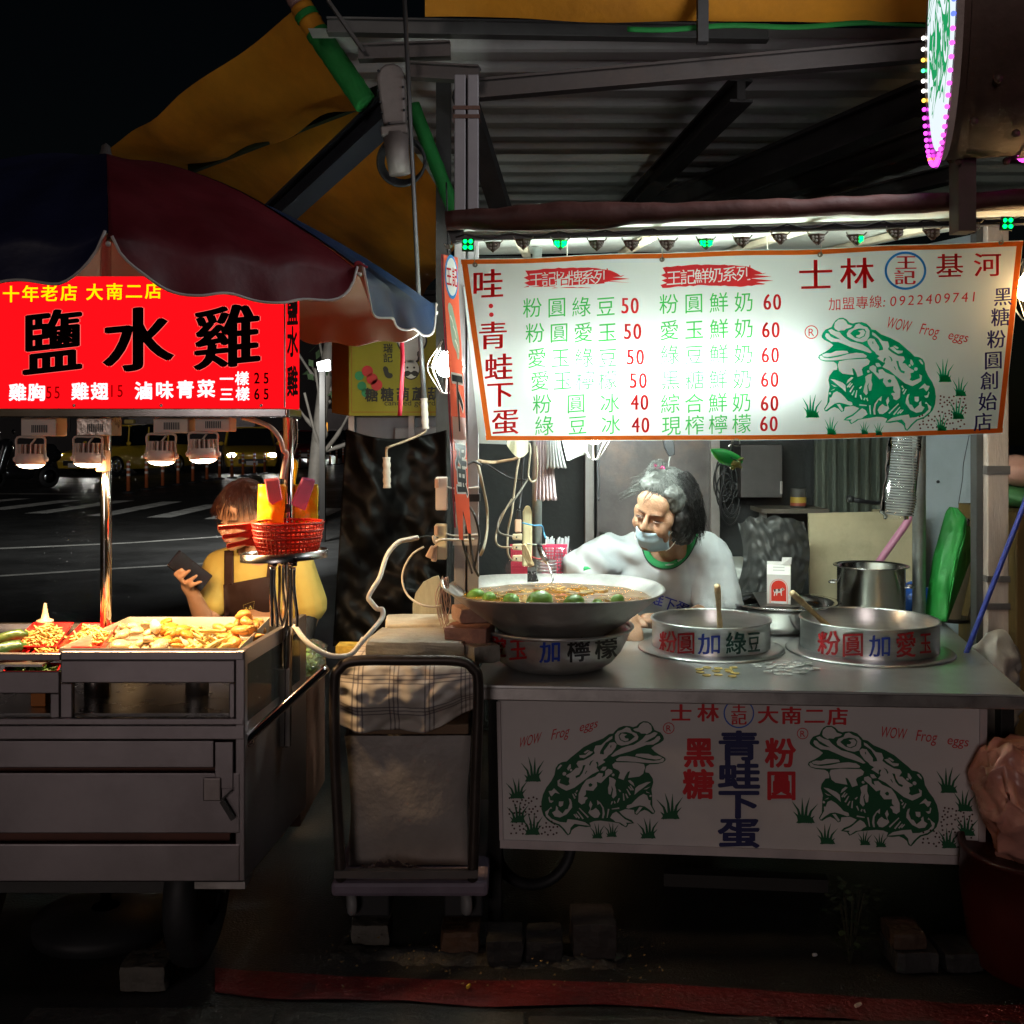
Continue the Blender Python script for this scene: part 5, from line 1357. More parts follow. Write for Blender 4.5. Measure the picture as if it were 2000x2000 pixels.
for i in range(14):
    a = P(rnd.uniform(862, 876), rnd.uniform(1125, 1140), 3.33); b_ = P(rnd.uniform(858, 885), rnd.uniform(1180, 1230), 3.35)
    sm.tube(curve_pts([a, a.lerp(b_, .5) + V((rnd.uniform(-.02, .02), rnd.uniform(-.01, .01), 0)), b_]), .0016, 5)
tag(sm.build('string_tangle', M('pinkish_string', (.42, .28, .24), .8), None, True), 'tangle of pinkish string hanging at the left rim of the wok', 'string')
# ------------------------------------------------------------------ overhead: metal roof, beams, awnings, gear box, crank
ov = M('roof_sheet_grey', (.68, .66, .62), .55, 0, .12, 2, .05, 30, stain=.4, stain_col=(.14, .12, .10), stain_scale=2)
def cor(u, v):
    Y = 3.95 + 3.6 * v; k = (v * 3.6 / .23) % 1
    d = 0 if k < .42 else (.045 * (k - .42) / .14 if k < .56 else (.045 if k < .86 else .045 * (1 - (k - .86) / .14)))
    return V((-.75 + 3.9 * u, Y + .0, 2.93 - .05 * v + d))
nv = 16 * 14
tag(B().grid(cor, 2, nv).build('corrugated_roof', ov), 'grey corrugated metal roof seen from below over the stalls', 'roof')
def beam(name, a, b, w, h, m_, label, group='roof beams'):
    t = thing(name, label, 'beam', a, group)
    a, b = V(a), V(b); d = (b - a).normalized(); x = d.cross(V((0, 0, 1))).normalized(); z = x.cross(d).normalized()
    B().bar(a, b, w * .35, h).build('web', m_, t)
    B().bar(a + z * h / 2, b + z * h / 2, w, h * .14).build('flange', m_, t); B().bar(a - z * h / 2, b - z * h / 2, w, h * .14).build('flange', m_, t)
    return t
beam('roof_beam', P(930, 176, 3.9), P(1830, 96, 3.6), .05, .062, grey_paint, 'light grey steel beam rising from the left post across the roof')
beam('roof_beam', P(1205, 430, 6.6), P(1448, 176, 4.1), .09, .08, dark_steel, 'steep dark rafter under the middle of the corrugated roof')
beam('roof_beam', P(1260, 420, 6.0), P(1810, 195, 4.0), .10, .12, dark_steel, 'thick dark rafter slanting up to the round sign')
beam('roof_beam', P(1380, 424, 6.2), P(1830, 262, 4.4), .07, .08, dark_steel, 'dark rafter below the thick one at the right')
beam('roof_beam', P(1540, 418, 6.2), P(1860, 340, 5.0), .07, .07, dark_steel, 'lowest dark rafter just above the stall roof')
beam('roof_beam', P(930, 205, 6.0), P(1810, 200, 5.2), .06, .08, dark_steel, 'dark cross beam high under the corrugated roof')
beam('roof_beam', P(640, 52, 3.95), P(1500, 66, 3.95), .05, .05, M('pale_trim', (.12, .115, .105), .6, 0, .2), 'pale edge trim along the front of the corrugated roof')
beam('roof_beam', P(700, 104, 3.9), P(880, 98, 3.9), .05, .05, grey_paint, 'short grey beam above the awning gear box')
beam('roof_beam', P(800, 138, 3.85), P(935, 146, 3.8), .05, .05, grey_paint, 'grey bracket beam joining the left post top')
br = B().bar(P(905, 180, 4.3), P(985, 430, 4.9), .09, .05)
tag(br.build('roof_brace', dark_steel), 'dark diagonal brace hanging behind the left post', 'brace')
brc = B().bar(P(640, 0, 3.8), P(710, 100, 3.85), .012, .012)
tag(brc.build('thin_brace', grey_paint), 'thin grey rod slanting beside the green roller', 'brace')
dk = B().box((P(1372, 20, 3.6).x, 3.6, P(0, 20, 3.6).z), (.035, .035, .22))
tag(dk.build('awning_bracket', dark_steel), 'short dark upright arm against the orange awning at the top', 'arm')

def awning(name, pts, label, nu=30, nv=24, amp=.05, mat=orange_cloth):
    a, b, c, d = (P(*q) for q in pts)
    def f(u, v):
        q = a.lerp(b, u).lerp(d.lerp(c, u), v)
        q.z += amp * nz((q.x * 1.2, q.y * .8, q.z), 2.2) - amp * .9 * math.sin(v * math.pi) * math.sin(u * math.pi)
        q.y += amp * .5 * nz((q.x, q.z, 3), 3.5)
        return q
    return tag(B().grid(f, nu, nv).build(name, mat, None, True), label, 'awning')
awning('orange_awning', ((150, 335, 6.3), (573, 32, 4.3), (716, 195, 4.3), (380, 345, 6.3)), 'upper orange awning sheet sloping down to the left at the top')
awning('orange_awning', ((372, 345, 6.2), (742, 184, 4.5), (905, 450, 4.5), (815, 590, 6.4)), 'lower orange awning sheet hanging behind the big umbrella', 30, 30)
awning('orange_awning', ((830, -60, 3.7), (1830, -60, 3.5), (1830, 46, 3.6), (830, 36, 3.8)), 'strip of orange awning along the top edge', 40, 8, .02)
aw = B().bar(P(372, 328, 6.0), P(742, 182, 4.4), .03, .06)
tag(aw.build('awning_valance', M('black_green_trim', (.012, .03, .014), .7)), 'dark green valance edge between the two orange awning sheets', 'trim')
gt = B().grid(lambda u, v: P(1225 + 590 * u, 52 - 12 * u + 10 * v + 3 * math.sin(u * 14), 3.62), 40, 2)
tag(gt.build('green_hem', green_cloth, None, True, solid=.004), 'thin green hem below the top orange awning', 'hem')
beam('roof_beam', P(520, 440, 5.0), P(772, 205, 4.1), .10, .09, M('bluish_beam', (.022, .024, .032), .7, .1, .2), 'dark diagonal beam crossing the orange awning')

rl_ = thing('awning_roller', 'green cloth rolled on a tube at the top left with orange end', 'roller', P(640, 90, 4.15))
def wob(a, b, r, n, m_, name, parent, seed=0):
    pts = [a.lerp(b, i / n) for i in range(n + 1)]
    o = B().tube(pts, [r * (1 + .10 * nz((i * .6, seed, 0), 1.3)) for i in range(n + 1)], 16).build(name, m_, parent, True); return o
wob(P(618, 62, 4.15), P(716, 205, 4.15), px(23, 4.15), 20, green_cloth, 'rolled_cloth', rl_)
wob(P(588, 12, 4.15), P(622, 68, 4.15), px(22, 4.15), 10, orange_cloth, 'rolled_end', rl_, 2)
wob(P(596, 26, 4.14), P(602, 36, 4.14), px(23.5, 4.15), 4, green_cloth, 'band', rl_, 3)
wob(P(560, -40, 4.15), P(588, 12, 4.15), px(21, 4.15), 8, M('pinkish_tube_end', (.30, .17, .15), .6), 'tube_end', rl_, 4)
r2 = wob(P(806, 205, 4.35), P(892, 425, 4.35), px(14, 4.35), 20, green_cloth, 'green_roll', None, 6)
tag(r2, 'second green roll running down behind the left post', 'roller')

gb = thing('awning_gear_box', 'grey weathered awning gear box hanging beside the crank rod', 'gear box', P(775, 345, 3.85))
gm_ = M('gear_box_grey', (.22, .19, .175), .55, .3, .2, 8, .1, 60, stain=.5, stain_col=(.16, .13, .11))
def loft(pts, Y, t, name, m_, parent, bevel=.006):
    return B().prism([P(x, y, Y) for x, y in pts], (0, t, 0)).build(name, m_, parent, bevel=bevel)
loft([(735, 150), (741, 132), (752, 124), (768, 122), (782, 128), (790, 145), (793, 240), (748, 244), (740, 190)], 3.85, .06, 'gear_case', gm_, gb, .01)
loft([(742, 246), (794, 240), (797, 258), (744, 265)], 3.84, .08, 'flange', gm_, gb)
B().tube([P(773, 262, 3.88), P(776, 300, 3.88), P(781, 340, 3.88)], [px(25, 3.88), px(23, 3.88), px(21, 3.88)], 20).build('motor_can', gm_, gb, True)
g = B()
for x, y in ((739, 138), (738, 176), (742, 199), (745, 220), (787, 170), (789, 193), (789, 215), (760, 241), (790, 250)):
    g.ell(P(x, y, 3.845), (.005, .004, .005), None, 8, 6)
ob = g.build('bolt', black_pl, gb, True); ob['kind'] = 'stuff'
g = B()
for k in range(6):
    g.tube([P(784 + (46 - k) * math.cos(a) + k, 315 + (48 - k * 2) * math.sin(a), 3.95 + .006 * k) for a in [2 * math.pi * i / 40 for i in range(41)]], .006, 6)
tag(g.build('cable_coil', black_rub, None, True), 'black cable coiled behind the awning gear box', 'cable')

cr = thing('awning_crank', 'long grey crank rod hanging down with two ribbed grips', 'crank', P(757, 953, 3.72))
rod = M('grey_rod', (.14, .14, .14), .4, .6, .15)
B().tube([P(788, -40, 3.72), P(800, 207, 3.72), P(814, 500, 3.72), P(823, 690, 3.72), P(829, 785, 3.72)], [px(4.5, 3.72)] * 3 + [px(5, 3.72), px(5, 3.72)], 10).build('rod', rod, cr, True)
grm = M('cream_grip', (.36, .32, .27), .5, 0, .15)
def grip(a, b, r):
    n = 14
    return B().tube([a.lerp(b, i / n) for i in range(n + 1)], [r * (1 + .10 * math.cos(i * 1.8)) for i in range(n + 1)], 14).build('grip', grm, cr, True)
grip(P(828, 778, 3.72), P(831, 838, 3.72), px(7, 3.72))
B().tube(curve_pts([P(831, 838, 3.72), P(826, 846, 3.72), P(790, 862, 3.7), P(760, 873, 3.68), P(755, 878, 3.68), P(755, 895, 3.68)], 5), px(2.6, 3.7), 8).build('crank_arm', M('brass_rod', (.30, .23, .15), .4, .7), cr, True)
grip(P(755, 893, 3.68), P(756, 953, 3.68), px(7.5, 3.68))

# ------------------------------------------------------------------ round LED sign at the top right
rs = thing('round_sign', 'round lit sign seen edge on at the top right, ringed with coloured lights', 'sign', P(1895, 420, 2.75))
rc = P(1833, 28, 2.75); rn = V((-.96, .274, 0)).normalized(); rt = V((.274, .96, 0)); R0 = .385
drum = M('sign_drum', (.16, .10, .08), .6, .3, .25, 5, .15, 40, stain=.5, stain_col=(.07, .045, .04))
dt = .21
Zr = V((0, 0, 1))
def rp(a, r, off): return rc + (rt * math.cos(a) + Zr * math.sin(a)) * r + rn * off
def annulus(r0, o0, r1, o1, n=72):
    b = B(); vs = [rp(2 * math.pi * i / n, r, o) for r, o in ((r0, o0), (r1, o1)) for i in range(n)]
    return b.add(vs, [(i, (i + 1) % n, n + (i + 1) % n, n + i) for i in range(n)])
annulus(R0 - .02, -.02, R0 - .02, -dt).build('drum', drum, rs, True)
for o in (-.035, -dt + .02):
    annulus(R0 - .012, o, R0 - .012, o - .025).build('drum_band', drum, rs, True)
face = B(); vs = [rp(2 * math.pi * i / 72, R0 - .045, -.004) for i in range(72)]; face.add(vs, [tuple(range(72))])
face.build('lit_face', ME('sign_face_glow', (.85, .95, 1), .85), rs)
lamp_light('sign_light', 'AREA', rc + rn * .03, 6, (.95, .95, 1), .6, rs, rn)
vs = [rp(2 * math.pi * i / 72, R0 - .02, -dt) for i in range(72)]
B().add(vs, [tuple(range(72))]).build('back_face', ME('sign_back_glow', (.9, .5, .6), .12), rs)
annulus(R0 - .045, -.004, R0, -.002).build('rim', M('clear_rim', (.5, .48, .5), .2), rs, True)
def rfm(x, y, e=0.): return rc + rt * ((966 - x) / 966 * R0 * .8) + Zr * ((966 - y) / 966 * R0 * .8) + rn * (.0 + e)
print_mesh(rs, [(x, y, 0) for x, y in _frogfill[0]], _frogfill[1], rfm, ME('sign_frog_glow', (.02, .42, .14), .7), 'frog_emblem')
cols = {}
def ledm(h):
    h = round(h, 2)
    if h not in cols:
        import colorsys
        c = colorsys.hsv_to_rgb(h % 1, .93, 1); cols[h] = ME('rim_led_%d' % int(h * 100), c, 2.6)
    return cols[h]
lw = ME('rim_led_white', (1, .97, .9), 3)
N_ = 76
for side, off, rr in ((0, .004, R0 - .01), (1, -dt - .004, R0 - .008)):
    for i in range(N_):
        a = 2 * math.pi * i / N_ + .02
        if math.sin(a) > .25: continue
        q = rp(a, rr, off)
        ca, sa = math.cos(a), math.sin(a)
        if side == 1: m_ = ledm(.90 + .03 * math.sin(i))
        elif ca > 0:
            m_ = lw if sa > -.28 and i % 5 else ledm(.09 if sa > -.36 else (.02 if i % 9 == 0 else .84))
            if -.02 > sa > -.08: m_ = ledm(.38)
        else: m_ = ledm(.66) if sa > -.35 else ledm(.88)
        B().ell(q, (.006, .006, .006), None, 8, 6).build('led', m_, rs, True)
B().box(P(1880, 380, 2.8), (px(34, 2.8), .06, px(150, 2.8))).build('bracket_post', M('sign_post', (.14, .11, .09), .6, .3, .2), rs)
g = B()
for a, o in ((4.2, -.06), (4.35, -.16), (4.75, -.05), (4.9, -.17), (3.9, -.1)):
    g.ell(rp(a, R0 - .008, o), (.010, .010, .010), None, 10, 6)
ob = g.build('bolt', drum, rs, True); ob['kind'] = 'stuff'
rl2 = thing('red_led_sign', 'dim red dot light sign at the upper right edge', 'sign', P(1995, 312, 2.9))
loft([(1984, 165), (2030, 165), (2030, 312), (1984, 312)], 2.95, .05, 'casing', drum, rl2)
g = B()
for i in range(8):
    for j in range(18):
        g.ell(P(1988 + i * 5, 172 + j * 7.8, 2.945), (.0018, .0015, .0018), None, 6, 4)
ob = g.build('led_dots', ME('dim_red_led', (1, .02, .02), .8), rl2); ob['kind'] = 'stuff'
# ------------------------------------------------------------------ steel food cart on the left
cart = thing('food_cart', 'stainless steel food cart with slatted front, glass side and red lit sign on poles', 'cart', (-1.2, 3.0, 0))
Yf, Yb = 2.75, 3.30
xr_f, xr_b, xl = -.684, -.632, -1.72
cz = lambda y: CZ - (y - H) / F * Yf
steel_c = M('cart_steel', (.32, .285, .295), .36, .85, .2, 1.6, .10, 3.5, stain=.4, stain_col=(.15, .125, .125), stain_scale=2.2)
inner = M('cart_inner_dark', (.05, .03, .022), .5, .3, .3)
def fp(name, y0, y1, x0=xl, x1=None, Y=Yf, t=.012, m_=steel_c, bevel=.003, parent=cart):
    x1 = xr_f - .012 if x1 is None else x1
    return B().box(((x0 + x1) / 2, Y + t / 2, (cz(y0) + cz(y1)) / 2), (x1 - x0, t, cz(y0) - cz(y1)), None).build(name, m_, parent, bevel=bevel)
fx = lambda x: (x - 1000) / F * Yf
fp('front_panel', 1447, 1500, x1=fx(418)); fp('front_panel', 1510, 1628); fp('front_panel', 1649, 1722)
fp('apron', 1418, 1445, x1=xr_f, t=.016)
fp('rail', 1404, 1416.5, t=.02, x1=xr_f - .002)
fp('hinge_plate', 1449, 1540, fx(420), fx(456), Y=Yf - .003, t=.004)
fp('latch_plate', 1518, 1563, fx(398), fx(433), Y=Yf - .008, t=.006, m_=M('latch_steel', (.30, .26, .25), .4, .9, .2))
B().bar(V((fx(436), Yf - .012, cz(1561))), V((fx(458), Yf - .012, cz(1597))), .008, .012).bar(V((fx(434), Yf - .012, cz(1560))), V((fx(456), Yf - .012, cz(1540))), .006, .004).build('latch_arm', dark_steel, cart)
fp('corner_post', 1272, 1722, fx(459), xr_f + .0005, Y=Yf + .001, t=.03)
# left counter part is lower, right part carries the deep tray
fp('rail', 1277, 1291, x1=fx(118), t=.02); fp('apron', 1312, 1355, x1=fx(116), t=.014); fp('rail', 1273, 1290, fx(118), xr_f - .002, t=.022)
fp('apron', 1291, 1335, fx(117), fx(458), Y=Yf + .004, t=.012)
for a, b in ((96, 115), (116, 140), (446, 458)):
    fp('window_post', 1336 if a > 100 else 1356, 1403, fx(a), fx(b), Y=Yf + .004, t=.02)
B().box(((xl + xr_f) / 2, Yb - .02, (cz(1722) + cz(1290)) / 2), (xr_f - xl - .02, .02, cz(1290) - cz(1722))).build('back_panel', steel_dull, cart)
B().box(((xl + xr_f) / 2 - .02, (Yf + Yb) / 2 + .02, cz(1720)), (xr_f - xl - .06, Yb - Yf - .08, .012)).build('floor_panel', inner, cart)
B().box(((xl + xr_f) / 2 - .02, (Yf + Yb) / 2 + .02, cz(1410)), (xr_f - xl - .06, Yb - Yf - .08, .012)).build('shelf', steel, cart)
B().box(((xl + xr_f) / 2 - .02, Yf + .05, (cz(1460) + cz(1712)) / 2), (xr_f - xl - .06, .008, cz(1460) - cz(1712))).build('inner_liner', M('liner_reddish', (.12, .045, .03), .6, .2, .3), cart)
# right side
def sd(t, z, off=0.): return V((xr_f + (xr_b - xr_f) * t + off, Yf + .03 + (Yb - Yf - .03) * t, z))
def side(name, z0, z1, m_, t0=0., t1=1., th=.01):
    return B().prism([sd(t0, z0), sd(t1, z0), sd(t1, z1), sd(t0, z1)], (-th, 0, 0)).build(name, m_, cart)
side('side_panel', cz(1722), .66, steel_c); side('side_rail', .661, .70, steel_c, th=.016); side('side_rail', .848, .888, steel_c, th=.016)
side('side_post', .7005, .8475, steel_c, .88, 1., .016)
side('side_glass', .7005, .8475, MG('cart_glass', (.7, .75, .72), .08, .10), 0, .879, .004)
B().box((-.70, 3.56, .44), (.085, .44, .44)).build('rear_box', M('rear_box_brown', (.17, .085, .06), .5, .3, .25, 3), cart, bevel=.004)
for x_, Yw in ((-.86, 2.95), (-1.5, 2.95)):
    w = thing('x', 'x', 'x') if False else None
    wb = B().lathe([(.10, -.045), (.17, -.045), (.20, -.03), (.205, 0), (.20, .03), (.17, .045), (.10, .045)], (x_, Yw, .205), 40, (1, 0.0, 0)).build('wheel', black_rub, cart, True)
    B().lathe([(1e-4, .02), (.10, .03), (.105, .0), (.10, -.03), (1e-4, -.02)], (x_, Yw, .205), 32, (1, 0, 0)).build('hub', dark_steel, wb, True)
B().bar((-1.6, 2.95, .205), (-.78, 2.95, .205), .03, .03).bar((-.86, 2.95, .205), (-.86, 2.95, .292), .04, .03).build('axle', dark_steel, cart)
B().box((fx(425), Yf + .06, cz(1736)), (.13, .08, .018)).build('jack_plate', steel_dull, cart)
hb_ = P(638, 1304, 2.98); ha = P(481, 1446, 2.79)
B().tube(curve_pts([sd(.05, .64, .0), ha, ha.lerp(hb_, .5), hb_], 6), px(9, 2.9), 14).build('push_handle', chrome, cart, True)
# steel counter and trays
B().box((-1.47, 3.02, .846), (.52, .50, .006)).build('counter_plate', steel, cart)
tray = thing('deep_steel_tray', 'deep stainless steel tray heaped with cooked food under the cart lamps', 'tray', (-.87, 3.0, .83))
tz0, tz1 = .832, .890
tl, trr = P(117, 1274, 2.775).x, P(466, 1274, 2.775).x
tbl, tbr = P(252, 1213, 3.24).x, P(527, 1212, 3.24).x
tm = M('tray_steel', (.62, .56, .47), .32, .55, .2, 6, .06, 90)
A0, A1, A2, A3 = V((tl, 2.775, tz1)), V((trr, 2.775, tz1)), V((tbr, 3.24, tz1)), V((tbl, 3.24, tz1))
ins = lambda p: V((p.x * .96 + -.87 * .04, p.y * .96 + 3.0 * .04, tz0))
I = [ins(p) for p in (A0, A1, A2, A3)]
B().add(I, [(0, 1, 2, 3)]).build('tray_floor', tm, tray)
for i in range(4):
    o_ = (A0, A1, A2, A3); j = (i + 1) % 4
    B().prism([I[i], I[j], o_[j], o_[i]], ((0, -.002, 0), (.002, 0, 0), (0, .002, 0), (-.002, 0, 0))[i]).build('tray_wall', tm, tray)
# lamp sign box
sg = thing('lit_sign_box', 'red backlit sign box with three big black characters and yellow and white lettering', 'sign', P(300, 815, 3.0))
Ys, Ys2 = 2.95, 3.16
sx1 = P(555, 0, Ys).x; sx0 = P(-260, 0, Ys).x
st, sbm = P(0, 540, Ys).z, P(0, 796, Ys).z
red_face = ME('sign_red_glow', (1.0, .004, .008), 1.05)
B().box(((sx0 + sx1) / 2, (Ys + Ys2) / 2, (st + sbm) / 2), (sx1 - sx0, Ys2 - Ys, st - sbm)).build('light_box', red_face, sg)
cf = M('sign_chrome', (.55, .54, .55), .10, 1, .15, 6)
B().box(((sx0 + sx1) / 2, Ys + .008, (sbm + P(0, 815, Ys).z) / 2 - .001), (sx1 - sx0 + .012, .022, sbm - P(0, 815, Ys).z - .002)).build('frame_bar', cf, sg, bevel=.003)
B().box((sx1 - .003, (Ys + Ys2) / 2 + .02, (sbm + P(0, 815, Ys).z) / 2 - .001), (.018, Ys2 - Ys - .03, sbm - P(0, 815, Ys).z - .002)).build('frame_bar', cf, sg, bevel=.003)
B().box(((sx0 + sx1) / 2, (Ys + Ys2) / 2, P(0, 815, Ys).z + .006), (sx1 - sx0 - .03, Ys2 - Ys - .03, .003)).build('under_plate', M('under_plate', (.5, .45, .40), .4, .3), sg)
B().box((sx1 + .0012, Ys + .0015, (st + sbm) / 2), (.004, .004, st - sbm)).build('corner_strip', M('pale_strip', (.6, .3, .3), .3), sg)
smap = on_plane(V((0, Ys, 1.7)), (0, 1, 0), .0015)
k_black = M('sign_black_vinyl', (.012, .004, .004), .95, 0, .1, spec=.0)
k_glow = ME('sign_pale_edge', (1, .14, .12), 1.0); k_yel = ME('sign_yellow', (1, .78, .0), 1.0); k_wht = ME('sign_white', (1, .93, .97), 1.05); k_dred = ME('sign_dark_red', (.22, .0, .0), .9)
for i, (ch, x) in enumerate(zip('十年老店大南二店', (22, 60, 97, 135, 185, 224, 262, 300))):
    letters(sg, ch, (x, 575 - x * .025), (x, 575 - x * .025), 34, smap, k_yel, .018)
for ch, x, y, w, h in (('鹽', 103, 668, 118, 134), ('水', 270, 662, 140, 132), ('雞', 444, 657, 132, 130)):
    letters(sg, ch, (x, y), (x, y), h, smap, k_glow, .022, w, tilt=.10, heavy=.024)
    letters(sg, ch, (x, y), (x, y), h, lambda a, b, e=0.: smap(a, b, e + .001), k_black, .0145, w, tilt=.10, heavy=.022)
for s, a, b, h, m_, bd in (('雞胸', (35, 766), (72, 766), 35, k_wht, .03), ('55', (96, 766), (112, 766), 34, k_dred, .005), ('雞翅', (157, 764), (195, 764), 35, k_wht, .03), ('15', (219, 763), (235, 763), 34, k_dred, .005), ('滷味青菜', (281, 763), (403, 759), 36, k_wht, .03),
                    ('一樣', (443, 740), (473, 739), 28, k_wht, .025), ('25', (502, 738), (520, 738), 30, k_black, .02), ('三樣', (443, 770), (474, 769), 28, k_wht, .025), ('65', (502, 769), (520, 769), 30, k_black, .02)):
    letters(sg, s, a, b, h, smap, m_, bd, h * (.75 if s[0] in '1256' else 1))
sidem = on_plane(V((sx1, Ys, 1.7)), (1, 0, 0), .0015)
for ch, y in (('鹽', 606), ('水', 667), ('雞', 744)):
    letters(sg, ch, (570, y), (570, y), 62, sidem, k_black, .035, 22, tilt=.02)
g = B()
for x in (145, 315, 510): g.ell(smap(x, 792), (.005, .003, .005), None, 10, 6)
ob = g.build('screw', chrome, sg, True)

# poles
B().tube([P(563, 800, 3.06), P(563, 1100, 3.06), P(558, 1457, 3.06)], px(10.5, 3.06), 18).build('pole', chrome, cart, True)
B().tube(curve_pts([P(577, 818, 3.08), P(578, 860, 3.08), P(571, 886, 3.07), P(564, 905, 3.06)]), px(4, 3.06), 10).build('pole_hook', chrome, cart, True)
B().box(P(555, 1380, 3.06), (.035, .03, px(150, 3.06))).build('pole_socket', steel_dull, cart)
cable('lamp_cable', [P(472, 815, 3.0), P(500, 822, 3.0), P(530, 836, 3.0), P(547, 858, 3.0), P(553, 880, 3.02), P(560, 886, 3.03), P(556, 905, 3.04), P(551, 935, 3.04)], .007, M('pinkish_flex', (.55, .42, .34), .4), n=8, label='thick pale lamp cable curving from the red sign to the pole', cat='cable')

# flood lamps
lens = ME('flood_lens', (1.0, .78, .52), 30)
lampw = M('lamp_housing', (.78, .68, .58), .45, 0, .08)
for i, (bx0, bx1, by0, by1, hx, hy, lab) in enumerate(((43, 112, 823, 852, 60, 897, 'leftmost flood lamp hanging under the red sign'), (151, 221, 820, 851, 172, 895, 'flood lamp beside the umbrella pole with foil taped driver box'),
        (301, 369, 818, 846, 315, 891, 'third flood lamp from the left under the red sign'), (382, 450, 816, 843, 397, 887, 'rightmost flood lamp under the red sign'))):
    t = thing('flood_lamp', lab, 'lamp', P(hx, hy, 2.99), 'flood lamps under the red sign')
    Yl = 2.99
    a, b = P(bx0, by0, Yl), P(bx1, by1, Yl)
    zt = P(0, 815, Ys).z - .0005
    B().box(((a.x + b.x) / 2, Yl + .03, (zt + b.z) / 2), (b.x - a.x, .075, zt - b.z)).build('driver_box', lampw if i != 1 else M('foil_taped', (.55, .47, .40), .3, .5, .3, 20, .4, 60), t, bevel=.003)
    g = B()
    for k in range(9):
        xk = a.x + (b.x - a.x) * (.32 + .052 * k); g.box((xk, Yl - .0085, (a.z + b.z) / 2), (.0022, .003, (a.z - b.z) * .5))
    gg = g.build('vent_slots', black_pl, t); gg['kind'] = 'stuff'
    c = P(hx, hy, Yl); r = px(27, Yl); tl_ = V((rnd.uniform(-.05, .05), -.07, -1)).normalized()
    B().lathe([(1e-4, -.014), (r * .98, -.014), (r * 1.02, 0), (r, .016), (r * .94, .016), (r * .94, .002), (1e-4, .002)], c, 32, tl_).build('rim', lampw, t, True)
    vs = B().lathe([(r * .93, .014), (r * .75, .021), (r * .4, .025), (1e-4, .026)], c, 32, tl_).build('lens', lens, t, True)
    up = -tl_
    lamp_light('flood_light', 'AREA', c + tl_ * .0275, 7, (1., .64, .30), r * 1.8, t, V((0, .22, -1)))
    g = B()
    for k in range(16):
        ang = 2 * math.pi * k / 16; q = c + V((math.cos(ang), math.sin(ang), 0)) * r * .84
        g.bar(q + up * .013, q + up * .042, .003, r * .22, up=V((math.cos(ang), math.sin(ang), 0)))
    gg = g.build('heat_fins', lampw, t); gg['kind'] = 'stuff'
    B().lathe([(r * .62, .013), (r * .62, .040), (1e-4, .042)], c, 24, up).build('core', M('fin_core', (.25, .20, .17), .5), t, True)
    zy = b.z - .0005
    B().tube(curve_pts([c + V((-r * 1.08, 0, .002)), c + V((-r * 1.02, 0, .03)), V((c.x - r * .98, c.y, zy - .004)), V((c.x, c.y, zy - .003)), V((c.x + r * .98, c.y, zy - .004)), c + V((r * 1.02, 0, .03)), c + V((r * 1.08, 0, .002))], 4), .0035, 6).build('yoke', lampw, t, True)
    for s in (-1, 1): B().ell(c + V((s * r * 1.09, 0, 0)), (.008, .007, .008), None, 10, 6).build('knob', lampw, t, True)
    B().tube(curve_pts([c + up * .042, c + up * .055 + V((.01, .0, 0)), V((c.x + .012, c.y + .01, zy + .002))]), .0028, 6).build('lamp_wire', lampw, t, True)

# ------------------------------------------------------------------ umbrella
um = thing('market_umbrella', 'big market umbrella with maroon and navy panels, tan lining and white piping', 'umbrella', (-1.18, 3.15, 0))
uc = V((-1.19, 3.15, 0)); za, zt_ = 2.245, 1.876
tips = [uc + V((.85 * math.cos(rad(-69 + 45 * k)), .85 * math.sin(rad(-69 + 45 * k)), 0)) for k in range(8)]
tips[2] = V((-.258, 3.42, 0))
for k in range(8): tips[k].z = zt_ - (.03 if k == 2 else 0)
apex = V((uc.x, uc.y, za))
mar = M('umbrella_maroon', (.11, .004, .010), .6, 0, .25, 5, .35, 16, stain=.3, stain_col=(.07, .003, .007))
nav = M('umbrella_navy', (.007, .009, .045), .6, 0, .2, 5, .35, 16)
blu = M('umbrella_blue', (.004, .022, .075), .55, 0, .2, 5, .1, 300)
tan = MT('umbrella_lining', (.25, .22, .16), .06, var=.12)
pip = M('umbrella_piping', (.62, .58, .55), .7)
def ribp(k, t):
    q = apex.lerp(tips[k % 8], t); q.z = za - (za - tips[k % 8].z) * t ** 1.75; return q
def canopy(k, u, v, dz=0.):
    t = min(v, 1.)
    q = ribp(k, t).lerp(ribp(k + 1, t), u)
    q.z += .007 * math.sin(u * 19 + k) * t ** 3 + .006 * abs(math.sin(u * 9.4 + 2 * k)) * t * t
    q.z -= .025 * math.sin(u * math.pi) * math.sin(min(t, 1) * math.pi * .5) * .6
    if v > 1:
        Lm = .098 * (1 - abs(2 * u - 1) ** 7) ** .8
        out = (tips[k % 8].lerp(tips[(k + 1) % 8], .5) - uc); out.z = 0; out.normalize()
        s = v - 1
        q.z -= Lm * s; q += out * (.02 * s * math.sin(s * 1.5)) + out * (.006 * nz((u * 6, k, s), 1.5) * s)
        q += out * .007 * math.sin(u * 22 + k) * s
    q.z += dz + .004 * nz((q.x * 6, q.y * 6, 0), 1)
    return q
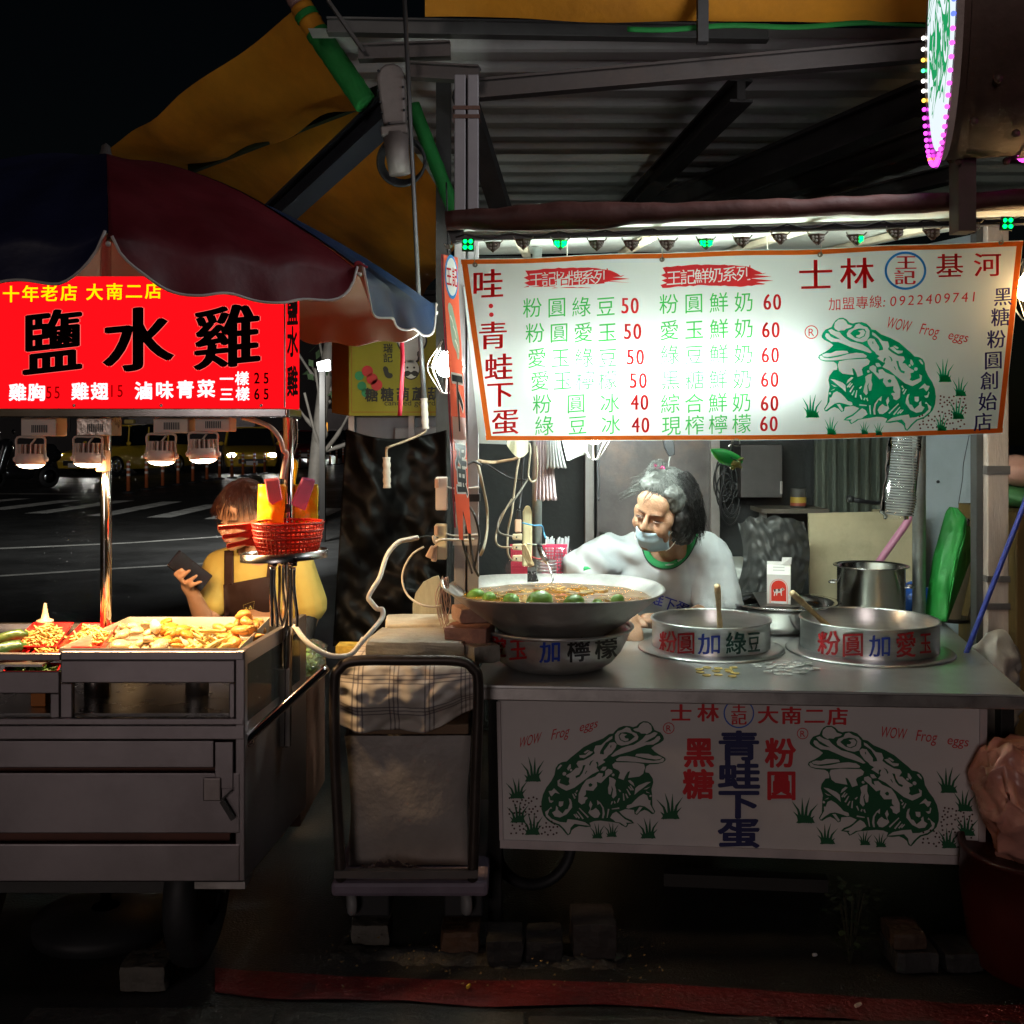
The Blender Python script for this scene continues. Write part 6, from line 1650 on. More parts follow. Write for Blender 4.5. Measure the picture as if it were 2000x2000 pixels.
for k in range(8):
    m_ = (mar, blu if k == 1 else nav)[k % 2]
    VV = [i / 14 for i in range(15)] + [1 + j / 6 for j in range(1, 7)]
    w = 25
    for nm, mm, dz in (('panel', m_, 0.), ('lining', tan, -.004)):
        vs = [canopy(k, i / (w - 1), max(v, .002), dz) for v in VV for i in range(w)]
        if nm == 'lining':
            out = ((tips[k].lerp(tips[(k + 1) % 8], .5)) - uc); out.z = 0; out.normalize(); vs = [q - out * .003 for q in vs]
        fs = [(j * w + i, j * w + i + 1, (j + 1) * w + i + 1, (j + 1) * w + i) for j in range(len(VV) - 1) for i in range(w - 1)]
        meshobj(nm, vs, fs, mm, um, True)
    B().tube([canopy(k, i / 40, 2., -.001) for i in range(41)], .0035, 6).build('piping', pip, um, True)
    B().tube([ribp(k, .03 + .97 * i / 8) + V((0, 0, -.012)) for i in range(9)], .004, 6).build('rib', M('rib_wood', (.3, .22, .15), .6), um, True)
    d = (tips[k] - uc); d.z = 0; d.normalize()
    B().tube([tips[k] - d * .01 + V((0, 0, -.012)), tips[k] + d * .022 + V((0, 0, -.02))], .006, 8).build('tip_cap', M('tip_white', (.62, .56, .5), .4), um, True)
B().tube([(uc.x, uc.y, .0), (uc.x, uc.y, za - .01)], px(10.5, 3.15), 18).build('pole', chrome, um, True)
B().lathe([(1e-4, .05), (.012, .04), (.016, .02), (.03, .0), (.034, -.01)], apex, 18).build('finial', grey_paint, um, True)
B().box((uc.x, uc.y - .02, P(0, 900, 3.13).z), (px(20, 3.13), .04, px(42, 3.13))).build('pole_clamp', M('tan_clamp', (.50, .30, .18), .5), um, bevel=.004)
B().lathe([(.04, 0), (.2, 0), (.2, .04), (.05, .06), (.04, .06)], (uc.x, uc.y, .0), 32).build('base', black_rub, um, True)
rb = B().grid(lambda u, v: P(779 + 8 * u + 3 * math.sin(v * 4), 640 + 172 * v, 3.55 + .01 * math.sin(v * 9 + u)), 2, 16)
tag(rb.build('red_ribbon', M('red_strap', (.40, .02, .04), .6), None, True, solid=.002), 'red strap hanging from the right side of the umbrella', 'strap')
kn = B().grid(lambda u, v: tips[1] + V((.004 + .035 * u, -.01, .006 + .012 * (v - .5) * (1 - u * .6) + .006 * math.sin(u * 5))), 6, 3)
tag(kn.build('red_tie', MATS['red_strap'], None, True, solid=.002), 'small red cloth tie knotted on an umbrella tip', 'tie')

# ------------------------------------------------------------------ food
rnd = random.Random(31)
fm_ = [M('boiled_chicken', (.50, .37, .20), .35, 0, .25, 30, .25, 60, sss=.1), M('golden_tofu', (.46, .20, .03), .4, 0, .3, 25, .3, 60), M('pale_noodle', (.52, .38, .13), .4, 0, .2, 40, .3, 60), M('egg_white', (.68, .62, .50), .3, 0, .1), M('fried_skin', (.50, .24, .06), .4, 0, .35, 22, .4, 50)]
def lump(c, r, m_, name, label, group, seed, cat='food', squash=(1, 1, .6), parent=None):
    b = B().ell(V((0, 0, 0)), (r * squash[0], r * squash[1], r * squash[2]), None, 12, 8)
    R = Euler((rnd.uniform(-.6, .6), rnd.uniform(-.6, .6), rnd.uniform(0, 6.3))).to_matrix()
    b.v = [c + R @ (q * (1 + .35 * nz(q / r, 1.3, seed))) for q in b.v]
    return tag(b.build(name, m_, parent, True), label, cat, group)
piles = (((225, 330), (1225, 1268), 44, 0, 'chicken_piece', 'pale boiled chicken piece in the left heap of the steel tray', 'boiled chicken pieces'), ((300, 385), (1232, 1268), 24, 1, 'tofu_piece', 'golden tofu piece in the middle of the steel tray', 'golden tofu pieces'),
         ((368, 440), (1234, 1266), 34, 2, 'bean_curd_strip', 'pale yellow bean curd strip right of the tofu in the tray', 'bean curd strips'), ((430, 505), (1218, 1258), 30, 4, 'fried_skin_piece', 'orange brown fried bean skin heaped at the right end of the tray', 'fried bean skins'))
sd_ = 0
for xr_, yr_, n, mi, nm, lab, gr in piles:
    for i in range(n):
        t = rnd.random(); x = xr_[0] + (xr_[1] - xr_[0]) * t
        yy = rnd.uniform(*yr_)
        Y = gY(min(yy, 1270), .86)
        mid = 1 - abs(2 * t - 1)
        z = .842 + rnd.uniform(0, .03) * (.5 + mid) + (.018 if mi == 4 and x > 470 else 0) + (.0 if yy > 1255 else .012)
        c = P(x, yy, min(max(Y, 2.82), 3.18)); c.z = z
        sd_ += 1
        lump(c, rnd.uniform(.012, .023), fm_[mi], nm, lab, gr, sd_, squash=(1.35, .9, .6) if mi != 2 else (1.8, .35, .35))
eg = P(304, 1232, 3.05); eg.z = .895
lump(eg, .022, fm_[3], 'egg_half', 'white egg wedge standing on top of the chicken heap', None, 77, squash=(1.2, .6, .9))
# red trays with shredded food, cucumbers
red_pl = M('red_plastic_tray', (.60, .012, .012), .35, 0, .1, coat=.2)
def red_tray(q, z0, h, label):
    A = [onz(x, y, z0 + h) for x, y in q]; c = sum(A, V()) / 4
    t = thing('red_tray', label, 'tray', V((c.x, c.y, z0)), 'red plastic food trays')
    bt = [V((c.x + (p.x - c.x) * .82, c.y + (p.y - c.y) * .82, z0)) for p in A]
    n = 4; outv = [V((c.x + (p.x - c.x) * 1.05, c.y + (p.y - c.y) * 1.05, z0 + h)) for p in A]
    b = B().add(bt + A + outv, [(0, 1, 2, 3)] + [(i, (i + 1) % 4, 4 + (i + 1) % 4, 4 + i) for i in range(4)] + [(4 + i, 4 + (i + 1) % 4, 8 + (i + 1) % 4, 8 + i) for i in range(4)])
    b.build('shell', red_pl, t, bevel=.003, solid=.003)
    return c
c_a = red_tray([(22, 1262), (108, 1262), (142, 1217), (66, 1217)], .85, .03, 'red tray of pale shreds behind the cucumbers')
c_b = red_tray([(116, 1263), (196, 1263), (232, 1218), (160, 1218)], .85, .03, 'red tray of yellow shreds next to the steel tray')
c_c = red_tray([(-40, 1276), (50, 1276), (66, 1262), (-20, 1262)], .85, .02, 'red tray under the cucumbers at the left edge')
c_d = red_tray([(62, 1276), (112, 1276), (120, 1264), (76, 1264)], .85, .02, 'small red tray at the front between cucumber and steel tray')
c_e = red_tray([(8, 1311), (112, 1311), (118, 1296), (16, 1296)], .815, .02, 'red tray of greens showing below the cart rail')
def shreds(c, n, m_, rx, ry, h, label, zb):
    b = B()
    for i in range(n):
        a = rnd.uniform(0, 6.3); r = math.sqrt(rnd.random())
        p = V((c.x + rx * r * math.cos(a), c.y + ry * r * math.sin(a), zb + h * (1 - r * r) * rnd.random()))
        d = V((rnd.uniform(-1, 1), rnd.uniform(-1, 1), rnd.uniform(-.3, .6))).normalized() * rnd.uniform(.012, .022)
        b.tube([p - d, p + V((0, 0, .004)), p + d], [.0028, .0034, .0022], 5)
    o = b.build('shredded_food', m_, None, True); return tag(o, label, 'shreds', kind='stuff')
shreds(c_a, 230, fm_[2], .055, .075, .05, 'heap of pale shredded bean curd in the back red tray', .858)
shreds(c_b, 230, M('yellow_shred', (.60, .46, .16), .4, 0, .3, 30), .05, .07, .045, 'heap of yellow shreds in the second red tray', .858)
shreds(c_e, 160, M('dark_greens', (.05, .14, .02), .4, 0, .5, 30), .055, .04, .022, 'chopped dark greens in the red tray below the rail', .82)
shreds(c_d, 60, M('corn_pieces', (.55, .42, .10), .4, 0, .4, 40), .03, .025, .02, 'yellow bits in the small front red tray', .855)
cuc = M('cucumber_skin', (.035, .09, .02), .3, 0, .5, 14, .2, 60, stain=.5, stain_col=(.22, .24, .07), stain_scale=12, coat=.2)
for a, b_, r, lab in ((onz(-30, 1262, .875), onz(54, 1238, .895), .016, 'dark green cucumber pointing to the right on the red trays'), (onz(-30, 1282, .87), onz(50, 1262, .878), .018, 'striped cucumber in front of the dark green one')):
    n = 12
    tag(B().tube([a.lerp(b_, i / n) + V((0, 0, .006 * math.sin(i / n * 3.1))) for i in range(n + 1)], [r * (.5 + .5 * math.sin(math.pi * min(1, .18 + .9 * i / n))) if i in (0, n, n - 1) else r for i in range(n + 1)], 16).build('cucumber', cuc, None, True), lab, 'cucumber', 'cucumbers')
sbt = thing('sauce_bottle', 'white nozzle squeeze bottle behind the red trays', 'bottle', (onz(88, 1216, .86)))
q = onz(88, 1216, .86); q.y = 3.2; q = P(88, 1216, 3.2)
B().lathe([(1e-4, -.08), (.024, -.08), (.026, -.01), (.022, 0), (.024, .001), (.024, .008), (.012, .012), (.008, .03), (.004, .055), (.0035, .058), (1e-4, .058)], q, 20).build('bottle_body', M('bottle_cream', (.66, .52, .36), .4), sbt, True)
for x, Yp, r, lab in ((190, 3.0, .035, 'dim steel canister on the left of the shelf inside the cart'), (385, 3.02, .032, 'dim steel canister on the right of the shelf inside the cart')):
    q = V((P(x, 0, Yp).x, Yp, cz(1410) + .0065))
    tag(B().lathe([(1e-4, 0), (r, 0), (r, .07), (r * .9, .075), (1e-4, .075)], q, 28).build('steel_canister', steel_dull, None, True), lab, 'canister')
tag(B().box((P(82, 0, 2.9).x, 2.9, cz(1410) + .04), (.04, .05, .066)).build('orange_box', M('orange_card', (.45, .14, .02), .6), bevel=.002), 'orange carton on the shelf inside the cart', 'box')

# ------------------------------------------------------------------ colanders on their ring, tongs, bag packs
rg = thing('ring_holder', 'flat steel ring holder on the cart pole below the red baskets', 'holder', P(556, 1085, 2.98))
rc2 = V((P(555, 0, 2.97).x, 2.97, P(0, 1084, 2.97).z)); rr = px(84, 2.97)
rgv = B().lathe([(rr, -.011), (rr, .011), (rr - .002, .011), (rr - .002, -.011), (rr, -.011)], rc2, 56)
rgv.v = [V((q.x, q.y, q.z + .05 * (q.x - rc2.x) - .12 * (q.y - rc2.y) * .2)) for q in rgv.v]
rgv.build('ring', steel, rg, True)
B().box(rc2 + V((.0, .1, 0)), (.03, .04, .02)).build('bracket', steel_dull, rg)
colm = M('red_colander', (.68, .035, .012), .38, 0, .06, coat=.2)
base_c = V((P(562, 0, 2.95).x, 2.95, 0))
for i, (yr, lab) in enumerate(((1020, 'topmost red plastic strainer basket of the stack'), (1034, 'middle red plastic strainer basket of the stack'), (1048, 'lowest red plastic strainer basket of the stack'))):
    zc_ = P(0, yr, 2.95).z; c = V((base_c.x, base_c.y, zc_)); R1 = px(69 - i * 2, 2.95)
    t = thing('strainer_basket', lab, 'strainer', c + V((0, 0, -.06)), 'red strainer baskets')
    B().lathe([(R1 - .006, -.003), (R1 + .002, -.002), (R1 + .004, .001), (R1, .004), (R1 - .006, .002)], c, 56).build('rim', colm, t, True)
    g = B(); hB = .052; nb = 44
    for k in range(nb):
        a = 2 * math.pi * k / nb; d = V((math.cos(a), math.sin(a), 0))
        g.tube([c + d * R1, c + d * R1 * .93 + V((0, 0, -hB * .5)), c + d * R1 * .82 + V((0, 0, -hB)), c + d * R1 * .4 + V((0, 0, -hB - .008))], [.0026, .0024, .0024, .002], 5)
    for f_ in (.2, .42, .64, .86, 1.0):
        r_ = R1 * (1 - .18 * f_ ** 1.3); g.tube([c + V((r_ * math.cos(a), r_ * math.sin(a), -hB * f_)) for a in [2 * math.pi * j / 48 for j in range(49)]], .0020, 5)
    for f_ in (.3, .6): g.tube([c + V((R1 * .8 * f_ * math.cos(a), R1 * .8 * f_ * math.sin(a), -hB - .005)) for a in [2 * math.pi * j / 32 for j in range(33)]], .0020, 5)
    g.build('lattice', colm, t, True)
    x_end = 427 + i * 8.5
    e0 = c + V((-R1 + .01, -.01, -.002)); e1 = P(x_end, yr + 10 + i * 4, 2.93)
    hn = B(); mid = e0.lerp(e1, .5)
    hn.add([e0 + V((0, -.022, .004)), e0 + V((0, .022, .004)), mid + V((0, .009, .003)), e1 + V((0, .011, .005)), e1 + V((0, -.011, .005)), mid + V((0, -.009, .003))] + [e0 + V((0, -.018, -.022)), e0 + V((0, .018, -.022)), mid + V((0, .007, -.010)), e1 + V((0, .009, -.008)), e1 + V((0, -.009, -.008)), mid + V((0, -.007, -.010))],
           [(0, 5, 2, 1), (5, 4, 3, 2), (6, 7, 8, 11), (11, 8, 9, 10), (0, 6, 11, 5), (5, 11, 10, 4), (1, 2, 8, 7), (2, 3, 9, 8), (3, 4, 10, 9), (0, 1, 7, 6)])
    hn.build('handle', colm, t, bevel=.003)
for x0, x1, xe0, xe1, Yt, lab in ((530, 536, 531, 541, 2.87, 'left pair of steel tongs hanging from the ring holder'), (568, 575, 567, 580, 2.87, 'right pair of steel tongs hanging from the ring holder')):
    t = thing('tongs', lab, 'tongs', P(x0, 1225, Yt), 'tongs hanging on the ring')
    for a, b_ in ((x0, xe0), (x1, xe1)):
        B().tube(curve_pts([P(a, 1108, Yt), P(a - .5, 1150, Yt), P(b_, 1200, Yt), P(b_, 1224, Yt)]), [px(w_, Yt) for w_ in (3.2,) * 6 + (3.6,) * 6 + (4.2,) * 6 + (3,)], 8).build('leg', chrome, t, True)
    B().tube([P(x0 - 5, 1092, Yt), P(x1 + 5, 1092, Yt)], px(7, Yt), 12).tube([P(x0 - 5, 1101, Yt), P(x1 + 5, 1101, Yt)], px(5, Yt), 12).build('hinge', M('tong_hinge', (.14, .10, .10), .25, .9), t, True)
t = thing('tongs', 'middle steel tongs hanging close against the cart pole', 'tongs', P(549, 1225, 2.9), 'tongs hanging on the ring')
for a, b_ in ((546, 545), (553, 558)):
    B().tube(curve_pts([P(a, 1104, 2.91), P(a, 1150, 2.91), P(b_, 1195, 2.91), P(551, 1222, 2.91)]), px(3, 2.91), 8).build('leg', chrome, t, True)
B().tube([P(540, 1096, 2.9), P(561, 1096, 2.9)], px(7, 2.9), 12).build('hinge', MATS['tong_hinge'], t, True)
yb = M('yellow_bag', (.78, .42, .01), .3, 0, .1, 6, .1, 30, sss=.15)
def pack(x0, x1, y0, y1, Y, m_, label, name, skew=0, th=.03):
    b = B()
    def f(u, v):
        x = x0 + (x1 - x0) * u + skew * v; y = y0 + (y1 - y0) * v
        return P(x, y, Y - th * math.sin(u * 3.14) * .5 - .004 * nz((u * 3, v * 3, x0), 1.6))
    return tag(b.grid(f, 18, 18).build(name, m_, None, True, solid=.012), label, 'bags')
pack(508, 556, 946, 1022, 3.04, yb, 'yellow plastic bags hanging left of the cart pole above the baskets', 'yellow_bags', -3)
pack(569, 620, 946, 1022, 3.08, M('yellow_bag_bright', (.80, .55, .02), .28, 0, .1, 6, sss=.15), 'brighter yellow plastic bags hanging right of the cart pole', 'yellow_bags', -1)
tag(B().grid(lambda u, v: P(566 + 16 * u - 6 * v, 905 + 44 * v + 10 * math.sin(u * 3.1) * (v - 1), 3.1), 6, 8).build('yellow_bag_loop', yb, None, True, solid=.006), 'pointed yellow bag loop tied high on the cart pole', 'bag')
pnk = M('pink_bag_pack', (.72, .20, .38), .4, 0, .08); pnk2 = M('coral_bag_pack', (.78, .16, .18), .4, 0, .08)
def brick_pack(pts, Y, m_, label):
    t = thing('bag_pack', label, 'bags', P(*pts[0], Y))
    for k in range(4):
        B().prism([P(x + k * .6, y + k * 1.2, Y - .004 - k * .0058) for x, y in pts], (0, .005, 0)).build('sheet_stack', m_, t, bevel=.002)
brick_pack([(516, 936), (543, 933), (549, 972), (530, 983), (522, 976)], 2.98, pnk2, 'coral pink pack of folded bags clipped left of the pole')
brick_pack([(590, 932), (614, 936), (594, 994), (568, 983)], 2.98, pnk, 'bright pink pack of folded bags clipped right of the pole')
blt = B().lathe([(.016, -.012), (.018, -.01), (.018, .01), (.016, .012)], P(560, 992, 3.06), 20)
tag(blt.build('pole_band', black_pl, None, True), 'black rubber band round the cart pole between the yellow bags', 'band')
# bag of greens behind the cart
vg = thing('greens_bag', 'clear plastic bag of chopped green vegetables behind the cart corner', 'bag', P(603, 1325, 3.5))
vc = V((-.665, 3.46, .725))
g = B().ell(vc, (.06, .15, .05), None, 40, 26); g.v = [q + V((.03 * nz(q, 9) + .012 * nz(q, 30, 5), .02 * nz(q, 18, 2), .03 * nz(q, 9, 3) + .01 * nz(q, 30, 6))) for q in g.v]
g.build('film', MG('greens_film', (.8, .85, .78), .12, .16), vg, True)
b = B()
for i in range(420):
    u = V((rnd.gauss(0, 1), rnd.gauss(0, 1), rnd.gauss(0, 1))).normalized() * rnd.uniform(.55, .95)
    p = vc + V((u.x * .054, u.y * .14, u.z * .040)); a = V((rnd.uniform(-1, 1), rnd.uniform(-1, 1), rnd.uniform(-1, 1))).normalized() * .011; c = a.orthogonal().normalized() * .007
    b.add([p - a, p + c, p + a, p - c], [(0, 1, 2, 3)])
o = b.build('leaf_shreds', M('pale_greens', (.16, .30, .07), .5, 0, .5, 30), vg); o['kind'] = 'stuff'
b = B().ell(V((-.73, 3.1, .765)), (.06, .13, .05), None, 18, 12); b.v = [q + V((.015 * nz(q, 20), 0, .015 * nz(q, 16, 2))) for q in b.v]
tag(b.build('wrapped_bundle', MG('bundle_film', (.42, .34, .24), .2, .8), None, True), 'plastic wrapped bundle behind the glass side of the cart', 'bundle')
# ------------------------------------------------------------------ hand trolley with wrapped box
tro = thing('platform_trolley', 'platform trolley with dark tubular push handle, propped on blocks', 'trolley', P(798, 1760, 3.0))
Yt = 2.98
hm = M('dark_brown_tube', (.055, .042, .036), .4, .5, .3, 8)
tx0, tx1 = P(658, 0, Yt).x, P(930, 0, Yt).x
zt, zp = P(0, 1291, Yt).z, P(0, 1722, Yt).z
pts = [V((tx0 + .012, Yt, zp)), V((tx0 - .004, Yt, zt - .3)), V((tx0 - .006, Yt, zt - .07)), V((tx0 + .008, Yt, zt - .022)), V((tx0 + .05, Yt, zt)), V(((tx0 + tx1) / 2, Yt, zt + .002)), V((tx1 - .05, Yt, zt)), V((tx1 - .008, Yt, zt - .022)), V((tx1 + .006, Yt, zt - .07)), V((tx1 + .0, Yt, zt - .3)), V((tx1 - .01, Yt, zp))]
B().tube(curve_pts(pts, 6), px(10.5, Yt), 14).build('push_handle', hm, tro, True)
pz = P(0, 1724, Yt).z
B().box(((tx0 + tx1) / 2 + .01, 3.30, pz - .012), (px(306, Yt), .68, .042)).build('platform', M('purple_grey_deck', (.16, .13, .17), .55, 0, .25, 6), tro, bevel=.012)
B().bar(V((tx0 - .005, Yt - .01, pz + .03)), V((tx1 + .005, Yt - .01, pz + .03)), .02, .02).build('hinge_bar', grey_paint, tro)
for x_ in (tx0 + .035, tx1 - .03):
    for y_ in (3.02, 3.55):
        c = V((x_, y_, pz - .07))
        w = B().lathe([(1e-4, -.012), (.03, -.012), (.036, -.006), (.036, .006), (.03, .012), (1e-4, .012)], c, 24, (1, .3, 0)).build('caster', M('caster_grey', (.22, .22, .22), .5), tro, True)
        B().box(c + V((0, .01, .03)), (.04, .03, .018)).build('fork', steel_dull, w)
bx0, bx1 = P(676, 0, 3.1).x, P(922, 0, 3.1).x
wz0, wz1 = pz + .012, P(0, 1435, 3.08).z
wb_ = thing('wrapped_box', 'big box wrapped in dull white plastic standing on the trolley', 'box', ((bx0 + bx1) / 2, 3.3, wz0))
b = B(); nU, nV = 26, 26
def boxwrap(u, v):
    a = u * 4; k = int(a) % 4; f = a - int(a)
    cx, cy, hx, hy = (bx0 + bx1) / 2, 3.32, (bx1 - bx0) / 2 - .01 * (1 - v) - .012 * math.sin((1 - v) * 3), .25
    cs = [(-hx, -hy), (hx, -hy), (hx, hy), (-hx, hy)]
    p, q = cs[k], cs[(k + 1) % 4]
    x, y = p[0] + (q[0] - p[0]) * f, p[1] + (q[1] - p[1]) * f
    bulge = .018 * math.sin(f * 3.14) * math.sin(v * 3.14)
    nrm = [(0, -1), (1, 0), (0, 1), (-1, 0)][k]
    z = wz0 + (wz1 - wz0) * v
    d = bulge + .006 * nz((x * 4, y * 4, z * 6), 1.5)
    return V((cx + x + nrm[0] * d, cy + y + nrm[1] * d, z))
b.grid(boxwrap, 64, 20)
b.build('wrapping', M('dull_white_plastic', (.27, .24, .22), .45, 0, .16, 4, .3, 26, stain=.35, stain_col=(.24, .20, .17), stain_scale=3), wb_, True)
B().box(((bx0 + bx1) / 2, 3.32, wz1 + .012), (bx1 - bx0 - .02, .46, .03)).build('cardboard_top', M('brown_card', (.16, .10, .06), .8, 0, .2), wb_, bevel=.004)
crp = B().grid(lambda u, v: V((tx0 + .03 + .24 * u, 3.0 + .03 * v, pz + .014 + (.03 + .035 * abs(nz((u * 8, 0, 0), 1.2))) * (1 - v) * math.sin(u * 3.1) + .012 * abs(nz((u * 14, v * 4, 2), 1.4)))), 40, 8)
tag(crp.build('crumpled_film', MG('crumpled_film', (.8, .74, .68), .15, .5), None, True), 'crumpled clear plastic film on the front of the trolley deck', 'film')
# plaid cloth
pm = bpy.data.materials.new('plaid_cloth'); pm.use_nodes = True
N = pm.node_tree.nodes; L = pm.node_tree.links; bs_ = N['Principled BSDF']; bs_.inputs['Roughness'].default_value = .6
uvn = N.new('ShaderNodeUVMap'); sp3 = N.new('ShaderNodeSeparateXYZ'); L.new(uvn.outputs[0], sp3.inputs[0])
def mth(op, a, b=None):
    n = N.new('ShaderNodeMath'); n.operation = op
    for i, q in enumerate((a, b)):
        if q is None: continue
        if isinstance(q, (int, float)): n.inputs[i].default_value = q
        else: L.new(q, n.inputs[i])
    return n.outputs[0]
def stripes(src, per, offs, w):
    f = mth('FRACT', mth('DIVIDE', src, per)); out = None
    for o in offs:
        d = mth('LESS_THAN', mth('ABSOLUTE', mth('SUBTRACT', f, o)), w)
        out = d if out is None else mth('MAXIMUM', out, d)
    return out
sx_ = stripes(sp3.outputs[0], .105, (.40, .52, .64), .022); sz_ = stripes(sp3.outputs[1], .115, (.40, .52, .64), .022)
tot = mth('MINIMUM', mth('ADD', mth('MULTIPLY', sx_, .75), mth('MULTIPLY', sz_, .75)), 1.0)
mx = N.new('ShaderNodeMix'); mx.data_type = 'RGBA'; L.new(tot, mx.inputs['Factor']); mx.inputs['A'].default_value = (.46, .42, .38, 1); mx.inputs['B'].default_value = (.10, .085, .10, 1)
ns = N.new('ShaderNodeTexNoise'); ns.inputs['Scale'].default_value = 3.5; ns.inputs['Detail'].default_value = 5
r_ = N.new('ShaderNodeValToRGB'); r_.color_ramp.elements[0].position = .45; r_.color_ramp.elements[1].position = .68; r_.color_ramp.elements[0].color = (0, 0, 0, 1); r_.color_ramp.elements[1].color = (.55, .55, .55, 1)
tcp = N.new('ShaderNodeTexCoord'); L.new(tcp.outputs['Object'], ns.inputs['Vector']); L.new(ns.outputs['Fac'], r_.inputs['Fac'])
m2 = N.new('ShaderNodeMix'); m2.data_type = 'RGBA'; L.new(r_.outputs['Color'], m2.inputs['Factor']); L.new(mx.outputs['Result'], m2.inputs['A']); m2.inputs['B'].default_value = (.40, .26, .14, 1)
L.new(m2.outputs['Result'], bs_.inputs['Base Color'])
MATS['plaid_cloth'] = pm
ztop = P(0, 1300, 3.08).z; zlow = P(0, 1432, 3.05).z
def plaid(u, v):
    x = bx0 - .012 + (bx1 - bx0 + .024) * u
    if v < .35:
        t = v / .35; return V((x, 3.5 - .42 * t, ztop + .005 * nz((x * 5, t * 3, 0), 1.5)))
    t = (v - .35) / .65
    hem = 1 - .35 * max(0, (u - .62) / .38) ** 1.2 - .12 * max(0, (.12 - u) / .12)
    z = ztop - (ztop - zlow) * t * hem
    bulge = .035 * math.sin(min(1, t * 1.2) * 3.0) * (.6 + .4 * math.sin(u * 3.1))
    side_t = max(0, .14 - u) / .14
    y = 3.075 - bulge + .05 * side_t * t - .012 * nz((u * 7, t * 5, 2), 1.5) - .02 * math.sin(u * 12) * t * t
    return V((x - .03 * side_t * t, y, z))
pb_ = B().grid(plaid, 60, 50)
pc = pb_.build('plaid_cover', pm, None, True, solid=.002)
uvl = pc.data.uv_layers.new(name='UVMap')
for lp_ in pc.data.loops:
    i = lp_.vertex_index; u, v = (i % 61) / 60, (i // 61) / 50
    uvl.data[lp_.index].uv = (u * .40, v * .37)
tag(pc, 'white plaid plastic cloth draped over the box on the trolley', 'cloth')

def chunk(name, label, c, d, m_, rz=0, group=None, cat='brick', seed=0, amp=.006):
    b = B(); nx, ny, nzz = 7, 5, 4
    bm = bmesh.new(); bmesh.ops.create_cube(bm, size=1); bmesh.ops.subdivide_edges(bm, edges=bm.edges, cuts=4, use_grid_fill=True)
    R = Matrix.Rotation(rz, 3, 'Z')
    vs = []
    for v in bm.verts:
        q = V((v.co.x * d[0], v.co.y * d[1], v.co.z * d[2]))
        k = sum(abs(t) > .49 for t in v.co)
        q *= (1 - .03 * (k - 1)) if k > 1 else 1
        q += V((nz(q, 30, seed), nz(q, 30, seed + 1), nz(q, 30, seed + 2) * .5)) * amp
        vs.append(V(c) + R @ q)
    bm.verts.index_update(); fs = [tuple(v.index for v in f.verts) for f in bm.faces]; bm.free()
    return tag(meshobj(name, vs, fs, m_, None, False, .002), label, cat, group)
zs = ztop + .004
chunk('concrete_slab', 'grey broken concrete slab lying on the plaid cover', (P(818, 0, 3.2).x, 3.25, zs + .03), (.30, .24, .045), concrete, rad(-4), cat='slab', seed=3, amp=.009)
chunk('concrete_slab', 'paler flat concrete slab under the bricks behind the trolley handle', (P(835, 0, 3.5).x, 3.46, zs + .05), (.26, .18, .03), M('pale_concrete', (.42, .38, .30), .9, 0, .25, 9, .5, 40), rad(6), cat='slab', seed=9)
chunk('brick', 'pinkish brick on top of the pile beside the wok', (P(918, 0, 3.2).x, 3.28, zs + .112), (.10, .10, .045), brick_m, rad(20), 'loose bricks', seed=5)
chunk('brick', 'reddish broken brick below the pinkish one beside the wok', (P(918, 0, 3.2).x - .0, 3.22, zs + .064), (.13, .12, .05), M('red_brick', (.33, .17, .13), .9, 0, .35, 9, .5, 50), rad(-12), 'loose bricks', seed=6)
chunk('brick', 'dark grey stone low at the trolley corner beside the basin', (P(935, 0, 3.15).x, 3.16, zs + .02), (.09, .10, .05), concrete, rad(30), 'loose bricks', seed=8)
ab = [(806, 1230), (806, 1180), (812, 1158), (826, 1138), (845, 1128), (856, 1125), (862, 1140), (864, 1230)]
tag(B().prism([P(x, y, 3.62) for x, y in ab], (0, .02, 0)).build('arched_board', M('pale_arched_wood', (.33, .30, .20), .8, 0, .3, 5, .1, 30, stretch=(7, 7, 1))), 'pale arched wooden board standing behind the trolley load', 'board')
tag(B().prism([P(764, 1240, 3.55), P(766, 1222, 3.55), P(788, 1200, 3.55), P(790, 1240, 3.55)], (0, .01, 0)).build('rusty_angle', rust), 'rusty angle iron corner behind the concrete slab', 'iron')
tag(B().box(P(700, 1268, 3.6), (.14, .08, .035)).build('printed_carton', M('yellow_white_carton', (.40, .28, .05), .6, 0, .5, 30)), 'yellow and white carton edge below the black tarpaulin', 'carton')
# blocks on the ground, coloured darker to hold the shade under the stalls
def gblock(x0, x1, ytop, ybot, dep, m_, name, label, seed, rz=0, cat='block', group='blocks on the ground'):
    Y = gY(ybot); h = (ybot - ytop) * Y / F
    chunk(name, label, ((P((x0 + x1) / 2, 0, Y).x), Y + dep / 2, h / 2 + .001), ((x1 - x0) * Y / F, dep, h * .97), m_, rz, group, cat, seed)
dkc = M('shaded_concrete', (.10, .09, .075), .9, 0, .35, 9, .6, 40, stain=.5, stain_col=(.04, .035, .03))  # the concrete again, with shade put into its colour
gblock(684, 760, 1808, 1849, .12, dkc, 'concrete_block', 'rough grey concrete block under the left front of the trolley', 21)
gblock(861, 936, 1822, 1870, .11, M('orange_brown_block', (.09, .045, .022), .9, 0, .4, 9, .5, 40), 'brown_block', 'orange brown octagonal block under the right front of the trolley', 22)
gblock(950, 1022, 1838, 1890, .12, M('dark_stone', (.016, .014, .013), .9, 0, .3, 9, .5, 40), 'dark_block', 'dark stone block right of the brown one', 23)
gblock(1026, 1100, 1840, 1884, .12, MATS['dark_stone'], 'dark_block', 'second dark stone block under the counter', 24)
